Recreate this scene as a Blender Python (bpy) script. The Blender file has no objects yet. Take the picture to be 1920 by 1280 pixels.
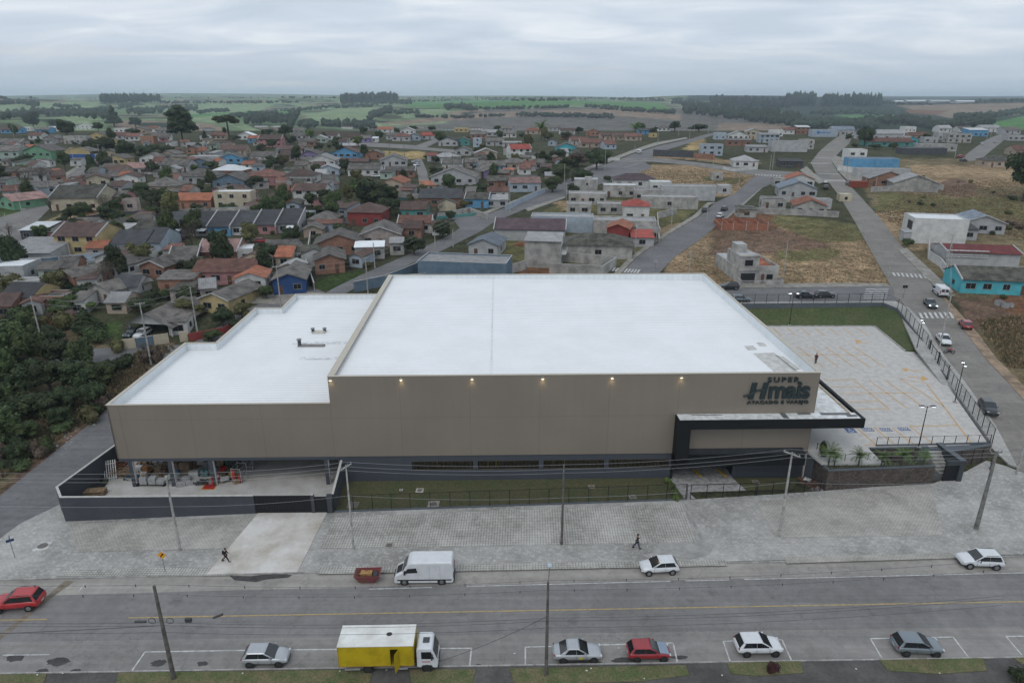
import bpy, bmesh, math, random
import numpy as np
from mathutils import Vector, Matrix
R = math.radians
rnd = random.Random(7)
sc = bpy.context.scene
COL = sc.collection

# ---------------------------------------------------------------- camera, sky, sun, exposure
CAM_H, PITCH, F = 46.0, R(19.69), 1280.0
cam_d = bpy.data.cameras.new('camera'); cam = bpy.data.objects.new('camera', cam_d); COL.objects.link(cam)
cam.location = (0, 0, CAM_H); cam.rotation_euler = (R(90) - PITCH, 0, 0)
cam_d.lens = 24; cam_d.sensor_width = 36; cam_d.clip_end = 30000; cam_d.clip_start = 0.5
sc.camera = cam
SUN_EL, SUN_AZ = R(52), R(200)
world = bpy.data.worlds.new('World'); sc.world = world; world.use_nodes = True
nt = world.node_tree; nt.nodes.clear()
def N(t, ty, **kw):
    n = t.nodes.new(ty)
    for k, v in kw.items():
        if k in n.inputs.keys(): n.inputs[k].default_value = v
        else: setattr(n, k, v)
    return n
out = N(nt, 'ShaderNodeOutputWorld'); bg = N(nt, 'ShaderNodeBackground'); bg.inputs['Strength'].default_value = 0.1
sky = N(nt, 'ShaderNodeTexSky'); sky.sky_type = 'NISHITA'; sky.sun_disc = False
sky.sun_elevation = SUN_EL; sky.sun_rotation = SUN_AZ; sky.dust_density = 3
tc = N(nt, 'ShaderNodeTexCoord'); sep = N(nt, 'ShaderNodeSeparateXYZ')
nt.links.new(tc.outputs['Generated'], sep.inputs[0])
# flat cloud sheet: project the view direction on a high plane so that the streaks flatten towards the horizon
mz = N(nt, 'ShaderNodeMath', operation='MAXIMUM'); nt.links.new(sep.outputs['Z'], mz.inputs[0]); mz.inputs[1].default_value = 0.0
ad = N(nt, 'ShaderNodeMath', operation='ADD'); nt.links.new(mz.outputs[0], ad.inputs[0]); ad.inputs[1].default_value = 0.13
dv = N(nt, 'ShaderNodeVectorMath', operation='DIVIDE'); cb = N(nt, 'ShaderNodeCombineXYZ')
for i in range(3): nt.links.new(ad.outputs[0], cb.inputs[i])
nt.links.new(tc.outputs['Generated'], dv.inputs[0]); nt.links.new(cb.outputs[0], dv.inputs[1])
mp = N(nt, 'ShaderNodeMapping'); mp.inputs['Scale'].default_value = (0.75, 1.15, 0.0); nt.links.new(dv.outputs[0], mp.inputs[0])
nz = N(nt, 'ShaderNodeTexNoise'); nz.inputs['Scale'].default_value = 1.5; nz.inputs['Detail'].default_value = 6; nz.inputs['Roughness'].default_value = .52
nz.inputs['Distortion'].default_value = .6
nt.links.new(mp.outputs[0], nz.inputs['Vector'])
cr = N(nt, 'ShaderNodeValToRGB'); nt.links.new(nz.outputs['Fac'], cr.inputs[0])
e = cr.color_ramp.elements; e[0].position = .33; e[0].color = (5.7, 6.5, 7.5, 1); e[1].position = .68; e[1].color = (8.2, 8.65, 9.2, 1)
m = cr.color_ramp.elements.new(.5); m.color = (6.6, 7.35, 8.3, 1)
hr = N(nt, 'ShaderNodeValToRGB'); nt.links.new(sep.outputs['Z'], hr.inputs[0])
e = hr.color_ramp.elements; e[0].position = 0.0; e[0].color = (1, 1, 1, 1); e[1].position = .075; e[1].color = (0, 0, 0, 1)
mh = N(nt, 'ShaderNodeMixRGB'); nt.links.new(hr.outputs[0], mh.inputs[0]); nt.links.new(cr.outputs[0], mh.inputs[1]); mh.inputs[2].default_value = (4.5, 5.35, 6.25, 1)
# a few thin warm streaks low over the horizon
mp2 = N(nt, 'ShaderNodeMapping'); mp2.inputs['Scale'].default_value = (2.6, 2.6, 46.0); nt.links.new(tc.outputs['Generated'], mp2.inputs[0])
n2 = N(nt, 'ShaderNodeTexNoise'); n2.inputs['Scale'].default_value = 1.0; n2.inputs['Detail'].default_value = 3; nt.links.new(mp2.outputs[0], n2.inputs['Vector'])
c2 = N(nt, 'ShaderNodeValToRGB'); nt.links.new(n2.outputs['Fac'], c2.inputs[0])
c2.color_ramp.elements[0].position = .59; c2.color_ramp.elements[0].color = (0, 0, 0, 1); c2.color_ramp.elements[1].position = .72; c2.color_ramp.elements[1].color = (.8, .8, .8, 1)
b2 = N(nt, 'ShaderNodeValToRGB'); nt.links.new(sep.outputs['Z'], b2.inputs[0])
for k, (p, c) in enumerate([(0.012, 0), (.022, 1), (.035, .7), (.06, 0)]):
    el = b2.color_ramp.elements[k] if k < 2 else b2.color_ramp.elements.new(p)
    el.position = p; el.color = (c, c, c, 1)
mm = N(nt, 'ShaderNodeMath', operation='MULTIPLY'); nt.links.new(c2.outputs[0], mm.inputs[0]); nt.links.new(b2.outputs[0], mm.inputs[1])
ms = N(nt, 'ShaderNodeMixRGB'); nt.links.new(mm.outputs[0], ms.inputs[0]); nt.links.new(mh.outputs[0], ms.inputs[1]); ms.inputs[2].default_value = (7.6, 7.2, 6.9, 1)
mx = N(nt, 'ShaderNodeMixRGB'); mx.inputs[0].default_value = .94; nt.links.new(sky.outputs[0], mx.inputs[1]); nt.links.new(ms.outputs[0], mx.inputs[2])
nt.links.new(mx.outputs[0], bg.inputs['Color']); nt.links.new(bg.outputs[0], out.inputs[0])
sun_d = bpy.data.lights.new('sun', 'SUN'); sun = bpy.data.objects.new('sun', sun_d); COL.objects.link(sun)
sun_d.energy = 0.7; sun_d.angle = R(25); sun_d.color = (1, .96, .9)
sun.rotation_euler = Vector((-math.sin(SUN_AZ) * math.cos(SUN_EL), -math.cos(SUN_AZ) * math.cos(SUN_EL), -math.sin(SUN_EL))).to_track_quat('-Z', 'Y').to_euler()
sc.view_settings.view_transform = 'Standard'; sc.view_settings.look = 'None'; sc.view_settings.exposure = 0.06; sc.view_settings.gamma = 1
sc.cycles.max_bounces = 5; sc.cycles.diffuse_bounces = 3; sc.cycles.volume_bounces = 1

# ---------------------------------------------------------------- materials
MATS = {}
def newmat(name):
    m = bpy.data.materials.new(name); m.use_nodes = True; return m, m.node_tree, m.node_tree.nodes['Principled BSDF']
def M(name, col=(.5, .5, .5), rough=.8, var=.18, scale=1.5, bump=0, metal=0, col2=None, wave=None, wamt=.25, wsc=6, coord='Object', fine=0, rand=0, spec=None, emit=None):
    """noise-weathered colour; wave = 'X'/'Y'/'Z' adds corrugation lines across that axis"""
    if name in MATS: return MATS[name]
    m, t, p = newmat(name); L = t.links
    if coord == 'World': vec = N(t, 'ShaderNodeNewGeometry').outputs['Position']
    else: vec = N(t, 'ShaderNodeTexCoord').outputs[coord]
    oi = N(t, 'ShaderNodeObjectInfo')
    off = N(t, 'ShaderNodeVectorMath', operation='ADD'); L.new(vec, off.inputs[0])
    if coord != 'World': 
        s_ = N(t, 'ShaderNodeMath', operation='MULTIPLY'); s_.inputs[1].default_value = 57; L.new(oi.outputs['Random'], s_.inputs[0]); L.new(s_.outputs[0], off.inputs[1])
    nz = N(t, 'ShaderNodeTexNoise', Scale=scale, Detail=5, Roughness=.6); L.new(off.outputs[0], nz.inputs['Vector'])
    c2 = col2 or tuple(max(0, c * (1 - 2 * var)) for c in col)
    rp = N(t, 'ShaderNodeValToRGB'); L.new(nz.outputs['Fac'], rp.inputs[0])
    rp.color_ramp.elements[0].position = .36; rp.color_ramp.elements[0].color = (*c2, 1)
    rp.color_ramp.elements[1].position = .62; rp.color_ramp.elements[1].color = (*col, 1)
    cur = rp.outputs[0]
    if fine:
        nf = N(t, 'ShaderNodeTexNoise', Scale=scale * 9, Detail=4, Roughness=.7); L.new(off.outputs[0], nf.inputs['Vector'])
        rf = N(t, 'ShaderNodeValToRGB'); L.new(nf.outputs['Fac'], rf.inputs[0])
        rf.color_ramp.elements[0].position = .35; rf.color_ramp.elements[0].color = (1 - fine,) * 3 + (1,)
        rf.color_ramp.elements[1].position = .65; rf.color_ramp.elements[1].color = (1 + fine,) * 3 + (1,)
        mu = N(t, 'ShaderNodeMixRGB', blend_type='MULTIPLY'); mu.inputs[0].default_value = 1; L.new(cur, mu.inputs[1]); L.new(rf.outputs[0], mu.inputs[2]); cur = mu.outputs[0]
    hgt = nz.outputs['Fac']
    if wave:
        sp = N(t, 'ShaderNodeSeparateXYZ'); L.new(vec, sp.inputs[0])
        a = N(t, 'ShaderNodeMath', operation='MULTIPLY'); L.new(sp.outputs[wave], a.inputs[0]); a.inputs[1].default_value = wsc
        b = N(t, 'ShaderNodeMath', operation='SINE'); L.new(a.outputs[0], b.inputs[0])
        c = N(t, 'ShaderNodeMath', operation='MULTIPLY_ADD'); L.new(b.outputs[0], c.inputs[0]); c.inputs[1].default_value = .5; c.inputs[2].default_value = .5
        d = N(t, 'ShaderNodeMapRange'); L.new(c.outputs[0], d.inputs[0]); d.inputs[1].default_value = 0; d.inputs[2].default_value = .5; d.inputs[3].default_value = 1 - wamt; d.inputs[4].default_value = 1
        mu = N(t, 'ShaderNodeMixRGB', blend_type='MULTIPLY'); mu.inputs[0].default_value = 1; L.new(cur, mu.inputs[1]); L.new(d.outputs[0], mu.inputs[2]); cur = mu.outputs[0]
        hgt = c.outputs[0]
    if rand:
        hs = N(t, 'ShaderNodeHueSaturation'); mr = N(t, 'ShaderNodeMapRange'); L.new(oi.outputs['Random'], mr.inputs[0]); mr.inputs[3].default_value = 1 - rand; mr.inputs[4].default_value = 1 + rand
        L.new(mr.outputs[0], hs.inputs['Value']); L.new(cur, hs.inputs['Color']); cur = hs.outputs[0]
    L.new(cur, p.inputs['Base Color']); p.inputs['Roughness'].default_value = rough; p.inputs['Metallic'].default_value = metal
    if spec is not None: p.inputs['Specular IOR Level'].default_value = spec
    if bump:
        bp = N(t, 'ShaderNodeBump', Strength=bump, Distance=.06); L.new(hgt, bp.inputs['Height']); L.new(bp.outputs[0], p.inputs['Normal'])
    if emit: p.inputs['Emission Color'].default_value = (*emit[0], 1); p.inputs['Emission Strength'].default_value = emit[1]
    MATS[name] = m; return m
def plain(name, col, rough=.5, metal=0, **k): return M(name, col, rough, var=.04, metal=metal, **k)
def brickmat(name, c1, c2, mortar, bw=.4, bh=.2, ms=.02, off=.5, big=None, coord='World', scale=.5, bigscale=.12, var2=.35, rot=0, axis='XY'):
    if name in MATS: return MATS[name]
    m, t, p = newmat(name); L = t.links
    vec = N(t, 'ShaderNodeNewGeometry').outputs['Position'] if coord == 'World' else N(t, 'ShaderNodeTexCoord').outputs['Object']
    mp = N(t, 'ShaderNodeMapping'); L.new(vec, mp.inputs[0]); mp.inputs['Rotation'].default_value = (R(90) if axis == 'XZ' else 0, 0, rot)
    b = N(t, 'ShaderNodeTexBrick'); b.offset = off; L.new(mp.outputs[0], b.inputs['Vector'])
    b.inputs['Color1'].default_value = (*c1, 1); b.inputs['Color2'].default_value = (*c2, 1); b.inputs['Mortar'].default_value = (*mortar, 1)
    b.inputs['Scale'].default_value = 1; b.inputs['Mortar Size'].default_value = ms; b.inputs['Brick Width'].default_value = bw; b.inputs['Row Height'].default_value = bh
    nz = N(t, 'ShaderNodeTexNoise', Scale=bigscale, Detail=7, Roughness=.68); L.new(vec, nz.inputs['Vector'])
    rp = N(t, 'ShaderNodeValToRGB'); L.new(nz.outputs['Fac'], rp.inputs[0])
    rp.color_ramp.elements[0].position = .38; rp.color_ramp.elements[0].color = (1 - var2, 1 - var2, 1 - var2 * 1.08, 1)
    rp.color_ramp.elements[1].position = .66; rp.color_ramp.elements[1].color = (1.12, 1.12, 1.1, 1)
    mu = N(t, 'ShaderNodeMixRGB', blend_type='MULTIPLY'); mu.inputs[0].default_value = 1; L.new(b.outputs[0], mu.inputs[1]); L.new(rp.outputs[0], mu.inputs[2])
    n3 = N(t, 'ShaderNodeTexNoise', Scale=2.2, Detail=6, Roughness=.75); L.new(vec, n3.inputs['Vector'])
    r3 = N(t, 'ShaderNodeValToRGB'); L.new(n3.outputs['Fac'], r3.inputs[0]); r3.color_ramp.elements[0].position = .5; r3.color_ramp.elements[1].position = .66
    r3.color_ramp.elements[0].color = (0, 0, 0, 1); r3.color_ramp.elements[1].color = (.6, .6, .6, 1)
    mu2 = N(t, 'ShaderNodeMixRGB'); L.new(r3.outputs[0], mu2.inputs[0]); L.new(mu.outputs[0], mu2.inputs[1]); mu2.inputs[2].default_value = (*(big or c1), 1)
    L.new(mu2.outputs[0], p.inputs['Base Color']); p.inputs['Roughness'].default_value = .9
    MATS[name] = m; return m

# ---------------------------------------------------------------- mesh builder and tagging
class MB:
    def __init__(s): s.v = []; s.f = []; s.m = []; s.mi = 0; s.T = None
    def add(s, vs, fs, mi=None):
        n = len(s.v)
        if s.T is not None: vs = [tuple(s.T @ Vector(p)) for p in vs]
        s.v += [tuple(p) for p in vs]; s.f += [tuple(i + n for i in f) for f in fs]; s.m += [s.mi if mi is None else mi] * len(fs)
        return s
    def box(s, x0, x1, y0, y1, z0, z1, mi=None):
        return s.add([(x0,y0,z0),(x1,y0,z0),(x1,y1,z0),(x0,y1,z0),(x0,y0,z1),(x1,y0,z1),(x1,y1,z1),(x0,y1,z1)],
              [(0,3,2,1),(4,5,6,7),(0,1,5,4),(1,2,6,5),(2,3,7,6),(3,0,4,7)], mi)
    def obox(s, c, sx, sy, sz, rz=0, mi=None):      # box by base centre, size, yaw
        co, si = math.cos(rz), math.sin(rz); P = []
        for dz in (0, sz):
            for a, b in ((-.5,-.5),(.5,-.5),(.5,.5),(-.5,.5)):
                x, y = a * sx, b * sy; P.append((c[0] + x * co - y * si, c[1] + x * si + y * co, c[2] + dz))
        return s.add(P, [(0,3,2,1),(4,5,6,7),(0,1,5,4),(1,2,6,5),(2,3,7,6),(3,0,4,7)], mi)
    def prism(s, poly, z0, z1, mi=None):
        n = len(poly); a = sum(poly[i][0] * poly[(i+1) % n][1] - poly[(i+1) % n][0] * poly[i][1] for i in range(n))
        if a < 0: poly = poly[::-1]
        zf0 = z0 if callable(z0) else (lambda x, y: z0); zf1 = z1 if callable(z1) else (lambda x, y: z1)
        V = [(x, y, zf0(x, y)) for x, y in poly] + [(x, y, zf1(x, y)) for x, y in poly]
        return s.add(V, [tuple(range(n))[::-1], tuple(range(n, 2*n))] + [(i, (i+1) % n, n + (i+1) % n, n + i) for i in range(n)], mi)
    def xprof(s, prof, y0, y1, mi=None):            # side profile in xz, extruded along y
        n = len(prof); a = sum(prof[i][0] * prof[(i+1) % n][1] - prof[(i+1) % n][0] * prof[i][1] for i in range(n))
        if a < 0: prof = prof[::-1]
        V = [(x, y0, z) for x, z in prof] + [(x, y1, z) for x, z in prof]
        return s.add(V, [tuple(range(n)), tuple(range(n, 2*n))[::-1]] + [(i, n + i, n + (i+1) % n, (i+1) % n) for i in range(n)], mi)
    def slab(s, q, th=.12, mi=None):                # sloping slab, q = 4 points of its top
        V = list(q) + [(p[0], p[1], p[2] - th) for p in q]
        return s.add(V, [(0,1,2,3),(7,6,5,4),(0,4,5,1),(1,5,6,2),(2,6,7,3),(3,7,4,0)], mi)
    def tube(s, p0, p1, r0, r1=None, n=8, mi=None, caps=True):
        r1 = r0 if r1 is None else r1; p0, p1 = Vector(p0), Vector(p1); d = (p1 - p0)
        if d.length < 1e-6: return s
        d.normalize(); a = d.orthogonal().normalized(); b = d.cross(a); V = []
        for p, r in ((p0, r0), (p1, r1)):
            for i in range(n):
                t = 2 * math.pi * i / n; V.append(p + a * (r * math.cos(t)) + b * (r * math.sin(t)))
        F = [(i, (i+1) % n, n + (i+1) % n, n + i) for i in range(n)]
        if caps: F += [tuple(range(n))[::-1], tuple(range(n, 2*n))]
        return s.add(V, F, mi)
    def path(s, pts, r, n=4, mi=None):
        for a, b in zip(pts, pts[1:]): s.tube(a, b, r, r, n, mi, False)
        return s
    def blob(s, c, r, mi=None, jit=.15, seed=0, sub=1):
        q = random.Random(seed); bm = bmesh.new(); bmesh.ops.create_icosphere(bm, subdivisions=sub, radius=1)
        r = r if hasattr(r, '__len__') else (r, r, r)
        V = []
        for v in bm.verts:
            k = 1 + q.uniform(-jit, jit); V.append((c[0] + v.co.x * r[0] * k, c[1] + v.co.y * r[1] * k, c[2] + v.co.z * r[2] * k))
        F = [tuple(v.index for v in f.verts) for f in bm.faces]; bm.free()
        return s.add(V, F, mi)
    def mesh(s, name, mats, smooth=False):
        me = bpy.data.meshes.new(name); me.from_pydata(s.v, [], s.f)
        for m in (mats if isinstance(mats, (list, tuple)) else [mats]): me.materials.append(m)
        if any(s.m): me.polygons.foreach_set('material_index', s.m)
        if smooth: me.polygons.foreach_set('use_smooth', [True] * len(s.f))
        me.update(); return me
    def build(s, name, mats, parent=None, smooth=False, bevel=0):
        o = bpy.data.objects.new(name, s.mesh(name, mats, smooth)); COL.objects.link(o)
        if parent is not None: o.parent = parent
        if bevel:
            b = o.modifiers.new('bevel', 'BEVEL'); b.width = bevel; b.segments = 2; b.limit_method = 'ANGLE'; b.angle_limit = R(35)
        return o
def tag(o, label=None, cat=None, group=None, kind=None):
    if label: o['label'] = label
    if cat: o['category'] = cat
    if group: o['group'] = group
    if kind: o['kind'] = kind
    return o
def empty(name, loc=(0, 0, 0), rz=0, label=None, cat=None, group=None, kind=None):
    o = bpy.data.objects.new(name, None); COL.objects.link(o); o.location = loc; o.rotation_euler = (0, 0, rz); o.empty_display_size = .3
    return tag(o, label, cat, group, kind)
KIDS = {}
def copy_tree(o, parent=None):
    c = o.copy(); COL.objects.link(c); c.parent = parent
    for ch in list(o.children): copy_tree(ch, c)
    return c

# ---------------------------------------------------------------- terrain and the pixel -> world helpers
CY = [-400, 95, 126, 150, 200, 300, 420, 560, 640, 800, 1100, 1500, 2000, 2600, 3500, 5000, 9500]
CZ = [0, 0, 2.2, 5.6, 8.5, 12.5, 16, 18, 17.5, 6, -16, -12, 6, 20, 29, 36, 43]
RY = [-400, 66, 75, 100, 140, 200, 300, 420, 560, 640, 800, 1100, 1500, 2000, 2600, 3500, 5000, 9500]
RZ = [0, 0, 1.0, 3.7, 6.4, 8.5, 12.5, 16, 18, 17.5, 6, -14, -8, 10, 24, 31, 36, 43]
def H(x, y):
    a = np.interp(y, CY, CZ); b = np.interp(y, RY, RZ)
    s = np.clip((np.asarray(x) - 20) / 25, 0, 1); z = a * (1 - s) + b * s
    k = np.clip((np.asarray(y) - 750) / 500, 0, 1) * np.clip((7000 - np.asarray(y)) / 3000, 0, 1)
    z = z + k * (18 * np.sin(x / 330 + 1.3) * np.cos(y / 410 + .4) + 2.5 * np.sin(x / 140 - y / 230) + 6 * np.sin(x / 900 + y / 600))
    k2 = np.clip((np.asarray(y) - 5200) / 2600, 0, 1)
    z = z + k2 * (14 + 20 * np.sin(x / 1900 + 3.3) + 9 * np.sin(x / 640 + 1))
    return z
def ray(px, py):
    u, v = px - 960, py - 640
    return np.array([u, F * math.cos(PITCH) - v * math.sin(PITCH), -F * math.sin(PITCH) - v * math.cos(PITCH)])
def P(px, py, z=0.0):                               # where the sight line meets the level z
    d = ray(px, py); t = (z - CAM_H) / d[2]; return (d[0] * t, d[1] * t, z)
_Y = np.concatenate([np.arange(20, 400, 1.5), np.geomspace(400, 9400, 500)])
def G(px, py):                                      # where it meets the ground
    d = ray(px, py); t = _Y / d[1]; X = d[0] * t; Z = CAM_H + d[2] * t; hh = H(X, _Y)
    i = np.nonzero(Z < hh)[0]
    if len(i) == 0: y = 9000.; return (d[0] * y / d[1], y, float(H(d[0] * y / d[1], y)))
    i = i[0]; lo, hi = _Y[max(0, i - 1)], _Y[i]
    for _ in range(22):
        y = (lo + hi) / 2; x = d[0] * y / d[1]
        if CAM_H + d[2] * y / d[1] < H(x, y): hi = y
        else: lo = y
    return (float(x), float(y), float(H(x, y)))
def depth(p): return p[1] * math.cos(PITCH) + (CAM_H - p[2]) * math.sin(PITCH)
def mpp(p): return depth(p) / F                     # metres per photo pixel at a point
def proj(p):
    d = depth(p); up = -p[1] * math.sin(PITCH) * -1
    yc = (CAM_H - p[2]) * math.cos(PITCH) - p[1] * math.sin(PITCH)
    return 960 + F * p[0] / d, 640 + F * yc / d
def inpoly(x, y, poly):
    x = np.asarray(x); y = np.asarray(y); r = np.zeros(x.shape, bool); n = len(poly)
    for i in range(n):
        (x1, y1), (x2, y2) = poly[i], poly[(i + 1) % n]
        if y1 == y2: continue
        c = ((y1 > y) != (y2 > y)) & (x < (x2 - x1) * (y - y1) / (y2 - y1) + x1); r ^= c
    return r

# building frame (u to the right along the front, w to the back)
BO, BA = (-22.1, 75.5), R(1.2)
def B(u, w, z=0.0): return (BO[0] + u * math.cos(BA) - w * math.sin(BA), BO[1] + u * math.sin(BA) + w * math.cos(BA), z)

# property line and lot outlines in world metres
FL = [(-53.2, 69.2), (-51.2, 66.9), (-30.0, 68.5), (-21.5, 68.6), (21.0, 71.3), (38.3, 72.5)]
LOT = [(37.9, 72.6), (52.0, 73.6), (52.4, 77.5), (61.5, 78.4), (73.5, 114.5), (66.5, 116.5), (61.6, 127), (36.6, 127), (37.6, 76.7)]
PIT = [(-51.5, 72), (-49, 68.6), (50, 75.5), (61, 80.2), (71.8, 112), (75.4, 129.6), (74.2, 132.2), (35, 132.2), (35, 124), (-18, 123), (-38, 123), (-51.5, 98)]

# ground sheet reaching the horizon, with the land cover as a colour attribute
COV = {'garden': (.060, .062, .036), 'dry': (.30, .215, .13), 'dirt': (.17, .11, .08), 'green': (.055, .085, .028), 'earth': (.17, .085, .05),
       'soil': (.13, .115, .095), 'olive': (.14, .13, .06), 'yellow': (.34, .25, .12), 'fgreen': (.085, .19, .06), 'fpale': (.20, .26, .14), 'fbrown': (.22, .165, .12),
       'fgrey': (.125, .115, .10), 'forest': (.028, .042, .026), 'fmid': (.13, .18, .09), 'scrub': (.17, .135, .08), 'fstraw': (.24, .19, .125)}
COVER = [  # cover, polygon in photo pixels
 ('scrub', [(1590,300),(2200,290),(2300,760),(1935,740),(1890,720),(1790,560),(1700,480),(1640,390)]),
 ('dry', [(1600,400),(1700,395),(1800,420),(1760,460),(1720,470),(1650,440)]), ('dry', [(1700,310),(1900,310),(1960,350),(1850,350),(1720,345)]),
 ('dirt', [(1735,345),(1800,335),(1840,350),(1820,375),(1760,360)]), ('olive', [(1650,360),(1760,370),(1920,370),(1920,410),(1760,400),(1640,395)]),
 ('dirt', [(1790,560),(1920,560),(1990,620),(1900,620),(1820,620)]), ('earth', [(1850,560),(1920,540),(1990,560),(1920,600)]),
 ('dry', [(1260,480),(1350,415),(1450,400),(1610,430),(1680,530),(1440,545),(1300,545),(1240,515)]),
 ('earth', [(1330,405),(1452,398),(1462,440),(1345,446)]), ('dirt', [(1340,430),(1440,425),(1540,440),(1560,470),(1470,480),(1330,475)]), ('olive', [(1450,400),(1600,420),(1625,450),(1540,455),(1450,420)]),
 ('olive', [(1460,470),(1560,465),(1580,480),(1500,492),(1455,485)]),
 ('dry', [(1180,310),(1300,308),(1440,330),(1400,360),(1340,370),(1230,345),(1180,325)]), ('olive', [(1310,330),(1400,335),(1380,345),(1320,340)]),
 ('dry', [(1190,295),(1240,278),(1360,300),(1420,300),(1420,315),(1300,300)]), ('yellow', [(1300,262),(1320,258),(1320,280),(1280,282)]),
 ('olive', [(1040,385),(1250,360),(1330,380),(1240,440),(1160,500),(960,510),(880,460),(930,440)]), ('dry', [(1030,380),(1085,375),(1110,390),(1060,395)]),
 ('earth', [(975,500),(1060,500),(1060,520),(970,520)]), ('dry', [(1215,440),(1260,420),(1300,415),(1240,460)]),
 ('yellow', [(690,283),(800,285),(800,297),(760,300),(705,292)]), ('dry', [(70,425),(110,402),(310,390),(312,412),(150,425),(70,440)]), ('green', [(90,414),(300,395),(300,402),(110,425)]),
 ('green', [(0,390),(40,372),(60,385),(0,412)]), ('green', [(115,625),(230,600),(230,660),(120,650)]), ('green', [(580,545),(600,520),(690,505),(640,545)]),
 ('dirt', [(0,880),(180,760),(240,690),(300,650),(330,640),(260,750),(80,890),(-60,1000)]), ('scrub', [(-200,1000),(-100,640),(150,600),(220,660),(200,740),(100,840),(0,920)]),
 ('green', [(330,640),(420,620),(480,600),(440,640),(380,650)]),
]
FIELDS = [
 ('fgrey', [(560,250),(830,232),(920,205),(1250,200),(1420,225),(1500,240),(1240,262),(800,262)]), ('fbrown', [(700,232),(900,212),(1060,206),(1200,204),(1280,214),(1280,226),(1100,214),(900,222),(760,234)]),
 ('fgreen', [(745,190),(830,187),(960,187),(1110,190),(1235,192),(1270,213),(1200,207),(1080,196),(1000,203),(870,205),(760,200)]),
 ('fpale', [(570,216),(640,204),(730,202),(700,225),(580,230)]), ('fpale', [(735,210),(830,204),(850,210),(760,222)]), ('fmid', [(400,218),(570,205),(560,232),(440,236)]),
 ('fpale', [(300,200),(420,194),(520,193),(480,212),(350,214)]), ('fmid', [(150,208),(260,200),(290,208),(180,222)]), ('fpale', [(0,196),(190,190),(180,205),(0,212)]),
 ('fgreen', [(340,216),(480,208),(600,204),(560,210),(380,228)]), ('fpale', [(340,222),(420,216),(400,232)]),
 ('fgreen', [(1560,216),(1680,214),(1700,226),(1600,222)]), ('fgreen', [(1820,238),(1940,214),(2100,210),(2100,240),(1850,245)]), ('fbrown', [(1680,198),(1960,192),(1960,214),(1780,222)]), ('earth', [(1700,206),(1780,207),(1760,216),(1700,213)]),
 ('fgreen', [(1440,212),(1460,208),(1480,213)]), ('fbrown', [(1350,232),(1480,232),(1500,245),(1340,245)]), ('fpale', [(1270,196),(1290,190),(1400,190),(1380,196)]),
]
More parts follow.
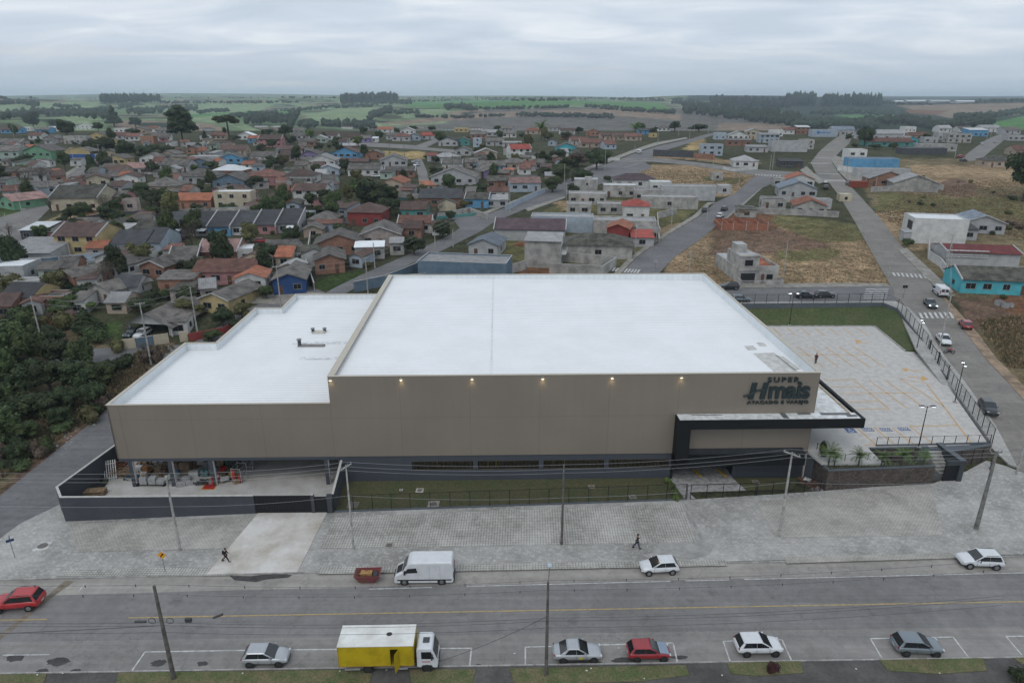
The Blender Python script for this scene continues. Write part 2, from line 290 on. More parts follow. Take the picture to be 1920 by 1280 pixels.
def ground():
    ts = np.unique(np.concatenate([np.arange(-1.9, -.86, .03), np.arange(-.86, .862, .005), np.arange(.86, 1.9, .03)]))
    ys = np.concatenate([np.arange(-52, -20, 8), np.geomspace(40, 9460, 560) - 60]); ys = ys[ys > -52]
    T, Y = np.meshgrid(ts, ys); X = (Y + 60) * T; Z = H(X, Y)
    Z = np.where(inpoly(X, Y, PIT), -3.0, Z)
    nr, nc = X.shape; V = np.stack([X, Y, Z], -1).reshape(-1, 3)
    i = np.arange(nr - 1)[:, None] * nc + np.arange(nc - 1)[None]; Fq = np.stack([i, i + 1, i + nc + 1, i + nc], -1).reshape(-1, 4)
    me = bpy.data.meshes.new('ground'); me.vertices.add(len(V)); me.vertices.foreach_set('co', V.ravel())
    me.loops.add(Fq.size); me.loops.foreach_set('vertex_index', Fq.ravel()); me.polygons.add(len(Fq))
    me.polygons.foreach_set('loop_start', np.arange(0, Fq.size, 4)); me.polygons.foreach_set('loop_total', np.full(len(Fq), 4)); me.update(); me.validate()
    x, y, z = V.T; d = y * math.cos(PITCH) + (CAM_H - z) * math.sin(PITCH); d = np.where(d < 5, 5, d)
    px = 960 + F * x / d; py = 640 + F * ((CAM_H - z) * math.cos(PITCH) - y * math.sin(PITCH)) / d
    C = np.zeros((len(V), 4)); C[:, 3] = 1; C[:, :3] = COV['garden']
    far = y > 660; h = (np.sin(x / 97 + y / 160) * np.cos(y / 120 - x / 260) + 1) / 2
    for k, n in enumerate(('fmid', 'forest', 'fpale', 'fmid', 'fbrown', 'forest')):
        q = far & (np.floor(h * 6 + .6 * np.sin(x / 400)) == k); C[q, :3] = COV[n]
    C[far & (px > 1290) & (px < 1960), :3] = COV['forest']
    jx = px + 2 * np.sin(x / 3.1 + y / 5) + 1.5 * np.sin(y / 1.7); jy = py + .8 * np.sin(x / 2.3 + 1)
    for n, poly in COVER:
        q = inpoly(jx, jy, poly) & (y < 640); C[q, :3] = COV[n]
    for n, poly in FIELDS:
        q = inpoly(px, py, poly) & far; C[q, :3] = COV[n]
    a = me.color_attributes.new('cover', 'FLOAT_COLOR', 'POINT'); a.data.foreach_set('color', C.ravel().astype(np.float32))
    m, t, p = newmat('land'); L = t.links; at = N(t, 'ShaderNodeAttribute', attribute_name='cover'); g = N(t, 'ShaderNodeNewGeometry')
    cur = at.outputs['Color']
    for s, lo, hi, a0, a1 in ((.03, .38, .62, .75, 1.2), (.25, .35, .65, .68, 1.32), (1.6, .35, .66, .6, 1.45), (7, .35, .65, .75, 1.25)):
        nz = N(t, 'ShaderNodeTexNoise', Scale=s, Detail=5, Roughness=.65); L.new(g.outputs['Position'], nz.inputs['Vector'])
        mr = N(t, 'ShaderNodeMapRange'); L.new(nz.outputs['Fac'], mr.inputs[0]); mr.inputs[1].default_value = lo; mr.inputs[2].default_value = hi; mr.inputs[3].default_value = a0; mr.inputs[4].default_value = a1
        mu = N(t, 'ShaderNodeMixRGB', blend_type='MULTIPLY'); mu.inputs[0].default_value = 1; L.new(cur, mu.inputs[1]); L.new(mr.outputs[0], mu.inputs[2]); cur = mu.outputs[0]
    # green tufts among the dry growth
    nz = N(t, 'ShaderNodeTexNoise', Scale=.45, Detail=6, Roughness=.7); L.new(g.outputs['Position'], nz.inputs['Vector'])
    rp = N(t, 'ShaderNodeValToRGB'); L.new(nz.outputs['Fac'], rp.inputs[0]); rp.color_ramp.elements[0].position = .5; rp.color_ramp.elements[0].color = (0, 0, 0, 1); rp.color_ramp.elements[1].position = .64; rp.color_ramp.elements[1].color = (.55, .55, .55, 1)
    sp = N(t, 'ShaderNodeSeparateXYZ'); L.new(g.outputs['Position'], sp.inputs[0]); lt = N(t, 'ShaderNodeMath', operation='LESS_THAN'); L.new(sp.outputs['Y'], lt.inputs[0]); lt.inputs[1].default_value = 650
    mf = N(t, 'ShaderNodeMath', operation='MULTIPLY'); L.new(rp.outputs[0], mf.inputs[0]); L.new(lt.outputs[0], mf.inputs[1])
    mu = N(t, 'ShaderNodeMixRGB'); L.new(mf.outputs[0], mu.inputs[0]); L.new(cur, mu.inputs[1]); mu.inputs[2].default_value = (.06, .068, .03, 1); cur = mu.outputs[0]
    L.new(cur, p.inputs['Base Color']); p.inputs['Roughness'].default_value = 1; p.inputs['Specular IOR Level'].default_value = .1
    bn = N(t, 'ShaderNodeTexNoise', Scale=1.4, Detail=6, Roughness=.7); L.new(g.outputs['Position'], bn.inputs['Vector'])
    bp = N(t, 'ShaderNodeBump', Strength=.9, Distance=.35); L.new(bn.outputs['Fac'], bp.inputs['Height']); L.new(bp.outputs[0], p.inputs['Normal'])
    me.materials.append(m); o = bpy.data.objects.new('ground', me); COL.objects.link(o); tag(o, kind='structure')
ground()
ROADS = []
def sheet(name, poly, off, mat, res=6, skirt=.3, kind='structure', zf=None, tag_=True):
    """polygon draped over the terrain, cut into cells so it follows the ground; poly in world xy"""
    zf = zf or (lambda x, y: float(H(x, y)))
    bm = bmesh.new(); vs = [bm.verts.new((x, y, 0)) for x, y in poly]; bm.faces.new(vs); bm.normal_update()
    bmesh.ops.triangulate(bm, faces=bm.faces[:])
    xs = [p[0] for p in poly]; ys = [p[1] for p in poly]
    for ax, lo, hi in ((0, min(xs), max(xs)), (1, min(ys), max(ys))):
        k = lo + res
        while k < hi:
            co = (k, 0, 0) if ax == 0 else (0, k, 0); no = (1, 0, 0) if ax == 0 else (0, 1, 0)
            bmesh.ops.bisect_plane(bm, geom=bm.verts[:] + bm.edges[:] + bm.faces[:], plane_co=co, plane_no=no)
            k += res * (1 if ax == 0 else max(1, k / 150))
    bmesh.ops.recalc_face_normals(bm, faces=bm.faces[:])
    if bm.faces[:] and bm.faces[0].normal.z < 0: bmesh.ops.reverse_faces(bm, faces=bm.faces[:])
    be = [e for e in bm.edges if e.is_boundary]
    for v in bm.verts: v.co.z = zf(v.co.x, v.co.y) + off
    if skirt:
        r = bmesh.ops.extrude_edge_only(bm, edges=be)
        for g in r['geom']:
            if isinstance(g, bmesh.types.BMVert): g.co.z -= skirt
    me = bpy.data.meshes.new(name); bm.to_mesh(me); bm.free(); me.materials.append(mat)
    if name.endswith(('street', 'lane', 'road')): ROADS.append(poly)
    o = bpy.data.objects.new(name, me); COL.objects.link(o)
    if tag_: tag(o, kind=kind)
    return o
def gpoly(px): return [G(x, y)[:2] for x, y in px]
# ---------------------------------------------------------------- roads, pavements, markings
def asphalt(name, c, streak=None):
    m = M(name, c, .88, coord='World', scale=.12, var=.1, fine=.1, bump=.1, spec=.25)
    t = m.node_tree; L = t.links; p = t.nodes['Principled BSDF']; src = p.inputs['Base Color'].links[0].from_socket; g = N(t, 'ShaderNodeNewGeometry')
    for sc_, rot, a0, a1, th in (((.018, 1.1, 1), streak or 0, .88, 1.1, (.36, .64)), ((.5, .5, 1), .4, .80, 1.0, (.30, .40))):
        mp = N(t, 'ShaderNodeMapping'); mp.inputs['Scale'].default_value = sc_; mp.inputs['Rotation'].default_value = (0, 0, rot); L.new(g.outputs['Position'], mp.inputs[0]); nz = N(t, 'ShaderNodeTexNoise', Scale=1, Detail=6, Roughness=.62); L.new(mp.outputs[0], nz.inputs['Vector'])
        mr = N(t, 'ShaderNodeMapRange'); L.new(nz.outputs['Fac'], mr.inputs[0]); mr.inputs[1].default_value = th[0]; mr.inputs[2].default_value = th[1]; mr.inputs[3].default_value = a0; mr.inputs[4].default_value = a1
        mu = N(t, 'ShaderNodeMixRGB', blend_type='MULTIPLY'); mu.inputs[0].default_value = 1; L.new(src, mu.inputs[1]); L.new(mr.outputs[0], mu.inputs[2]); src = mu.outputs[0]
    # thin cracks
    v = N(t, 'ShaderNodeTexVoronoi', feature='DISTANCE_TO_EDGE', Scale=.13); nd = N(t, 'ShaderNodeTexNoise', Scale=.8, Detail=5); L.new(g.outputs['Position'], nd.inputs['Vector']); av = N(t, 'ShaderNodeVectorMath', operation='MULTIPLY_ADD'); L.new(nd.outputs['Color'], av.inputs[0]); av.inputs[1].default_value = (4, 4, 4); L.new(g.outputs['Position'], av.inputs[2]); L.new(av.outputs[0], v.inputs['Vector'])
    mr = N(t, 'ShaderNodeMapRange'); L.new(v.outputs['Distance'], mr.inputs[0]); mr.inputs[2].default_value = .012; mr.inputs[3].default_value = .8; mr.inputs[4].default_value = 1; mu = N(t, 'ShaderNodeMixRGB', blend_type='MULTIPLY'); mu.inputs[0].default_value = 1; L.new(src, mu.inputs[1]); L.new(mr.outputs[0], mu.inputs[2]); L.new(mu.outputs[0], p.inputs['Base Color'])
    return m
ASPH = asphalt('asphalt_front', (.215, .208, .205)); ASPN = asphalt('asphalt_street', (.17, .168, .17)); ASPO = asphalt('asphalt_old', (.21, .2, .19))
CONC = M('concrete_paving', (.33, .32, .30), .9, coord='World', scale=.25, var=.12, fine=.08)
KERB = M('kerb_concrete', (.40, .39, .37), .9, coord='World', scale=1.2, var=.2, fine=.1)
YEL = M('yellow_paint', (.44, .32, .13), .8, coord='World', scale=3, var=.2, col2=(.27, .23, .16)); WHI = M('white_paint', (.60, .60, .58), .8, coord='World', scale=2.2, var=.16, col2=(.33, .33, .33))
ORA = M('orange_paint', (.60, .33, .10), .8, coord='World', scale=2.0, var=.16, col2=(.42, .30, .17))
NK = lambda x: 58.65 + .0358 * x        # north kerb of the front road
SK = lambda x: 45.9 + .0204 * x         # south kerb
sheet('front_road', [(x, SK(x)) for x in (-150, -50, 50, 150)] + [(x, NK(x)) for x in (150, 50, -50, -150)], .03, ASPH, res=25, skirt=0)
# lighter worn parking lane along the north kerb and the darker lane patches
LANE = asphalt('worn_lane', (.33, .31, .285))
sheet('worn_road_lane', [(-150, 55.6 - 5.4), (-30, 55.3), (0, 56.3), (150, 61.6), (150, NK(150)), (-150, NK(-150))], .034, LANE, res=25, skirt=0)
LN2 = asphalt('pale_asphalt', (.265, .253, .24))
sheet('parking_road_lane', [(x, SK(x)) for x in (-150, 150)] + [(150, SK(150) + 3.6), (-150, SK(-150) + 3.6)], .034, LN2, res=25, skirt=0)
PATCH = M('trench_patch', (.24, .205, .155), .95, coord='World', scale=1.2, var=.25, fine=.2)
sheet('road_patch', [P(0, 1225)[:2], P(0, 1200)[:2], P(100, 1118)[:2], P(140, 1090)[:2], P(122, 1088)[:2], P(62, 1140)[:2], P(-30, 1215)[:2]], .04, PATCH, res=40, skirt=0)
def strip(mb, a, b, w, z0=.045, zf=None):
    a, b = Vector(a[:2]), Vector(b[:2]); d = (b - a).normalized(); n = Vector((-d.y, d.x)) * w / 2
    k = max(1, int((b - a).length / 5))
    for i in range(k):
        p, q = a.lerp(b, i / k), a.lerp(b, (i + 1) / k); zz = (lambda v: float(H(v.x, v.y)) + z0) if zf is None else (lambda v: zf)
        mb.add([(*(p - n), zz(p - n)), (*(q - n), zz(q - n)), (*(q + n), zz(q + n)), (*(p + n), zz(p + n))], [(0, 1, 2, 3)])
mk = MB()
for px in (('l', -140, -43.5), ('l', -36, 140)): strip(mk, (px[1], 52.5 + .0256 * px[1]), (px[2], 52.5 + .0256 * px[2]), .17)
mk.build('yellow_centre_line', YEL); tag(bpy.data.objects['yellow_centre_line'], kind='structure')
mk = MB(); 
def seg(a, b, w=.13, mb=None): strip(mb or mk, P(*a), P(*b), w)
strip(mk, (-14.2, 55.55), (-8, 55.8), .12); strip(mk, (-4.5, 55.95), (16, 56.72), .12); strip(mk, (17.5, 56.78), (22, 56.93), .12); strip(mk, (23.5, 57.0), (140, 61.1), .12)
for s in [((5, 1228), (93, 1227)), ((272, 1222), (460, 1219)), ((545, 1218), (885, 1215)), ((272, 1222), (247, 1258)), ((884, 1215), (880, 1254)),
          ((985, 1213), (1262, 1205)), ((985, 1213), (985, 1252)), ((1262, 1205), (1271, 1246)), ((1356, 1202), (1466, 1199)), ((1356, 1202), (1369, 1240)), ((1466, 1199), (1485, 1240)),
          ((1632, 1197), (1787, 1194)), ((1632, 1197), (1653, 1233)), ((1787, 1194), (1815, 1231)), ((1886, 1193), (1990, 1191)), ((1886, 1193), (1916, 1228)),
          ((146, 1110), (160, 1094)), ((0, 1030), (30, 1014))]: seg(*s)
for a, b in [((-40, 1022), (-5, 1000)), ((-20, 1003), (10, 984)), ((-25, 975), (25, 952)), ((-30, 963), (10, 945))]: seg(a, b, .4)
tag(mk.build('white_road_markings', WHI), kind='structure')
# stains on the asphalt
STN = M('oil_stain', (.062, .06, .058), .8, coord='World', scale=1.6, var=.2)
for i, (x, y, a, b) in enumerate([(110, 1240, 1.0, .5), (298, 1243, .7, .45), (380, 1244, .5, .3), (142, 1258, .5, .3), (30, 1233, .8, .5), (1085, 1242, 2.0, .25), (1170, 1238, 1.1, .35), (1275, 1232, .8, .25), (897, 1249, .4, .3), (80, 1258, .6, .3)]):
    c = P(x, y); q = random.Random(i); poly = [(c[0] + a * math.cos(t) * q.uniform(.7, 1.15), c[1] + b * math.sin(t) * q.uniform(.7, 1.15)) for t in [k * math.pi / 9 for k in range(18)]]
    sheet('oil_stain', poly, .039, STN, res=30, skirt=0)
c = [P(*q)[:2] for q in [(430, 1079), (470, 1080), (520, 1074), (548, 1078), (540, 1083), (500, 1086), (480, 1091), (440, 1088)]]
sheet('wet_stain', c, .04, STN, res=30, skirt=0)
# south verge, paved strip beyond it
GRS = M('verge_grass', (.085, .105, .038), 1, coord='World', scale=.7, var=.3, fine=.35, bump=.8, col2=(.15, .13, .07))
PATH = M('old_path', (.10, .095, .09), .95, coord='World', scale=.3, var=.2, fine=.15)
sheet('south_path', [(-150, 28), (150, 28), (150, SK(150)), (-150, SK(-150))], .06, PATH, res=40, skirt=0)
for px in [[(-200, 1270), (88, 1264), (80, 1290), (-200, 1300)], [(222, 1262), (700, 1256), (690, 1290), (215, 1300)], [(768, 1256), (892, 1256), (885, 1282), (772, 1284)],
           [(955, 1254), (1285, 1248), (1292, 1266), (1200, 1278), (965, 1284)], [(1362, 1244), (1500, 1240), (1506, 1262), (1420, 1268), (1372, 1264)],
           [(1648, 1238), (1842, 1234), (1850, 1258), (1760, 1264), (1665, 1258)], [(1900, 1234), (2300, 1228), (2300, 1250), (1915, 1246)]]:
    sheet('grass_verge', [P(*q)[:2] for q in px], .12, GRS, res=40, skirt=.15)
kb = MB()
for x in range(-60, 62, 2): kb.prism([(x, SK(x) - .12), (x + 1.96, SK(x + 1.96) - .12), (x + 1.96, SK(x + 1.96)), (x, SK(x))], 0, .14)
for x in range(-53, 78, 1): kb.prism([(x, NK(x)), (x + .97, NK(x + .97)), (x + .97, NK(x + .97) + .13), (x, NK(x) + .13)], 0, .152)
tag(kb.build('kerb_stones', KERB), kind='structure')

# front pavement: mottled setts, then block paver panels, a concrete crossing
SETT = brickmat('mottled_setts', (.42, .41, .395), (.36, .35, .34), (.29, .285, .27), .5, .25, .02, big=(.56, .55, .54), var2=.36, bigscale=.12)
PAV1 = brickmat('grass_pavers', (.54, .525, .505), (.47, .457, .44), (.28, .275, .25), .30, .30, .05, off=0, big=(.50, .485, .46), var2=.36, bigscale=.22, rot=BA)
PAV2 = brickmat('block_pavers', (.46, .44, .41), (.40, .385, .36), (.29, .28, .255), .4, .24, .035, off=.5, big=(.46, .44, .40), var2=.32, bigscale=.2, rot=BA)
LKERB = [(-53.6, 60.2), (-54.6, 63), (-54.2, 68.8), (-53.2, 69.2)]
SW = [(-150, NK(-150) - 1.2), (-66, NK(-66) - .2)]
sheet('front_pavement', [(-52.5, NK(-52.5) + .13), (-54.8, 58.6), (-56.8, 61.5), (-56.2, 66.5), (-54.0, 70.5)] + FL[0:] + [(52.0, 73.6), (57.5, 76.0), (61.7, 78.4), (63.5, 77.2), (67.2, 73), (72, 66), (78, 61.8)], .15, SETT, res=3, skirt=.12)
PX = lambda l, z=.15: [P(x, y, z)[:2] for x, y in l]
def panel(name, px, mat, dz=.155, w=True): return sheet(name, PX(px), dz + .02, mat, res=3, skirt=0)
panel('paver_panel', [(128, 983), (475, 967), (452, 1027), (146, 1035)], PAV2)
panel('paver_panel', [(118, 1068), (436, 1062), (434, 1078), (105, 1080)], PAV1, .157)
panel('paver_panel', [(627, 969), (1281, 943), (1302, 1012), (1302, 1017), (600, 1028)], PAV1)
panel('paver_panel', [(598, 1063), (1360, 1050), (1364, 1060), (595, 1076)], PAV1, .157)
panel('paver_panel', [(1418, 942), (1742, 921), (1757, 962), (1767, 1003), (1455, 1008)], PAV2)
panel('paver_panel', [(1470, 1043), (1795, 1036), (1792, 1046), (1475, 1056)], PAV2, .157)
LGT = M('cement_smear', (.35, .345, .33), .9, coord='World', scale=.8, var=.14, fine=.1)
panel('cement_patch', [(1240, 1017), (1342, 1018), (1330, 1040), (1296, 1048), (1262, 1043), (1215, 1042)], LGT, .158)
panel('paver_edge_strip', [(1281, 943), (1286, 943), (1322, 1016), (1314, 1016)], LGT, .159)
DRV = M('concrete_slab', (.60, .58, .55), .9, coord='World', scale=.22, var=.09, col2=(.40, .365, .31), fine=.05)
sheet('driveway', [(-29.7, 68.5), (-21.7, 68.6), (-22.0, NK(-22) + .1), (-31.2, NK(-31) + .1)], .20, DRV, res=3, skirt=.1)
# manhole covers and small drain lids
MH = M('manhole_frame', (.36, .34, .30), .9, scale=3); MD = M('manhole_lid', (.16, .15, .14), .9, scale=4)
def manhole(px, py, z, s=1.1, r=.38, lab='', fr=MH, rz=0, rnd_=True):
    p = P(px, py, z); e_ = empty('manhole_cover', p, rz, lab, 'manhole cover')
    MB().box(-s/2, s/2, -s/2, s/2, -.1, .03).build('frame', fr, e_)
    mb = MB(); (mb.tube((0,0,.02), (0,0,.05), r, r, 20) if rnd_ else mb.box(-r, r, -r, r, .02, .05)); mb.build('lid', MD, e_)
manhole(80, 1023, .16, 1.5, .5, 'white painted square manhole frame on the pavement by the street corner', WHI, .15)
manhole(730, 1022, .16, 1.0, .3, 'concrete framed drain lid on the pavers behind the skip and van', MH, 0, False)
manhole(787, 919, .1, .95, .32, 'pale framed round lid in the lawn close to the building base', M('pale_frame', (.5, .48, .42), .9, scale=3))
manhole(813, 945, .1, 1.35, .42, 'large square frame with round lid in the lawn near the fence')
manhole(1109, 912, .1, .8, .22, 'small brown drain frame in the middle of the front lawn', M('brown_frame', (.30, .24, .17), .9, scale=3), 0, False)
manhole(1186, 931, .1, .8, .3, 'plain grey square lid in the lawn right of the tall pole', MH, .2, False)
manhole(662, 946, .1, 1.3, .5, 'brownish square slab in the lawn behind the slim pole', M('slab_brown', (.2, .17, .14), .9, scale=3), 0, False)
manhole(752, 918, .1, .4, .12, 'tiny white lid in the lawn left of the pale frame', WHI, 0, False)
manhole(1417, 903, .1, .8, .3, 'beige square lid in the lawn right of the gated ramp', M('slab_beige', (.35, .31, .25), .9, scale=3), .1, False)

# side and rear streets
sheet('left_street', [(-150, 40), (-53, 53.2), (-52.5, NK(-52.5)), (-54.9, 58.6), (-56.9, 61.5), (-56.3, 66.5), (-54.1, 70.5), (-53.7, 118), (-49, 133), (-41, 146), (-47, 151), (-57, 136), (-61, 121.5), (-84, 119), (-84, 111), (-63.5, 112), (-62.5, 60), (-72, 56.6), (-150, 54)], .05, ASPN, res=6, skirt=0)
diag = gpoly([(575, 572), (610, 550), (690, 510), (760, 480), (800, 461), (842, 442), (862, 428), (850, 412), (790, 405), (790, 398), (868, 400), (900, 407), (960, 385), (1000, 362), (1070, 335), (1095, 322), (1125, 312), (1155, 302), (1180, 292), (1235, 274), (1290, 262), (1335, 250), (1352, 250), (1310, 263), (1240, 285), (1226, 293), (1210, 305), (1222, 313), (1205, 322), (1180, 328), (1150, 338), (1090, 357), (1060, 367), (985, 392), (925, 418), (900, 435), (830, 470), (730, 512), (655, 547), (628, 562)])
sheet('diagonal_street', diag, .08, ASPN, res=9, skirt=0)
sheet('cross_street', gpoly([(1165, 297), (1240, 297), (1300, 304), (1420, 318), (1560, 328), (1548, 342), (1480, 335), (1425, 331), (1300, 311), (1225, 304), (1160, 304)]), .1, M('dusty_asphalt', (.2, .19, .18), .9, coord='World', scale=.2, fine=.1), res=10, skirt=0)
sheet('middle_street', gpoly([(1150, 530), (1192, 485), (1252, 442), (1310, 407), (1342, 380), (1380, 362), (1408, 335), (1430, 326), (1478, 332), (1425, 355), (1395, 380), (1345, 422), (1310, 452), (1265, 482), (1225, 525)]), .09, ASPN, res=8, skirt=0)
rs_l = [(-1, 2040, 1100), (1, 1960, 960), (1, 1907, 878), (1, 1865, 797), (1, 1814, 725), (1, 1771, 670), (1, 1735, 611), (1, 1705, 580), (1, 1680, 563), (1, 1672, 540), (1, 1632, 470), (1, 1605, 420), (1, 1575, 370), (1, 1556, 345), (1, 1530, 325), (1, 1520, 305), (1, 1534, 287), (1, 1555, 268), (1, 1578, 252)]
rs_r = [(1600, 252), (1592, 270), (1568, 292), (1560, 305), (1572, 325), (1586, 340), (1612, 368), (1650, 410), (1690, 460), (1725, 505), (1755, 545), (1797, 585), (1835, 628), (1869, 674), (1920, 725), (1990, 810), (2090, 950), (2200, 1080)]
sheet('right_street', gpoly([(a, b) for _, a, b in rs_l] + rs_r), .1, asphalt('asphalt_right', (.225, .21, .19), .35), res=8, skirt=0)
sheet('back_street', gpoly([(1195, 543), (1340, 542), (1674, 538), (1680, 566), (1388, 568), (1195, 566)]), .12, ASPN, res=8, skirt=0)
sheet('upper_left_street', gpoly([(-60, 420), (0, 408), (45, 395), (100, 350), (150, 315), (180, 290), (192, 262), (200, 264), (196, 292), (178, 312), (142, 342), (100, 367), (95, 390), (60, 425), (45, 470), (20, 500), (-60, 520)]), .1, ASPO, res=9, skirt=0)
sheet('lane', gpoly([(40, 512), (110, 497), (200, 487), (290, 477), (290, 490), (200, 499), (80, 518)]), .1, ASPN, res=8, skirt=0)
sheet('upper_street', gpoly([(640, 266), (700, 268), (780, 273), (812, 262), (826, 264), (800, 277), (905, 286), (905, 292), (770, 280), (700, 276), (640, 272)]), .12, ASPO, res=10, skirt=0)
sheet('middle_lane', gpoly([(770, 302), (790, 297), (800, 320), (806, 345), (798, 352), (786, 345), (782, 320)]), .12, ASPO, res=8, skirt=0)
sheet('far_right_street', gpoly([(1798, 304), (1812, 290), (1850, 262), (1875, 252), (1893, 255), (1872, 272), (1838, 301)]), .14, ASPO, res=12, skirt=0)
FOOT = M('foot_paving', (.30, .285, .25), .95, coord='World', scale=.6, var=.2, fine=.15)
sheet('rear_footpath', gpoly([(1195, 536), (1345, 535), (1560, 532), (1660, 533), (1672, 538), (1340, 542), (1195, 543)]), .2, FOOT, res=8)
sheet('rear_pavement', gpoly([(1388, 568), (1680, 566), (1705, 580), (1735, 611), (1771, 670), (1814, 725), (1865, 797), (1907, 878), (1890, 872), (1862, 845), (1797, 770), (1735, 680), (1716, 655), (1682, 580), (1655, 571), (1388, 573)]), .22, SETT, res=6)
sheet('sand_edge', gpoly([(1762, 548), (1797, 585), (1835, 628), (1869, 674), (1920, 725), (1990, 810), (1975, 812), (1905, 735), (1850, 676), (1815, 630), (1785, 592)]), .15, M('sand', (.33, .24, .165), 1, coord='World', scale=.6, var=.25, fine=.15), res=6, skirt=0)
sheet('left_footpath', gpoly([(413, 566), (470, 556), (540, 545), (610, 550), (575, 572), (530, 572)]), .12, FOOT, res=8)
for q in [[(1150, 528), (1192, 484), (1252, 441), (1310, 406), (1330, 385), (1342, 380), (1327, 380), (1300, 405), (1243, 440), (1180, 484), (1138, 528)],
          [(1430, 352), (1400, 380), (1350, 422), (1345, 422), (1395, 380), (1425, 355)], [(1684, 470), (1700, 466), (1788, 548), (1770, 556)], [(1500, 320), (1512, 312), (1525, 325), (1548, 342), (1535, 345)],
          [(1558, 300), (1566, 292), (1640, 320), (1618, 345), (1588, 338), (1572, 322)], [(1095, 322), (1180, 290), (1235, 272), (1290, 260), (1286, 258), (1228, 268), (1170, 288), (1085, 320)],
          [(985, 392), (1060, 368), (1060, 372), (990, 397)], [(868, 400), (900, 407), (985, 372), (965, 376), (900, 401)], [(45, 395), (100, 350), (150, 315), (145, 312), (90, 345), (30, 392)]]:
    sheet('footpath', gpoly(q), .2, FOOT, res=8)
# zebra crossings
zb = MB()
def zebra(a, b, n, l, w=.45, ang=None):
    A, Bq = Vector(G(*a)[:2]), Vector(G(*b)[:2]); d = (Bq - A).normalized(); nn = Vector((-d.y, d.x)) if ang is None else Vector((math.cos(ang), math.sin(ang)))
    for i in range(n):
        c = A.lerp(Bq, (i + .5) / n); strip(zb, c - nn * l / 2, c + nn * l / 2, w, .17)
zebra((1672, 515), (1738, 520), 8, 3.2, ang=R(70)); zebra((1645, 541), (1640, 562), 6, 5.0, .4, R(2)); zebra((1722, 593), (1788, 592), 7, 3.4, ang=R(70))
zebra((1535, 327), (1575, 327), 7, 4); zebra((1552, 339), (1586, 340), 8, 5); zebra((1415, 328), (1465, 331), 9, 5); zebra((1518, 307), (1552, 307), 9, 5); zebra((1528, 297), (1560, 297), 8, 4)
zebra((1540, 282), (1575, 282), 6, 4); zebra((1172, 314), (1196, 308), 6, 3); zebra((1148, 506), (1200, 510), 9, 3)
tag(zb.build('zebra_crossings', WHI), kind='structure')

# ---------------------------------------------------------------- the supermarket
def clad(name, c, z=9.0):
    if name in MATS: return MATS[name]
    m, t, p = newmat(name); L = t.links; tc = N(t, 'ShaderNodeTexCoord'); sp = N(t, 'ShaderNodeSeparateXYZ'); L.new(tc.outputs['Object'], sp.inputs[0])
    nz = N(t, 'ShaderNodeTexNoise', Scale=.12, Detail=3, Roughness=.5); L.new(tc.outputs['Object'], nz.inputs['Vector'])
    mr = N(t, 'ShaderNodeMapRange'); L.new(nz.outputs['Fac'], mr.inputs[0]); mr.inputs[1].default_value = .3; mr.inputs[2].default_value = .7; mr.inputs[3].default_value = .93; mr.inputs[4].default_value = 1.06
    s = N(t, 'ShaderNodeMath', operation='MULTIPLY'); s.inputs[1].default_value = 2 * math.pi / .16; L.new(sp.outputs['X'], s.inputs[0])
    q = N(t, 'ShaderNodeMath', operation='SINE'); L.new(s.outputs[0], q.inputs[0]); bp = N(t, 'ShaderNodeBump', Strength=.05, Distance=.02); L.new(q.outputs[0], bp.inputs['Height'])
    # panel joints every 8.5 m and a faint horizontal lap
    a = N(t, 'ShaderNodeMath', operation='PINGPONG'); L.new(sp.outputs['X'], a.inputs[0]); a.inputs[1].default_value = 4.25
    b = N(t, 'ShaderNodeMath', operation='LESS_THAN'); L.new(a.outputs[0], b.inputs[0]); b.inputs[1].default_value = .05
    a2 = N(t, 'ShaderNodeMath', operation='SUBTRACT'); L.new(sp.outputs['Z'], a2.inputs[0]); a2.inputs[1].default_value = z; a3 = N(t, 'ShaderNodeMath', operation='ABSOLUTE'); L.new(a2.outputs[0], a3.inputs[0])
    b3 = N(t, 'ShaderNodeMath', operation='LESS_THAN'); L.new(a3.outputs[0], b3.inputs[0]); b3.inputs[1].default_value = .04
    mxx = N(t, 'ShaderNodeMath', operation='MAXIMUM'); L.new(b.outputs[0], mxx.inputs[0]); L.new(b3.outputs[0], mxx.inputs[1])
    f = N(t, 'ShaderNodeMath', operation='MULTIPLY_ADD'); L.new(mxx.outputs[0], f.inputs[0]); f.inputs[1].default_value = -.14; f.inputs[2].default_value = 1
    mp_ = N(t, 'ShaderNodeMapping'); mp_.inputs['Scale'].default_value = (1.3, 1, .05); L.new(tc.outputs['Object'], mp_.inputs[0]); n_ = N(t, 'ShaderNodeTexNoise', Scale=1.2, Detail=5, Roughness=.7); L.new(mp_.outputs[0], n_.inputs['Vector'])
    m_ = N(t, 'ShaderNodeMapRange'); L.new(n_.outputs['Fac'], m_.inputs[0]); m_.inputs[1].default_value = .35; m_.inputs[2].default_value = .6; m_.inputs[3].default_value = .978; m_.inputs[4].default_value = 1.01
    g0 = N(t, 'ShaderNodeMath', operation='MULTIPLY'); L.new(f.outputs[0], g0.inputs[0]); L.new(m_.outputs[0], g0.inputs[1])
    g = N(t, 'ShaderNodeMath', operation='MULTIPLY'); L.new(g0.outputs[0], g.inputs[0]); L.new(mr.outputs[0], g.inputs[1])
    mu = N(t, 'ShaderNodeMixRGB', blend_type='MULTIPLY'); mu.inputs[0].default_value = 1; mu.inputs[1].default_value = (*c, 1); L.new(g.outputs[0], mu.inputs[2])
    L.new(mu.outputs[0], p.inputs['Base Color']); L.new(bp.outputs[0], p.inputs['Normal']); p.inputs['Roughness'].default_value = .55; MATS[name] = m; return m
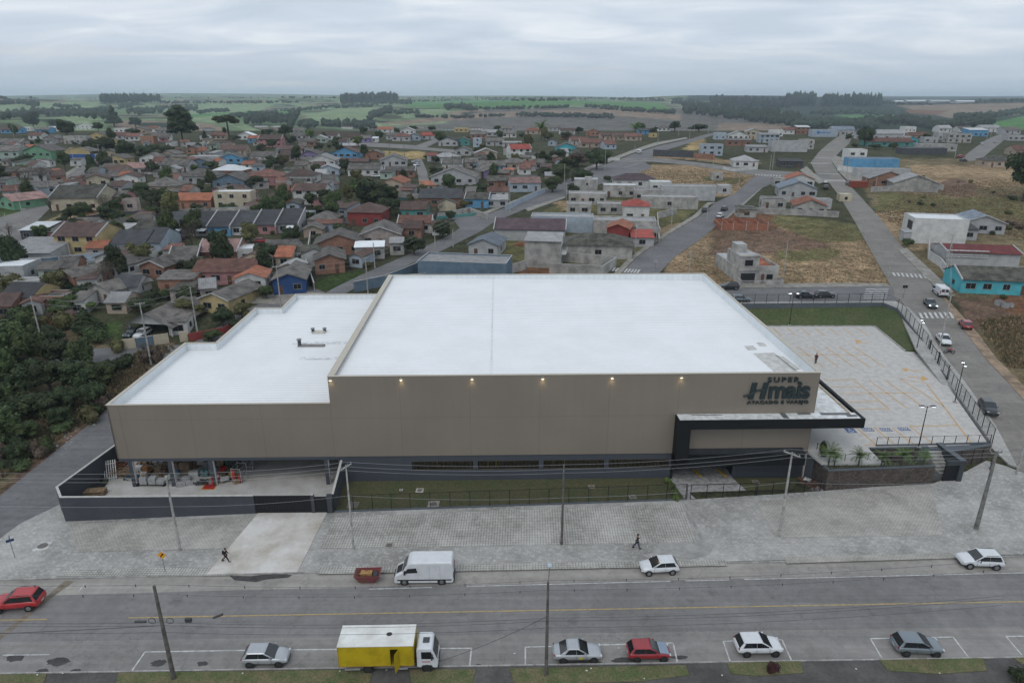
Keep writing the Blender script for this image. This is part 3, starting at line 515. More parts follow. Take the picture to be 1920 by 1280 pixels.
BEIGE = clad('beige_cladding', (.215, .184, .148)); DGREY = clad('dark_grey_wall', (.058, .065, .080), -50); DWALL = M('dark_rendered_wall', (.055, .060, .071), .85, scale=.4, var=.08, fine=.05)
COPE = M('beige_coping', (.50, .46, .38), .6, scale=2, var=.06); WPAN = M('white_panel', (.72, .76, .78), .5, scale=.5, var=.04, wave='X', wsc=6.3, wamt=.05)
WROOF = M('white_roof_sheet', (.85, .86, .865), .5, scale=.18, var=.03, wave='Y', wsc=2 * math.pi / .78, wamt=.17, bump=.25, fine=.02)
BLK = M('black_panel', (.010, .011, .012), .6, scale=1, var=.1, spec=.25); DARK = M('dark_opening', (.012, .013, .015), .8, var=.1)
COPW = M('pale_coping', (.50, .49, .46), .8, scale=2, var=.1); BLKM = M('black_metal', (.013, .014, .016), .6, var=.05, spec=.25)
FLOOR = M('yard_floor', (.50, .49, .47), .7, coord='World', scale=.35, var=.12, fine=.05, col2=(.38, .36, .33))
bld = empty('supermarket_building', B(0, 0, 0), BA, 'large beige supermarket with white ribbed roof, dark grey base and black entrance frame', 'building')
T = 14.5; TW = 11.0; U = 59.6; Wd = 49.6
m = MB(); m.box(0, U, 0, .25, 3.7, T); m.box(0, .25, .25, Wd, 3.7, T); m.box(U - .25, U, .25, Wd, 3.7, T); m.box(.25, U - .25, Wd - .25, Wd, 3.7, T)
m.build('main_wall', BEIGE, bld)
wing = [(0, .003), (-26.9, .003), (-26.9, 22), (-22.3, 22), (-22.3, 40), (-17.7, 40), (-17.7, 49), (0, 49)]
m = MB()
for a, b in zip(wing, wing[1:]):
    if a == (-17.7, 49): continue
    dx, dy = b[0] - a[0], b[1] - a[1]; l = math.hypot(dx, dy)
    c = ((a[0] + b[0]) / 2, (a[1] + b[1]) / 2)
    m.prism([a, b, (b[0] + dy / l * -.22 * -1, b[1] - dx / l * .22 * -1), (a[0] + dy / l * .22, a[1] + dx / l * .22)] if 0 else [(min(a[0], b[0]) , min(a[1], b[1])), (max(a[0], b[0]) + (.22 if dx == 0 else 0), min(a[1], b[1])), (max(a[0], b[0]) + (.22 if dx == 0 else 0), max(a[1], b[1]) + (.22 if dy == 0 else 0)), (min(a[0], b[0]), max(a[1], b[1]) + (.22 if dy == 0 else 0))], 3.72, TW - (0 if dx == 0 else .004))
m.box(-17.7, 0, 48.78, 49, 3.72, TW - .006); m.build('wing_wall', BEIGE, bld)
m = MB(); m.add([(.25, .25, 13.95), (U - .25, .25, 13.15), (U - .25, Wd - .25, 13.15), (.25, Wd - .25, 14.05)], [(0, 1, 2, 3)]); m.build('main_roof', WROOF, bld)
m = MB(); wi = [(-.01, .22), (-26.7, .22), (-26.7, 22), (-22.1, 22), (-22.1, 40), (-17.5, 40), (-17.5, 48.8), (-.01, 48.8)]
m.add([(x, y, 9.75 + .006 * y) for x, y in wi], [tuple(range(8))[::-1]]); m.build('wing_roof', WROOF, bld)
m = MB()      # white inner parapet linings
m.box(U - .30, U - .252, .26, Wd - .26, 13, T - .05); m.box(.26, U - .3, Wd - .30, Wd - .252, 13.1, T - .05)
m.box(-26.68, -26.6, .3, 22, 9.6, TW - .05); m.box(-26.6, -22.1, 21.9, 21.99, 9.6, TW - .05); m.box(-22.08, -22.0, 22, 40, 9.6, TW - .05); m.box(-22, -17.5, 39.9, 39.99, 9.6, TW - .05)
m.box(-17.48, -17.4, 40, 48.7, 9.6, TW - .05); m.box(-17.4, -.02, 48.65, 48.75, 9.6, TW - .05); m.build('parapet_lining', WPAN, bld)
m = MB()
m.box(-.06, U + .06, -.06, .3, T, T + .07); m.box(-.06, .75, .3, Wd, T, T + .07); m.box(U - .32, U + .06, .3, Wd, T, T + .07); m.box(.75, U - .32, Wd - .32, Wd + .06, T, T + .07)
m.box(-26.98, -.02, -.06, .26, TW + .002, TW + .07); m.box(-26.98, -26.55, .26, 22.26, TW + .002, TW + .07); m.box(-26.55, -22.36, 21.9, 22.26, TW + .002, TW + .07); m.box(-22.36, -21.95, 21.9, 40.26, TW + .002, TW + .07)
m.box(-21.95, -17.76, 39.9, 40.26, TW + .002, TW + .07); m.box(-17.76, -17.35, 39.9, 49.06, TW + .002, TW + .07); m.box(-17.35, -.02, 48.7, 49.06, TW + .002, TW + .07)
m.build('coping', COPE, bld)
# lower storey: dark wall with long grilles
gx = [(9.5, 17.2), (17.8, 25.5), (26.1, 33.8), (34.4, 42.1)]
m = MB(); m.box(.3, 42.3, .12, .4, -.8, 1.55); m.box(.3, 42.3, .12, .4, 2.85, 3.695)
xs = [.3] + [v for g_ in gx for v in g_] + [42.3]
for a, b in zip(xs[::2], xs[1::2]): m.box(a, b, .12, .4, 1.55, 2.85)
m.box(.3, .55, .4, 40, -.8, 3.69); m.box(50.4, U - .2, .3, .6, -.5, 3.69); m.box(-26.8, .3, .02, .5, 3.3, 3.72); m.build('base_wall', DGREY, bld)
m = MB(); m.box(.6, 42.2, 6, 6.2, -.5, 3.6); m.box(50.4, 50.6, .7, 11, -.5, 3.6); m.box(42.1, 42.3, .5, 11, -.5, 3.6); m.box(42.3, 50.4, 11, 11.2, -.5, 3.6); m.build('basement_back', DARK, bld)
m = MB(); m.box(.6, U - .4, .45, 40, 3.45, 3.6); m.box(-26.6, .25, .52, 45, 3.5, 3.6); m.build('soffit', M('soffit_grey', (.16, .165, .17), .9), bld)
GRL = M('grille_metal', (.10, .085, .055), .5)
for a, b in gx:
    g_ = MB()
    n = int((b - a) / .17)
    for i in range(n + 1): x = a + (b - a) * i / n; g_.box(x - .022, x + .022, .17, .21, 1.55, 2.85)
    g_.box(a, b, .165, .215, 2.75, 2.85); g_.box(a, b, .165, .215, 1.55, 1.62); g_.build('window_grille', GRL, bld)
for x in (12.3, 13.1, 19, 20, 27.5, 29, 35, 36.5): MB().box(x, x + .14, 3, 3.2, .3, 2.9).build('yellow_pipe', M('yellow_pipe', (.55, .33, .05), .6), bld)
MB().box(14.0, 14.35, 2.5, 2.8, 1.7, 2.5).build('hydrant_box', M('red_gear', (.5, .03, .04), .5), bld)
m = MB()
for x, y0, y1 in ((19.5, .3, Wd - .3),): m.add([(x, y0, 14.0 - .8 * x / 59 + .01), (x + .14, y0, 14.0 - .8 * x / 59 + .01), (x + .14, y1, 14.1 - .9 * x / 59 + .01), (x, y1, 14.1 - .9 * x / 59 + .01)], [(0, 1, 2, 3)])
m.build('roof_seam', M('seam_strip', (.82, .83, .84), .6), bld)
# rooftop vents
def vent(px, py, h, r):
    p = Vector(P(px, py, 9.9)); e_ = MB().tube((0, 0, 0), (0, 0, h), r, r, 12); e_.tube((0, 0, h + .08), (0, 0, h + .2), r * 1.6, r * 1.2, 12, 1); e_.tube((0, 0, h), (0, 0, h + .1), .05, .05, 6)
    o = e_.build('roof_vent', [M('duct_dark', (.06, .065, .07), .5), M('duct_cap', (.22, .22, .22), .5)], bld); q = Matrix.Rotation(-BA, 4, 'Z') @ (p - Vector(B(0, 0, 0))); o.location = q
vent(562, 649, 1.0, .26); vent(587, 623, .55, .24); vent(609, 622, .5, .24)
p = P(582, 648, 9.97); q = Matrix.Rotation(-BA, 4, 'Z') @ (Vector(p) - Vector(B(0, 0, 0)))
MB().box(q.x - 1.9, q.x + 2.2, q.y - .35, q.y + .35, 9.9, 10.12).build('roof_flashing', M('grey_flashing', (.27, .26, .25), .6), bld)
p = P(598, 623, 9.97); q = Matrix.Rotation(-BA, 4, 'Z') @ (Vector(p) - Vector(B(0, 0, 0))); MB().box(q.x - 1, q.x + 1, q.y - .6, q.y + .6, 9.9, 10.14).build('roof_flashing', M('cream_flashing', (.62, .60, .52), .6), bld)
m = MB()
for x0, x1, y in ((-11.5, -.1, 24.4), (-8.6, -.1, 17.7)): m.box(x0, x1, y, y + .8, 9.8, 10.0)
m.build('roof_duct_cover', M('white_metal', (.80, .82, .84), .5), bld)
DIRT = M('roof_dirt', (.64, .63, .60), .8, scale=1.5, var=.15, wave='Y', wsc=2 * math.pi / .78, wamt=.2)
m = MB()
for px in [[(1395, 648), (1412, 647), (1420, 655), (1402, 656)], [(1418, 641), (1432, 641), (1438, 648), (1424, 648)], [(1412, 662), (1452, 660), (1500, 698), (1455, 699)], [(1452, 664), (1470, 668), (1500, 690), (1490, 694)]]:
    V = []
    for x, y in px:
        q = Matrix.Rotation(-BA, 4, 'Z') @ (Vector(P(x, y, 13.25)) - Vector(B(0, 0, 0))); V.append((q.x, q.y, 13.95 - .8 * (q.x - .25) / 59.1 + .02))
    m.add(V, [(0, 1, 2, 3)])
m.build('roof_dirt', DIRT, bld)
# entrance frame and canopy
m = MB(); m.box(42.3, 65.2, -1.7, -.02, 7.85, 9.1); m.box(42.3, 43.9, -1.7, -.02, 3.0, 7.85); m.box(42.3, 58.6, -1.7, -.02, 2.75, 3.75); m.box(42.32, 42.6, -.02, .4, -.3, 3.7)
m.box(64.8, 65.2, -.02, 22, 7.9, 9.1); m.box(U + .02, 64.8, 21.6, 22, 7.9, 9.1); m.box(43.9, 58.8, -.5, -.02, 3.75, 4.35, 1)
m.build('entrance_frame', [BLK, M('dark_band', (.035, .04, .045), .6)], bld)
m = MB(); m.box(42.45, 64.6, -1.6, -.05, 9.1, 9.16); m.box(U + .1, 64.6, -.05, 21.5, 8.75, 8.85)
m.build('canopy_roof', M('white_membrane', (.74, .77, .78), .6, scale=1.3, var=.1, col2=(.50, .5, .48)), bld)
for a, b, c_, d in ((55.2, 55.9, -1.5, -.1), (57.4, 59.0, -.5, -.1), (60.2, 63.9, -.7, -.1), (63.2, 64.5, -1.2, -.7), (44.2, 48.0, -.5, -.35)): MB().box(a, b, c_, d, 9.16, 9.19).build('canopy_patch', M('torn_membrane', (.15, .155, .16), .8), bld)
MB().box(64.1, 64.4, 0, 21, 8.85, 8.92).build('canopy_gutter', M('rust_gutter', (.45, .36, .24), .8), bld)
# glazed entrance on the right side, under the canopy
m = MB(); m.box(U + .01, U + .08, 2, 21, 3.7, 7.6); f_ = m.build('entrance_glazing', M('dark_glass', (.02, .03, .035), .08, spec=.8), bld)
for y in range(2, 22, 3): MB().box(U + .08, U + .16, y, y + .12, 3.7, 7.6).build('mullion', BLKM, f_)
# wall lamps
LAMP = M('lamp_glow', (1, .85, .5), .5, var=.02, emit=((1, .82, .5), 9)); 
for i, x in enumerate((.35, 8.8, 17.3, 25.8, 34.2, 42.6)):
    l_ = MB().box(x - .16, x + .16, -.3, -.01, 14.1, 14.26).build('wall_lamp', M('lamp_body', (.5, .48, .42), .5), bld)
    MB().box(x - .12, x + .12, -.27, -.03, 14.05, 14.1).build('bulb', LAMP, l_)
    ld = bpy.data.lights.new('wall_lamp_light', 'SPOT'); lo = bpy.data.objects.new('wall_lamp_light', ld); COL.objects.link(lo); lo.parent = bld
    ld.energy = 18; ld.color = (1, .8, .42); ld.spot_size = R(95); ld.spot_blend = 1; ld.shadow_soft_size = .08; lo.location = (x, -.42, 13.95); lo.rotation_euler = (R(28), 0, 0)
# lettering on the facade
LET = M('letter_face', (.016, .030, .032), .5, var=.1)
def text(body, size, x, z, w=None, ext=.05, off=.0, shear=0, mat=LET, name='sign_lettering', parent=bld, y=-.1, sp=1.0, h=None):
    c = bpy.data.curves.new('t', 'FONT'); c.body = body; c.size = size; c.extrude = ext; c.offset = off; c.shear = shear; c.space_character = sp; c.resolution_u = 4
    o = bpy.data.objects.new('t', c); COL.objects.link(o); bpy.context.view_layer.update()
    me = bpy.data.meshes.new_from_object(o.evaluated_get(bpy.context.evaluated_depsgraph_get())); bpy.data.objects.remove(o)
    X = [v.co.x for v in me.vertices]; Z = [v.co.y for v in me.vertices]; k = 1 if w is None else w / (max(X) - min(X)); kz = k if h is None else h / (max(Z) - min(Z)); x0, z0 = min(X), min(Z)
    for v in me.vertices: v.co = ((v.co.x - x0) * k + x, -v.co.z + y, (v.co.y - z0) * kz + z)
    me.materials.clear(); me.materials.append(mat); o = bpy.data.objects.new(name, me); COL.objects.link(o); o.parent = parent; return o
sg = MB()      # the big word is built as one mesh of letters: a slanted H with a swash joined to "mais"
text('SUPER', 1, 53.2, 13.35, 3.9, .09, .02, 0, sp=1.35, h=.66)
text('mais', 1, 53.5, 11.15, 5.1, .12, .028, 0, sp=.95, h=2.25)
text('ATACADO E VAREJO', 1, 51.0, 10.35, 7.6, .08, .022, 0, sp=1.12, h=.55)
def hbar(x, w, z0, z1, sh): sg.add([(x, -.22, z0), (x + w, -.22, z0), (x + w + sh, -.22, z1), (x + sh, -.22, z1), (x, -.02, z0), (x + w, -.02, z0), (x + w + sh, -.02, z1), (x + sh, -.02, z1)], [(0,1,2,3), (7,6,5,4), (0,4,5,1), (1,5,6,2), (2,6,7,3), (3,7,4,0)])
hbar(51.05, .62, 11.15, 13.3, .3); hbar(52.45, .62, 11.15, 13.3, .3)
for a, b in (((50.45, 11.5), (51.2, 11.75)), ((51.2, 11.75), (52.0, 12.25)), ((52.0, 12.25), (52.9, 12.5))): sg.tube((a[0], -.14, a[1]), (b[0], -.14, b[1]), .13, .13, 8)
sg.build('sign_lettering', LET, bld)
# ---------------------------------------------------------------- lawn, yard, parking lot, banks
LAWN = M('lawn', (.060, .072, .026), 1, coord='World', scale=.5, var=.22, fine=.3, bump=.5, col2=(.085, .075, .035)); GREENL = M('bank_grass', (.052, .076, .024), 1, coord='World', scale=.25, var=.22, fine=.3, bump=.6, col2=(.075, .085, .032))
def slabo(name, poly, z0, z1, mat, kind='structure'):
    m = MB(); m.prism(poly, z0, z1); return tag(m.build(name, mat), kind=kind)
b2 = lambda u, w: B(u, w)[:2]
slabo('yard_floor', [(-52.9, 69.3), (-51.0, 67.1), (-30, 68.6), (-21.8, 68.8), b2(.28, .5), b2(-.4, 46), b2(-17, 46), (-40, 117), (-45, 98), (-49, 95), (-51.9, 81)], -2.9, -.35, FLOOR)
slabo('front_lawn', [(-21.4, 68.75), (21.0, 71.4), b2(42.3, .1), b2(.3, .1)], -2, .1, LAWN)
slabo('ramp_floor', [(21.05, 71.4), (29.6, 71.85), b2(50.4, -.1), b2(50.4, 11), b2(42.3, 11), b2(42.3, -.1)], -2, .06, M('cobble_ramp', (.38, .37, .36), .9, coord='World', scale=1.6, var=.2, col2=(.2, .195, .19)))
slabo('side_lawn', [(29.65, 71.85), (37.9, 72.5), (37.6, 76.5), b2(50.45, -.05)], -2, .1, LAWN)
LOTM = M('lot_paving', (.52, .50, .47), .9, coord='World', scale=1.1, var=.12, fine=.16, col2=(.42, .405, .385))
LOTP = [(41.5, 77.6), (52.6, 78.1), (61.8, 79.0), (72.5, 112.4), (69.4, 113.0), (71.0, 126.9), (37.0, 126.9), (37.4, 77.1)]
slabo('parking_lot', LOTP, -2.9, 3.7, LOTM)
slabo('entrance_path', [(38.1, 73.9), (45.6, 73.9), (45.6, 78.4), (42.4, 90), (37.2, 90), (37.5, 77)], 3.4, 3.712, M('pale_path', (.52, .51, .49), .9, coord='World', scale=.6, var=.06))
# grass bank from the lot up to the rear fence
bk = MB(); lo = [(36.5, 127.1), (71.2, 127.1), (69.6, 113.2), (72.6, 112.6)]; hi = [(36.2, 133.3), (75.3, 133.7), (76.4, 130.2), (73.0, 113.2)]
zh = [6.4, 6.4, 6.15, 4.3]
V = [(x, y, 3.7) for x, y in lo] + [(x, y, z) for (x, y), z in zip(hi, zh)]
bk.add(V, [(0, 1, 5, 4), (1, 2, 6, 5), (2, 3, 7, 6)]); bk.add([(x, y, -2.5) for x, y in lo] + [(x, y, 3.7) for x, y in lo], [(0, 1, 5, 4), (1, 2, 6, 5), (2, 3, 7, 6)])
tag(bk.build('grass_bank', GREENL), kind='structure')
m = MB(); L_ = [(36.5, 127.0), (71.1, 127.0), (69.5, 113.1)]
for a, b in zip(L_, L_[1:]):
    d = Vector(b) - Vector(a); n = Vector((-d.y, d.x)).normalized() * .12; m.prism([tuple(Vector(a) - n), tuple(Vector(b) - n), tuple(Vector(b) + n), tuple(Vector(a) + n)], 3.5, 3.86)
tag(m.build('lot_kerb', KERB), kind='structure')
# painted bays
Z = 3.708
lm = MB()
def ls(a, b, w=.19): strip(lm, P(*a, 3.7), P(*b, 3.7), w, zf=Z)
for i in range(5): ls((1496 + i * 26, 650), (1543 + i * 29, 688))
ls((1500, 665), (1626, 665))
for i in range(7): ls((1450 + i * 26, 615), (1466 + i * 27, 629))
for s in [((1545, 712), (1601, 712)), ((1558, 725), (1614, 725)), ((1574, 738), (1720, 736)), ((1588, 753), (1648, 752)), ((1602, 767), (1667, 766)), ((1601, 712), (1667, 766)),
          ((1629, 712), (1702, 766)), ((1659, 712), (1733, 764)), ((1688, 710), (1770, 762)), ((1738, 720), (1822, 831)), ((1688, 710), (1752, 721)), ((1822, 831), (1590, 835)),
          ((1706, 799), (1795, 797)), ((1706, 799), (1750, 832)), ((1672, 801), (1712, 832)), ((1638, 800), (1676, 832)), ((1604, 800), (1642, 833)), ((1555, 802), (1588, 834))]: ls(*s)
for i in range(9): ls((1558 + i * 3.6, 805 + i * 3.4), (1578 + i * 3.4, 805 + i * 3.4), .12)
for s in [((1693, 692), (1728, 697)), ((1702, 706), (1735, 709)), ((1605, 639), (1625, 645))]: ls(*s, .3)
def tri(px): 
    q = [P(x, y, 3.7) for x, y in px]; lm.add([(a[0], a[1], Z + .002) for a in q], [(0, 1, 2)])
tri([(1690, 691), (1703, 690), (1700, 697)]); tri([(1742, 711), (1728, 704), (1728, 714)]); tri([(1603, 636), (1616, 639), (1606, 644)])
tag(lm.build('lot_markings', ORA), kind='structure')
BLU = M('blue_paint', (.06, .11, .27), .7, coord='World', scale=2, var=.15)
def plate(px, w, h):
    p = P(*px, 3.7); MBx = MB().box(p[0] - w / 2, p[0] + w / 2, p[1] - h / 2, p[1] + h / 2, 3.702, 3.714); return tag(MBx.build('bay_marking', BLU), kind='structure'), p
def ftext(body, p, w, h, z=3.722):
    o = text(body, 1, 0, 0, w, .002, .03, parent=None, h=h, mat=WHI, name='bay_lettering')
    for v in o.data.vertices: v.co = (v.co.x - w / 2 + p[0], v.co.z - h / 2 + p[1], z + (0 if v.co.y > -.1 else .002))
    tag(o, kind='structure')
for px in ((1627, 805), (1661, 805), (1695, 804)): o, p = plate(px, 1.5, .95); ftext('IDOSO', p, 1.35, .7)
o, p = plate((1595, 807), 1.3, 1.3)
w = MB(); 
for k in range(14):
    a0, a1 = R(150 + k * 17), R(150 + (k + 1) * 17); w.add([(p[0] - .05 + r * math.cos(a), p[1] - .18 + r * math.sin(a), 3.72) for r, a in ((.26, a0), (.26, a1), (.36, a1), (.36, a0))], [(0, 3, 2, 1)])
w.box(p[0] - .12, p[0] - .02, p[1] - .1, p[1] + .35, 3.716, 3.722); w.box(p[0] - .02, p[0] + .3, p[1] - .12, p[1] - .03, 3.716, 3.722); w.box(p[0] + .24, p[0] + .33, p[1] - .45, p[1] - .12, 3.716, 3.722); w.box(p[0] - .02, p[0] + .22, p[1] + .1, p[1] + .17, 3.716, 3.722)
w.tube((p[0] - .07, p[1] + .46, 3.716), (p[0] - .07, p[1] + .46, 3.722), .09, .09, 10); tag(w.build('wheelchair_symbol', WHI), kind='structure')
# a dark frame of pipes lying in a bay (motorbike bay outline)
for a, b in (((1690, 817), (1700, 816)), ((1700, 816), (1710, 824)), ((1710, 824), (1699, 826)), ((1699, 826), (1690, 817)), ((1695, 822), (1705, 821))): ls(a, b, .2)

# ---------------------------------------------------------------- walls of the site
def wall(name, pts, z0, z1, th, mat, label, cat='wall', cope=None, copez=.07, parent=None):
    """polyline wall with per-point tops; coping as a part"""
    e_ = empty(name, (pts[0][0], pts[0][1], 0), 0, label, cat) if parent is None else parent
    o0 = Vector((pts[0][0], pts[0][1])) if parent is None else Vector((0, 0))
    m, c = MB(), MB(); z1 = z1 if hasattr(z1, '__len__') else [z1] * len(pts); z0 = z0 if hasattr(z0, '__len__') else [z0] * len(pts)
    for i, (a, b) in enumerate(zip(pts, pts[1:])):
        a, b = Vector(a[:2]) - o0, Vector(b[:2]) - o0; d = (b - a).normalized(); n = Vector((-d.y, d.x)) * th / 2; b_ = b + d * (th / 2 if i < len(pts) - 2 else 0)
        for mb, k, lo, hi in ((m, 1, (z0[i], z0[i + 1]), (z1[i], z1[i + 1])), (c, 1.35, (z1[i], z1[i + 1]), (z1[i] + copez, z1[i + 1] + copez))):
            q = [a - n * k, b_ - n * k, b_ + n * k, a + n * k]; e0 = .002 * i
            mb.add([(*q[0], lo[0]), (*q[1], lo[1]), (*q[2], lo[1]), (*q[3], lo[0]), (*q[0], hi[0] - e0), (*q[1], hi[1] - e0), (*q[2], hi[1] - e0), (*q[3], hi[0] - e0)], [(0,3,2,1),(4,5,6,7),(0,1,5,4),(1,2,6,5),(2,3,7,6),(3,0,4,7)])
    m.build('wall_body', mat, e_)
    if cope: c.build('wall_coping', cope, e_)
    return e_
wall('yard_wall', [(-51.9, 81.5), (-53.2, 69.4), (-51.2, 66.95), (-30.0, 68.55)], [-.6, -1, -1, -.5], [3.0, 3.1, 3.3, 2.5], .2, DWALL, 'dark grey yard wall with white coping at the left street corner', cope=COPW)
wall('yard_wall', [(-20.9, 68.85), (-21.35, 75.4)], -.5, [2.5, 3.2], .2, DWALL, 'short dark wall between the delivery yard and the front lawn', cope=COPW)
g_ = empty('delivery_gate', (-30, 68.55, 0), math.atan2(.1, 8.5), 'black sliding steel gate across the delivery yard entrance', 'gate')
m = MB(); m.box(.02, 6.6, -.05, .05, .18, 2.45)
for i in range(1, 22): m.box(.02 + i * .3, .04 + i * .3, -.075, -.05, .2, 2.4)
m.build('gate_leaf', BLKM, g_); m = MB(); m.box(7.0, 8.4, -.04, .04, .18, 2.3); m.box(7.05, 7.09, -.07, -.04, 1, 1.4); m.build('wicket_door', BLKM, g_)
MB().box(6.6, 6.98, -.14, .16, -.2, 2.55).build('gate_pillar', DWALL, g_); MB().box(8.45, 9.0, -.14, .16, -.2, 2.6).build('gate_pillar', DWALL, g_); MB().box(6.65, 6.92, -.1, .12, 2.55, 2.68).build('gate_lamp', WHI, g_)
# columns carrying the wing
for i, (px, py) in enumerate(((249, 916), (322, 916), (398, 916), (612, 916))):
    p = P(px, py, -.35); c = MB().box(-.22, .22, -.22, .28, -.36, 3.5).build('column', DGREY, bld); q = Matrix.Rotation(-BA, 4, 'Z') @ (Vector(p) - Vector(B(0, 0, 0))); c.location = (q.x, .3, 0)
    MB().box(.225, .30, -.1, .22, -.3, 3.45).build('column_face', M('column_white', (.62, .62, .61), .7, scale=2, var=.08), c)
for x, y in ((-22.5, 8), (-16.5, 8.5), (-11, 8), (-.9, 6)):
    MB().box(x - .2, x + .2, y - .2, y + .2, -.36, 3.5).build('column', M('column_white', (.62, .62, .61)), bld)
m = MB(); m.box(-26.8, .3, 16, 16.2, -.4, 3.5); m.build('yard_back_wall', M('yard_back', (.10, .11, .115), .9, scale=.5), bld)

# fence helper: posts, wire mesh, rails, optional low wall
MESHM = None
def meshmat():
    global MESHM
    if MESHM: return MESHM
    m, t, p = newmat('wire_mesh'); L = t.links; p.inputs['Base Color'].default_value = (.02, .022, .025, 1)
    tr = N(t, 'ShaderNodeBsdfTransparent'); mix = N(t, 'ShaderNodeMixShader'); g = N(t, 'ShaderNodeTexCoord'); b = N(t, 'ShaderNodeTexBrick'); b.offset = 0
    mp = N(t, 'ShaderNodeMapping'); mp.inputs['Rotation'].default_value = (R(90), 0, 0); L.new(g.outputs['UV'], b.inputs['Vector'])
    b.inputs['Scale'].default_value = 1; b.inputs['Brick Width'].default_value = .1; b.inputs['Row Height'].default_value = .25; b.inputs['Mortar Size'].default_value = .006; b.inputs['Mortar Smooth'].default_value = 0
    L.new(b.outputs['Fac'], mix.inputs[0]); L.new(tr.outputs[0], mix.inputs[1]); L.new(p.outputs[0], mix.inputs[2]); L.new(mix.outputs[0], t.nodes['Material Output'].inputs[0]); MESHM = m; return m
def fence(name, pts, h, step, label, cat='fence', low=0, lowm=None, rail=True, mesh=True, mat=None, pr=.035, wires=0):
    """pts = 3d points along the fence foot"""
    mat = mat or BLKM; o0 = Vector(pts[0]); e_ = empty(name, o0, 0, label, cat); run = 0; posts = []
    mm_ = MB(); uv = []; rl = MB(); lw = MB()
    for i, (a, b) in enumerate(zip(pts, pts[1:])):
        a, b = Vector(a) - o0, Vector(b) - o0; l = (b - a).length; n = max(1, round(l / step))
        for k in range(n + (1 if i == len(pts) - 2 else 0)): posts.append(a.lerp(b, k / n))
        zz = Vector((0, 0, low)); hh = Vector((0, 0, h + low - .05)); d = (b - a) / l; nn = Vector((-d.y, d.x, 0)) * .1
        if mesh: mm_.add([a + zz, b + zz, b + hh, a + hh], [(0, 1, 2, 3)]); uv += [(run, 0), (run + l, 0), (run + l, h), (run, h)]
        run += l
        if rail:
            for z in ((low + h, low + .06) if h < 1.6 else (low + h,)): rl.tube(a + Vector((0, 0, z)), b + Vector((0, 0, z)), pr * .8, pr * .8, 4)
        for w in range(wires): z = low + h * (w + 1) / (wires + 1); rl.tube(a + Vector((0, 0, z)), b + Vector((0, 0, z)), .014, .014, 3)
        if low: 
            q = [a - nn, b - nn, b + nn, a + nn]; lw.add([(v.x, v.y, v.z - 1.2) for v in q] + [(v.x, v.y, v.z + low - .002 * i) for v in q], [(0,3,2,1),(4,5,6,7),(0,1,5,4),(1,2,6,5),(2,3,7,6),(3,0,4,7)])
    me = MB().box(-pr, pr, -pr, pr, 0, h + low + .05).mesh('post', mat)
    for p in posts:
        o = bpy.data.objects.new('post', me); COL.objects.link(o); o.parent = e_; o.location = p
    if mesh:
        o = mm_.build('wire_panel', meshmat(), e_); ul = o.data.uv_layers.new(name='UVMap')
        for k, q in enumerate(uv): ul.data[k].uv = q
    if rail or wires: rl.build('rail', mat, e_)
    if low: lw.build('low_wall', lowm, e_)
    return e_
GL = M('grey_low_wall', (.10, .115, .13), .85, scale=.6, var=.1)
fence('lawn_fence', [(-20.8, 68.75, 0), (-12, 69.3, 0), (4.4, 70.3, 0), (21, 71.35, 0)], 2.0, 2.35, 'thin black mesh fence on a low grey wall along the front lawn', low=.32, lowm=GL)
g_ = empty('ramp_gate', (21.1, 71.38, .1), math.atan2(.37, 7.4), 'black framed mesh gate across the cobbled basement ramp', 'gate'); m = MB()
for x in (0, .45, 2.4, 4.4, 6.4, 8.4): m.box(x, x + .07, -.03, .03, 0, 2.1)
m.box(.46, 8.4, -.03, .03, 2.03, 2.1); m.box(.46, 8.4, -.03, .03, .02, .1); m.build('gate_frame', BLKM, g_)
fence('lawn_fence', [(29.7, 71.85, 0), (37.6, 72.4, 0)], 2.0, 2.2, 'short black mesh fence between the ramp gate and the stone planter', low=.25, lowm=GL)
bf = [P(1392, 573, 6.4), P(1655, 571, 6.4), P(1682, 582, 6.2), (73.2, 113.4, 4.3), (72.6, 111.8, 3.75), (69.0, 100, 3.7)]
fence('rear_fence', bf, 1.9, 2.4, 'black mesh fence on a grey wall above the grass bank', low=.45, lowm=GL)
fence('side_fence', [(68.9, 99.6, 3.7), (62.3, 79.0, 3.7)], 1.9, 2.2, 'black mesh fence between the parking lot and the sloping side street', low=.2, lowm=KERB)
m = MB(); e_ = empty('lot_gate', (72.8, 111.8, 3.7), math.atan2(-11.8, -3.9), 'tall black double gate in the side street fence of the parking lot', 'gate')
for x in (0, .5, 6.2, 6.6, 12.6): m.box(x, x + .12, -.06, .06, 0, 2.6)
m.box(.5, 6.2, -.03, .03, 2.2, 2.28); m.box(6.6, 12.6, -.03, .03, 2.0, 2.08); m.build('gate_frame', BLKM, e_)
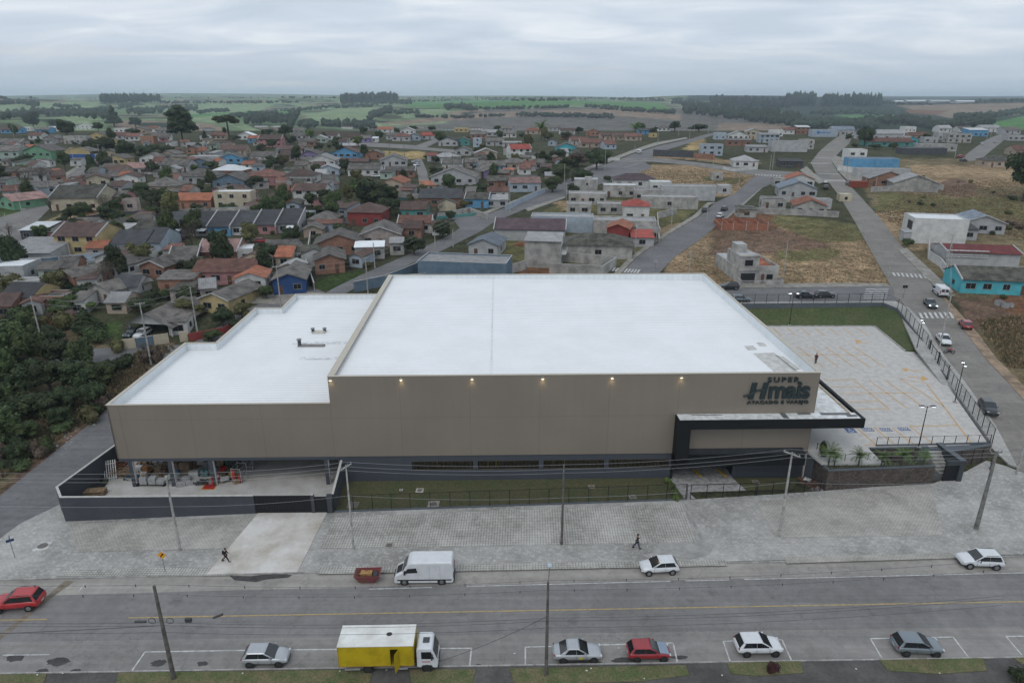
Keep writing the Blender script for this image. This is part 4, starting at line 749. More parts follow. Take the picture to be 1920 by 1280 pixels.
# raised stone planter and terrace
STONE = M('dark_stone', (.070, .055, .047), .9, scale=1.2, var=.2, fine=.25)
t = STONE.node_tree; L = t.links; p = t.nodes['Principled BSDF']; src = p.inputs['Base Color'].links[0].from_socket; g = N(t, 'ShaderNodeTexCoord'); mp = N(t, 'ShaderNodeMapping'); mp.inputs['Scale'].default_value = (.9, .9, 2.2); mp.inputs['Rotation'].default_value = (0, .35, 0); L.new(g.outputs['Object'], mp.inputs[0])
v = N(t, 'ShaderNodeTexVoronoi', feature='DISTANCE_TO_EDGE', Scale=1.1); L.new(mp.outputs[0], v.inputs['Vector']); mr = N(t, 'ShaderNodeMapRange'); L.new(v.outputs['Distance'], mr.inputs[0]); mr.inputs[2].default_value = .05; mr.inputs[3].default_value = .55; mr.inputs[4].default_value = 0
mu = N(t, 'ShaderNodeMixRGB'); L.new(mr.outputs[0], mu.inputs[0]); L.new(src, mu.inputs[1]); mu.inputs[2].default_value = (.20, .17, .15, 1); L.new(mu.outputs[0], p.inputs['Base Color'])
pl = empty('stone_planter', (38.3, 72.5, 0), math.atan2(1.1, 13.7), 'dark stone retaining planter with ground cover beside the ramp lawn', 'planter')
m = MB(); m.box(0, 13.6, 0, .35, -.6, 3.4); m.box(0, .35, .35, 4.4, -.6, 3.4); m.box(13.25, 13.6, .35, 1.3, -.6, 3.4); m.build('stone_wall', STONE, pl)
m = MB(); m.box(-.05, 13.65, -.05, .3, 3.4, 3.5); m.box(-.05, .3, .3, 4.4, 3.4, 3.5); m.build('wall_coping', GL, pl)
m = MB(); m.box(.35, 13.25, .35, 1.4, -.6, 3.38); m.build('soil', M('planter_soil', (.06, .05, .035), 1), pl)
q = random.Random(3); m = MB()
for i in range(900):
    x, y = (q.uniform(.35, 13.2), q.uniform(.33, 1.35)) if i < 700 else (q.uniform(.32, .9), q.uniform(1.3, 4.3)); s = q.uniform(.06, .14); z = 3.38 + q.uniform(0, .18); a = q.uniform(0, 6.28)
    m.add([(x, y, z), (x + s * math.cos(a), y + s * math.sin(a), z + q.uniform(.03, .12)), (x + s * math.cos(a + 1.3), y + s * math.sin(a + 1.3), z + .05)], [(0, 1, 2)])
o = m.build('ground_cover', M('ground_cover', (.16, .22, .10), .9, scale=4, var=.25), pl)
slabo('terrace', [(38.7, 73.85), (45.7, 74.4), (45.7, 78.0), (37.5, 77.5)], -2, 3.35, GL); slabo('stair_court', [(45.8, 73.9), (53.6, 74.4), (53.6, 78.2), (45.8, 78.0)], -2, 1.6, M('court_dark', (.10, .10, .10), .9))
cw = empty('court_wall', (45.9, 77.7, 0), R(3), 'dark stone wall below the lot railing behind the palms', 'wall'); MB().box(0, 7.6, -.12, .12, .5, 3.62).build('wall_body', STONE, cw); MB().box(-.05, 7.65, -.17, .17, 3.62, 3.74).build('wall_coping', GL, cw)
fence('terrace_railing', [(38.9, 77.4, 3.5), (39.6, 74.3, 3.5), (47.0, 74.9, 3.5)], 1.1, 1.6, 'black railing behind the palms on the stone planter', 'railing', mesh=False, pr=.03)
fence('lot_railing', [(46.9, 78.3, 3.7), (52.6, 78.5, 3.7), (62.0, 79.0, 3.7)], 1.1, 1.5, 'long black railing along the front edge of the parking lot', 'railing', low=.12, lowm=GL, mesh=False, pr=.03)
en = empty('entrance_portal', (53.5, 73.9, 0), R(4), 'dark framed pedestrian entrance with a high side wall beside the planter', 'gateway')
m = MB(); m.box(0, 1.7, .2, .3, .6, 3.2); m.build('door_leaf', BLKM, en); m = MB(); m.box(1.7, 2.35, 0, 4.6, -.5, 3.9); m.box(0, 1.7, 0, .35, 3.3, 3.9); m.build('portal_frame', M('portal_grey', (.04, .05, .055), .7, scale=1), en)
MB().box(1.65, 2.4, -.05, 4.65, 3.9, 3.98).build('wall_coping', GL, en)
m = MB()
for i in range(9): m.box(.05, 1.65, .5 + i * .35, .85 + i * .35, .3, .9 + i * .31)
m.build('stair', M('stair_pale', (.4, .39, .37), .9), en)
sw = empty('stone_wall', (56.1, 77.0, 0), math.atan2(1.6, 5.9), 'dark stone retaining wall below the lot railing at the right corner', 'wall')
m = MB(); m.box(-.1, 6.1, .0, .35, -.2, 3.55); m.build('wall_body', STONE, sw); MB().box(-.1, 6.15, -.05, .4, 3.55, 3.68).build('wall_coping', GL, sw)
m = MB()
for x in (1.4, 3.4, 4.9): m.box(x, x + .12, -.04, 0, 0, 3.5)
m.build('drain_strip', BLKM, sw)
slabo('corner_fill', [(52.3, 77.9), (56.2, 77.4), (61.8, 79.1), (61.5, 80)], -2, 3.6, GL)

# ---------------------------------------------------------------- yard contents
WOOD = M('raw_wood', (.32, .22, .13), .9, scale=3, var=.3, rand=.2); CARD = M('cardboard', (.25, .17, .11), .9, scale=3, var=.2, rand=.15); CEM = M('cement_block', (.36, .36, .36), .9, scale=2, var=.15, rand=.12)
def yobj(name, px, py, z, rz, label, cat, parts, group=None):
    p = P(px, py, z); e_ = empty(name, p, rz, label, cat, group)
    for n, fn, mt in parts: m = MB(); fn(m); m.build(n, mt, e_)
    return e_
YZ = -.35
def planks(m, n=26, l=2.4, w=1.6, h=1.0, seed=1):
    q = random.Random(seed)
    for i in range(n):
        a = q.uniform(-.5, .5); x, y, z = q.uniform(-w/2, w/2), q.uniform(-.5, .5), q.uniform(0, h * (1 - i / n * .6)); ll = q.uniform(.5, 1) * l / 2
        m.T = Matrix.Translation((x, y, z + .05)) @ Matrix.Rotation(a, 4, 'Z') @ Matrix.Rotation(q.uniform(-.25, .25), 4, 'Y'); m.box(-ll, ll, -.06, .06, 0, .05)
    m.T = None
yobj('lumber_pile', 214, 886, YZ, .5, 'heap of reddish boards against the left yard wall', 'lumber pile', [('boards', lambda m: planks(m, 40, 2.6, 2, 1.4, 2), M('red_boards', (.30, .12, .06), .9, scale=3, var=.3))])
yobj('lumber_pile', 226, 893, YZ, .2, 'jumble of pale scrap wood beside the reddish boards', 'lumber pile', [('boards', lambda m: planks(m, 36, 1.6, 2, 1.0, 5), WOOD)])
yobj('lumber_pile', 292, 884, YZ, 0, 'stack of pallet timber behind the second yard column', 'lumber pile', [('boards', lambda m: planks(m, 34, 2.2, 2.8, 1.1, 8), WOOD)])
def slats(m):
    for i in range(6): m.T = Matrix.Rotation(R(-24), 4, 'X'); m.box(i * .26, i * .26 + .12, 0, .06, 0, 2.6)
    m.box(0, 1.42, .06, .1, .3, .42); m.box(0, 1.42, .06, .1, 2.1, 2.22); m.T = None
yobj('slatted_panel', 196, 902, YZ, .3, 'white slatted panel leaning by the left yard wall', 'panel', [('slats', slats, WHI)])
yobj('tarp_heap', 172, 918, YZ, .5, 'black tarpaulin heap in the yard corner', 'tarpaulin', [('tarpaulin', lambda m: (m.blob((0, 0, .2), (1.3, .6, .45), jit=.3, seed=4, sub=2), m.blob((-1.1, -.5, .15), (.7, .5, .35), jit=.3, seed=5, sub=2)), BLKM)])
yobj('wooden_pallet', 180, 927, YZ, .1, 'brown wooden pallet stack lying in front of the tarpaulin', 'pallet', [('pallet_boards', lambda m: [m.box(-1.2, 1.2, -.6 + i * .3, -.36 + i * .3, z, z + .1) for z in (0, .3, .6) for i in range(4)] + [m.box(x, x + .12, -.6, .6, z, z + .2) for x in (-1.15, -.05, 1.0) for z in (.1, .4)], WOOD)])
yobj('black_tub', 189, 903, YZ, 0, 'round black tub next to the slatted panel', 'tub', [('tub_body', lambda m: (m.tube((0, 0, 0), (0, 0, .75), .38, .5, 14)), BLKM)])
yobj('scrap_tray', 248, 896, YZ, .1, 'dark blue tray of scraps beside the first yard column', 'tray', [('tray_body', lambda m: (m.box(-.9, .9, -.5, .5, 0, .3),), M('tray_blue', (.03, .06, .08), .6)), ('scraps', lambda m: planks(m, 12, 1.2, 1, .4, 11), WHI)])
def cart(m): m.box(-1.9, 1.9, -.5, .5, .25, .35); [m.tube((x, y, .14), (x, y + .08, .14), .14, .14, 10) for x in (-1.6, 1.6) for y in (-.5, .42)]
ct = yobj('platform_cart', 286, 908, YZ, 0, 'low platform cart with a blue handle carrying grey blocks', 'cart', [('deck', cart, BLKM), ('handle', lambda m: m.box(-2.15, -1.75, -.4, .4, .1, 1.3), M('cart_blue', (.06, .25, .33), .6))])
for i, dx in enumerate((-.95, .15, 1.15)):
    yobj('cement_blocks', 286 + dx * 15, 905, YZ + .36, 0, ['grey block bundle with a brown bag on top on the cart', 'middle grey block bundle on the platform cart', 'right-hand grey block bundle on the platform cart'][i], 'block stack',
         [('blocks', lambda m, i=i: (m.box(-.48, .42, -.4, .4, 0, [.8, .75, .55][i]), m.box(-.40, .40, -.3, .3, [.8, .75, .55][i], [1.0, .9, .65][i])), CEM)] + ([('bag', lambda m: m.blob((0, 0, 1.15), (.3, .25, .2), sub=2), CARD)] if i == 0 else []))
for i, (x, y, w_, lb) in enumerate(((330, 885, 1.3, 'brown wrapped bale behind the grey blocks, left of a pair'), (350, 885, 1.3, 'brown wrapped bale behind the grey blocks, right of a pair'), (340, 868, 1.6, 'wide brown bale stack deep under the wing'))):
    yobj('wrapped_bale', x, y, YZ, .05 * i, lb, 'bale', [('bale_body', lambda m, w_=w_: (m.box(-w_/2, w_/2, -.5, .5, .12, 1.5), m.box(-w_/2 + .1, w_/2 - .1, -.4, .4, 1.5, 1.62)), CARD), ('pallet', lambda m: m.box(-.6, .6, -.5, .5, 0, .115), WOOD)])
yobj('white_freezer', 364, 893, YZ, .3, 'small white chest freezer standing among the yard goods', 'freezer', [('cabinet', lambda m: m.box(-.55, .55, -.35, .35, 0, .7), M('appliance_white', (.6, .62, .6), .4)), ('freezer_lid', lambda m: m.box(-.57, .57, -.37, .37, .705, .8), WHI)])
yobj('white_board', 378, 876, YZ, .1, 'white square board standing behind the freezer', 'board', [('board_face', lambda m: m.box(-.6, .6, 0, .06, .4, 1.5), WHI), ('board_legs', lambda m: (m.box(-.55, -.48, 0, .05, 0, .4), m.box(.48, .55, 0, .05, 0, .4)), BLKM)])
for i, (x, y, sx, sy, h, lb) in enumerate(((333, 900, 1.1, .8, .7, 'grey block stack right of the second column, rear one'), (349, 901, 1.2, .7, .5, 'low stack of grey slabs beside the rear blocks'), (340, 911, 1.1, .5, .45, 'beige concrete kerb block at the front of the blocks'), (356, 908, .8, .6, .4, 'grey rubble pile at the front of the slabs'))):
    yobj('cement_blocks', x, y, YZ, .15 * i, lb, 'block stack', [('blocks', lambda m, sx=sx, sy=sy, h=h: (m.box(-sx/2, sx/2, -sy/2, sy/2, 0, h), m.box(-sx/2 + .12, sx/2 - .2, -sy/2 + .1, sy/2 - .1, h, h + .12)), CEM)])
yobj('rubble_heap', 381, 907, YZ, 0, 'dark heap of rods and coils left of the fire point', 'scrap heap', [('rods', lambda m: planks(m, 20, 1.2, .9, .6, 21), M('dark_steel', (.06, .06, .06), .7)), ('coil', lambda m: [m.tube((.35 * math.cos(t), .35 * math.sin(t), .3), (.35 * math.cos(t + .5), .35 * math.sin(t + .5), .34), .05, .05, 5) for t in [k * .5 for k in range(13)]], BLKM)])
FR = M('fire_red', (.42, .03, .03), .6)
yobj('fire_point', 393, 912, YZ, 0, 'red fire point with a yellow bordered floor square by the third column', 'fire point', [('floor_square', lambda m: m.box(-.75, .75, -.6, .6, .003, .012), FR), ('floor_border', lambda m: (m.box(-.85, -.75, -.7, .7, .003, .013), m.box(.75, .85, -.7, .7, .003, .013), m.box(-.75, .75, -.7, -.6, .003, .013)), M('floor_yellow', (.6, .38, .03), .7)), ('extinguisher', lambda m: (m.tube((.35, .2, .2), (.35, .2, 1.2), .16, .14, 10), m.tube((.35, .2, 1.2), (.35, .2, 1.45), .05, .04, 8)), FR)])
yobj('mixer', 403, 893, YZ, .4, 'light blue concrete mixer behind the fire point', 'mixer', [('drum', lambda m: m.tube((-.3, 0, .8), (.35, 0, 1.3), .5, .3, 14), M('mixer_blue', (.12, .2, .26), .6)), ('stand', lambda m: (m.tube((-.5, -.3, 0), (0, 0, 1), .04, .04, 6), m.tube((.5, .3, 0), (0, 0, 1), .04, .04, 6), m.tube((-.5, .3, 0), (0, 0, 1), .04, .04, 6)), BLKM)])
yobj('red_white_drum', 410, 897, YZ, 0, 'small red and white barrier cone right of the fire point', 'cone', [('cone_body', lambda m: m.tube((0, 0, 0), (0, 0, .9), .25, .06, 12), FR), ('stripe', lambda m: m.tube((0, 0, .42), (0, 0, .58), .168, .135, 12), WHI)])
yobj('work_bench', 432, 890, YZ, 1.0, 'green timber bench leaning deep in the yard', 'bench', [('bench_top', lambda m: m.box(-1.3, 1.3, -.3, .3, .7, .78), M('bench_green', (.14, .15, .10), .8)), ('trestle', lambda m: [m.box(x, x + .1, -.28, .28, 0, .7) for x in (-1.1, 1.0)], WOOD)])
yobj('wheelbarrow', 422, 904, YZ, .5, 'grey wheelbarrow parked in front of the green bench', 'wheelbarrow', [('tray', lambda m: m.prism([(-.5, -.35), (.5, -.28), (.5, .28), (-.5, .35)], .4, .72), CEM), ('wheel', lambda m: m.tube((.7, -.05, .2), (.7, .05, .2), .2, .2, 12), BLKM), ('handles', lambda m: (m.tube((.7, 0, .2), (-1.1, -.3, .6), .025, .025, 5), m.tube((.7, 0, .2), (-1.1, .3, .6), .025, .025, 5)), WOOD)])
def scaf(m):
    for x in (-.6, .6):
        for y in (-1.6, 0, 1.6): m.tube((x, y, 0), (x, y, 2.1), .045, .045, 6)
        for z in (.5, 1.3, 2.0): m.tube((x, -1.6, z), (x, 1.6, z), .035, .035, 5); m.tube((x, -1.6, .5), (x, 1.6, 1.9), .03, .03, 5)
    for y in (-1.6, 0, 1.6):
        for z in (.5, 2.0): m.tube((-.6, y, z), (.6, y, z), .035, .035, 5)
yobj('scaffold_tower', 456, 893, YZ, -.1, 'silver and red metal scaffold frame at the edge of the empty yard floor', 'scaffold', [('frame', scaf, M('galvanised', (.42, .42, .43), .4, metal=.3, scale=3)), ('red_panel', lambda m: (m.box(-.58, -.2, -1.6, -1.5, .3, 1.8), m.box(.25, .5, -1.62, -1.52, .2, 1.2)), FR)])
yobj('timber_crate_heap', 1519, 913, .1, -.7, 'brown timber formwork heap with a white sheet against the planter side', 'lumber pile', [('boards', lambda m: (planks(m, 30, 2.6, 1.6, .8, 31), m.box(-1.2, 1.2, -.7, .6, .0, .5)), M('formwork', (.17, .085, .05), .9, scale=3, var=.25)), ('white_sheet', lambda m: m.box(-.9, -.1, -.3, .5, .86, .9), WHI), ('rags', lambda m: (m.blob((1.2, -.8, .3), (.5, .4, .5), jit=.3, seed=3, sub=2), m.blob((.5, -1.1, .25), (.3, .3, .35), jit=.3, seed=6, sub=2)), M('rags', (.2, .17, .17), .9, scale=3, var=.3))])

q = random.Random(91)
for i, (x, y, w_, h_, mt, lb) in enumerate(((263, 884, .9, .8, WHI, 'white boxes between the first column and the slatted panel'), (276, 888, .8, .9, M('goods_orange', (.40, .17, .05), .8), 'orange crates behind the platform cart'), (330, 893, .9, .7, M('goods_blue', (.08, .17, .28), .7), 'blue crates in front of the wrapped bales'), (384, 892, .8, .9, M('goods_teal', (.14, .28, .30), .7), 'teal drums left of the fire point'), (404, 905, .6, .5, WHI, 'small white cartons in front of the mixer'), (438, 897, .8, .8, M('goods_yellow', (.42, .30, .08), .7), 'yellow cases between bench and scaffold'), (300, 888, .9, .9, CARD, 'brown cartons right behind the cart handle side'), (316, 900, .6, .6, WHI, 'white tins beside the second column foot'), (268, 878, 1.1, .9, WOOD, 'stack of split pallets deep behind the first column'), (281, 873, 1.0, 1.3, CARD, 'tall brown carton stack between the first two columns'), (300, 872, 1.2, .8, WHI, 'white sacks piled on a pallet under the wing'), (312, 880, .9, 1.0, CARD, 'brown cartons beside the second column'), (366, 874, 1.2, 1.4, CARD, 'high brown carton stack beside the white board'),
        (392, 876, 1.1, .9, CEM, 'grey machine parts behind the fire point'), (415, 876, 1.0, 1.1, WOOD, 'timber frames stacked deep in the yard, right part'), (430, 874, 1.0, .9, M('green_tarp', (.06, .12, .08), .8), 'green covered load deep in the yard'), (443, 877, .9, 1.2, M('dark_steel', (.06, .06, .06)), 'dark steel rack beside the scaffold'), (270, 893, .8, .5, WHI, 'low white boxes in front of the pallet timber'), (306, 893, .8, .7, CARD, 'small carton pile behind the cart'), (421, 888, .8, .9, FR, 'red machine behind the wheelbarrow'), (445, 905, .7, .4, WOOD, 'low wooden crate in front of the scaffold'), (372, 905, .6, .5, CEM, 'small grey block pile left of the coils'))):
    yobj('goods_stack', x, y, YZ, q.uniform(-.3, .3), lb, 'goods', [('goods', lambda m, w_=w_, h_=h_, q=q: [m.obox((q.uniform(-.1, .1) + (j % 2 - .5) * w_ * .5, q.uniform(-.1, .1), (j // 2) * h_ / 3 + .12), w_ * .48, w_ * .7, h_ / 3 * .96, q.uniform(-.12, .12)) for j in range(6)], mt), ('pallet', lambda m, w_=w_: m.box(-w_ * .55, w_ * .55, -w_ * .4, w_ * .4, 0, .11), WOOD)])
for i, x in enumerate((24.0, 27.2)):
    o = MB().box(-.12, .12, -.9, .9, 0, .16).build('yellow_kerb_stop', M('floor_yellow', (.6, .38, .03))); o.location = (x, 77.6, .07); o.rotation_euler = (0, 0, .3); tag(o, ('left', 'right')[i] + ' yellow wheel stop inside the basement ramp opening', 'wheel stop')
# ---------------------------------------------------------------- vehicles
GLASS = M('car_glass', (.012, .015, .018), .06, var=.05, spec=.9); TYRE = M('tyre_rubber', (.014, .014, .015), .85, var=.1); RIM = M('wheel_rim', (.30, .30, .31), .35, metal=.6, var=.1); RIMD = M('wheel_rim_dark', (.05, .05, .05), .4, metal=.4, var=.1)
HL = M('headlight_glass', (.55, .57, .6), .15, var=.05); TLt = M('taillight_glass', (.30, .012, .02), .25, var=.05); TRIM = M('black_trim', (.018, .018, .02), .6, var=.05); PLT = M('number_plate', (.5, .5, .5), .5, var=.03)
HLON = M('headlight_lit', (1, 1, 1), .3, var=.01, emit=((.9, .95, 1), 6))
def paint(name, c, r=.3, metal=0): 
    m = M('paint_' + name, c, r, var=.05, metal=metal); m.node_tree.nodes['Principled BSDF'].inputs['Coat Weight'].default_value = .5; return m
WHITE = paint('white', (.66, .68, .70)); SILV = paint('silver', (.42, .44, .46), .3, .35); GREY = paint('grey', (.20, .235, .26), .3, .3); BLACK = paint('black', (.015, .017, .02)); RED = paint('red', (.42, .02, .025)); DRED = paint('dark_red', (.30, .022, .03)); PGRN = paint('petrol', (.03, .05, .05)); MRN = paint('maroon', (.18, .02, .04)); YELP = paint('yellow', (.55, .40, .012), .5)
def wheels(e_, xs, hw, r, rim=RIM, w=.2):
    for x in xs:
        for s in (-1, 1):
            y0, y1 = s * (hw - w), s * (hw + .015)
            t = MB().tube((x, y0, r), (x, y1, r), r, r, 18).build('wheel', TYRE, e_); MB().tube((x, y1, r), (x, y1 + s * .012, r), r * .62, r * .58, 14).build('rim', rim, t)
def car(name, loc, rz, L, W, Hh, body, style, label, cat='car', cabin=None, rim=RIM, group=None, hood=None, lit=False, detail=True, rails=False, sticker=False):
    e_ = empty(name, loc, rz, label, cat, group); hw = W / 2; rw = .31 if Hh < 1.58 else .35
    zb = .24 if Hh < 1.58 else .30; belt = Hh * .655; zr = Hh
    # stations along the length: (x, top z, half width factor, bottom z)
    S = {'hatch': dict(st=[(-.5, .36, .80, .42), (-.495, .58, .90, .30), (-.47, belt / Hh, .96, .24), (-.36, belt / Hh + .02, 1, .22), (0, belt / Hh - .0, 1, .2), (.21, .66, 1, .2), (.34, .63, .98, .2), (.44, .56, .93, .22), (.485, .47, .84, .26), (.5, .34, .74, .3)], cab=(-.475, -.375, .02, .24)),
         'suv': dict(st=[(-.5, .36, .82, .42), (-.495, .58, .92, .30), (-.48, belt / Hh, .97, .24), (-.36, belt / Hh + .02, 1, .22), (0, belt / Hh, 1, .2), (.20, .67, 1, .2), (.34, .645, .98, .2), (.45, .585, .93, .22), (.488, .49, .86, .26), (.5, .34, .78, .3)], cab=(-.475, -.40, .03, .225)),
         'sedan': dict(st=[(-.5, .36, .80, .42), (-.495, .56, .90, .30), (-.47, .64, .95, .24), (-.36, .65, .98, .22), (-.2, belt / Hh + .01, 1, .2), (.18, .655, 1, .2), (.32, .625, .98, .2), (.44, .555, .93, .22), (.485, .465, .84, .26), (.5, .34, .74, .3)], cab=(-.37, -.22, .02, .215))}[style]
    m = MB(); rings = []
    for x, zt, wf, zb_ in S['st']:
        x *= L; zt *= Hh; w = hw * wf; b = zb_ * Hh if zb_ < .3 else zb_ * Hh * .8
        rings.append([(x, -w * .88, b), (x, -w, b + .16), (x, -w * 1.0, zt - .22), (x, -w * .93, zt - .04), (x, -w * .6, zt), (x, w * .6, zt), (x, w * .93, zt - .04), (x, w * 1.0, zt - .22), (x, w, b + .16), (x, w * .88, b)])
    V = [p for r_ in rings for p in r_]; n = 10; F_ = []
    for i in range(len(rings) - 1):
        for k in range(n): F_.append((i * n + k, i * n + (k + 1) % n, (i + 1) * n + (k + 1) % n, (i + 1) * n + k))
    F_ += [tuple(range(n))[::-1], tuple(range(len(V) - n, len(V)))]
    m.add(V, F_, 0); bd = m.build('body', body, e_, smooth=True)
    sd = bd.modifiers.new('s', 'SUBSURF'); sd.levels = 1; sd.render_levels = 1
    # cabin
    x0, x1, x2, x3 = [v * L for v in S['cab']]; c0, c1 = hw * .94, hw * .79; zl = belt - .05
    rows = [[(x0, -c0, zl), (x0, c0, zl), (x1 - .03, c1, zr - .09), (x1 - .03, -c1, zr - .09)], [(x1 + .05, -c1 * .95, zr - .01), (x1 + .05, c1 * .95, zr - .01)], [(x2 - .05, c1 * .95, zr), (x2 - .05, -c1 * .95, zr)], [(x2 + .04, -c1, zr - .06), (x2 + .04, c1, zr - .06)], [(x3, -c0 * .97, zl), (x3, c0 * .97, zl)]]
    V = [(x0, -c0, zl), (x0, c0, zl), (x1, c1, zr - .07), (x1, -c1, zr - .07), (x1 + .1, c1 * .93, zr - .005), (x1 + .1, -c1 * .93, zr - .005), (x2 - .06, c1 * .93, zr), (x2 - .06, -c1 * .93, zr), (x2 + .03, c1, zr - .06), (x2 + .03, -c1, zr - .06), (x3, c0 * .97, zl), (x3, -c0 * .97, zl)]
    m = MB(); m.add(V, [(0, 3, 2, 1), (3, 5, 4, 2), (5, 7, 6, 4), (7, 9, 8, 6), (9, 11, 10, 8), (1, 2, 4, 6, 8, 10), (0, 11, 9, 7, 5, 3), (0, 1, 10, 11)]); m.build('cabin', cabin or body, e_, bevel=.09)
    def quad(a, b, c, d, ins, off, name, mt, cut=None):
        a, b, c, d = map(Vector, (a, b, c, d)); ce = (a + b + c + d) / 4; nrm = (b - a).cross(d - a).normalized(); q = [ce + (p - ce) * ins + nrm * off for p in (a, b, c, d)]
        MB().add(q + [p - nrm * .01 for p in q], [(0, 1, 2, 3), (0, 4, 5, 1), (1, 5, 6, 2), (2, 6, 7, 3), (3, 7, 4, 0)]).build(name, mt, e_)
    quad(V[11], V[10], V[8], V[9], .95, .02, 'windscreen', GLASS); quad(V[1], V[0], V[3], V[2], .90, .02, 'rear_window', GLASS)
    for s in (-1, 1):
        yb, yt = c0, c1; zb2, zt2 = belt + .02, zr - .10; k = lambda z: yb + (yt - yb) * (z - zl) / (zr - .07 - zl)
        xa, xd = x0 + (x1 - x0) * .5 + .12, x3 - .38; xm = (x1 + x3) / 2 - .15; xt0, xt1 = x1 + .16, x2 - .12
        fl = lambda t0, t1: x0
        for a, b, at, bt in ((xa, xm - .02, xt0, xm - .02), (xm + .02, xd + .2, xm + .02, xt1)):
            q = [(a, s * (k(zb2) + .02), zb2), (b, s * (k(zb2) + .02), zb2), (bt, s * (k(zt2) + .02), zt2), (at, s * (k(zt2) + .02), zt2)]
            MB().add(q + [(x, y - s * .03, z) for x, y, z in q], [(0, 1, 2, 3) if s < 0 else (3, 2, 1, 0), (0, 4, 5, 1), (1, 5, 6, 2), (2, 6, 7, 3), (3, 7, 4, 0)]).build('side_window', GLASS, e_)
    wx = (L * .315, -L * .305)
    for x in wx:
        for s in (-1, 1): MB().tube((x, s * (hw - .25), rw), (x, s * (hw + .004), rw + .01), rw + .055, rw + .055, 16).build('wheel_arch', TRIM, e_)
    wheels(e_, wx, hw, rw, rim)
    for s in (-1, 1):
        hz = Hh * .47
        MB().blob((L * .468, s * hw * .72, hz), (.10, .17, .075), jit=0, sub=2).build('headlight', HLON if lit else HL, e_)
        MB().blob((-L * .478, s * hw * .80, Hh * .56), (.055, .13, .11), jit=0, sub=2).build('taillight', TLt, e_)
        if detail: MB().box(x3 - .42, x3 - .28, s * (hw + .0) - (.0 if s > 0 else .14), s * hw + (.14 if s > 0 else 0), belt + .02, belt + .15).build('mirror', body if Hh < 1.7 else TRIM, e_, bevel=.03)
    if detail:
        MB().box(L * .472, L * .5, -hw * .45, hw * .45, .34, .50).build('grille', TRIM, e_); MB().box(-L * .499 - .012, -L * .49, -.22, .22, .56, .68).build('number_plate', PLT, e_)
        for x in ((x1 + x3) / 2 - .15, x3 - .25): 
            m = MB(); [m.box(x - .008, x + .008, s * hw - .012, s * hw + .003, .42, belt - .16) for s in (-1, 1)]
            m.build('door_seam', TRIM, e_)
    if hood:
        m = MB(); q = [(L * .225, belt - .005), (L * .34, Hh * .615), (L * .44, Hh * .56)]
        V = [(x, s * hw * .84, z + .028) for x, z in q for s in (-1, 1)] + [(x, s * hw * .84, z - .02) for x, z in q for s in (-1, 1)]
        m.add(V, [(0, 2, 3, 1), (2, 4, 5, 3), (4, 10, 11, 5), (0, 6, 8, 2), (2, 8, 10, 4), (1, 3, 9, 7), (3, 5, 11, 9), (0, 1, 7, 6)]); m.build('hood', hood, e_)
    if rails:
        for s in (-1, 1): MB().tube((x1 + .2, s * c1 * .96, zr + .03), (x2 - .25, s * c1 * .96, zr + .03), .022, .022, 6).build('roof_rail', TRIM, e_)
    if sticker: MB().box(L * .02, L * .09, -hw - .012, -hw + .02, .5, .72).build('door_sticker', M('sticker_yellow', (.6, .5, .05), .5), e_)
    return e_
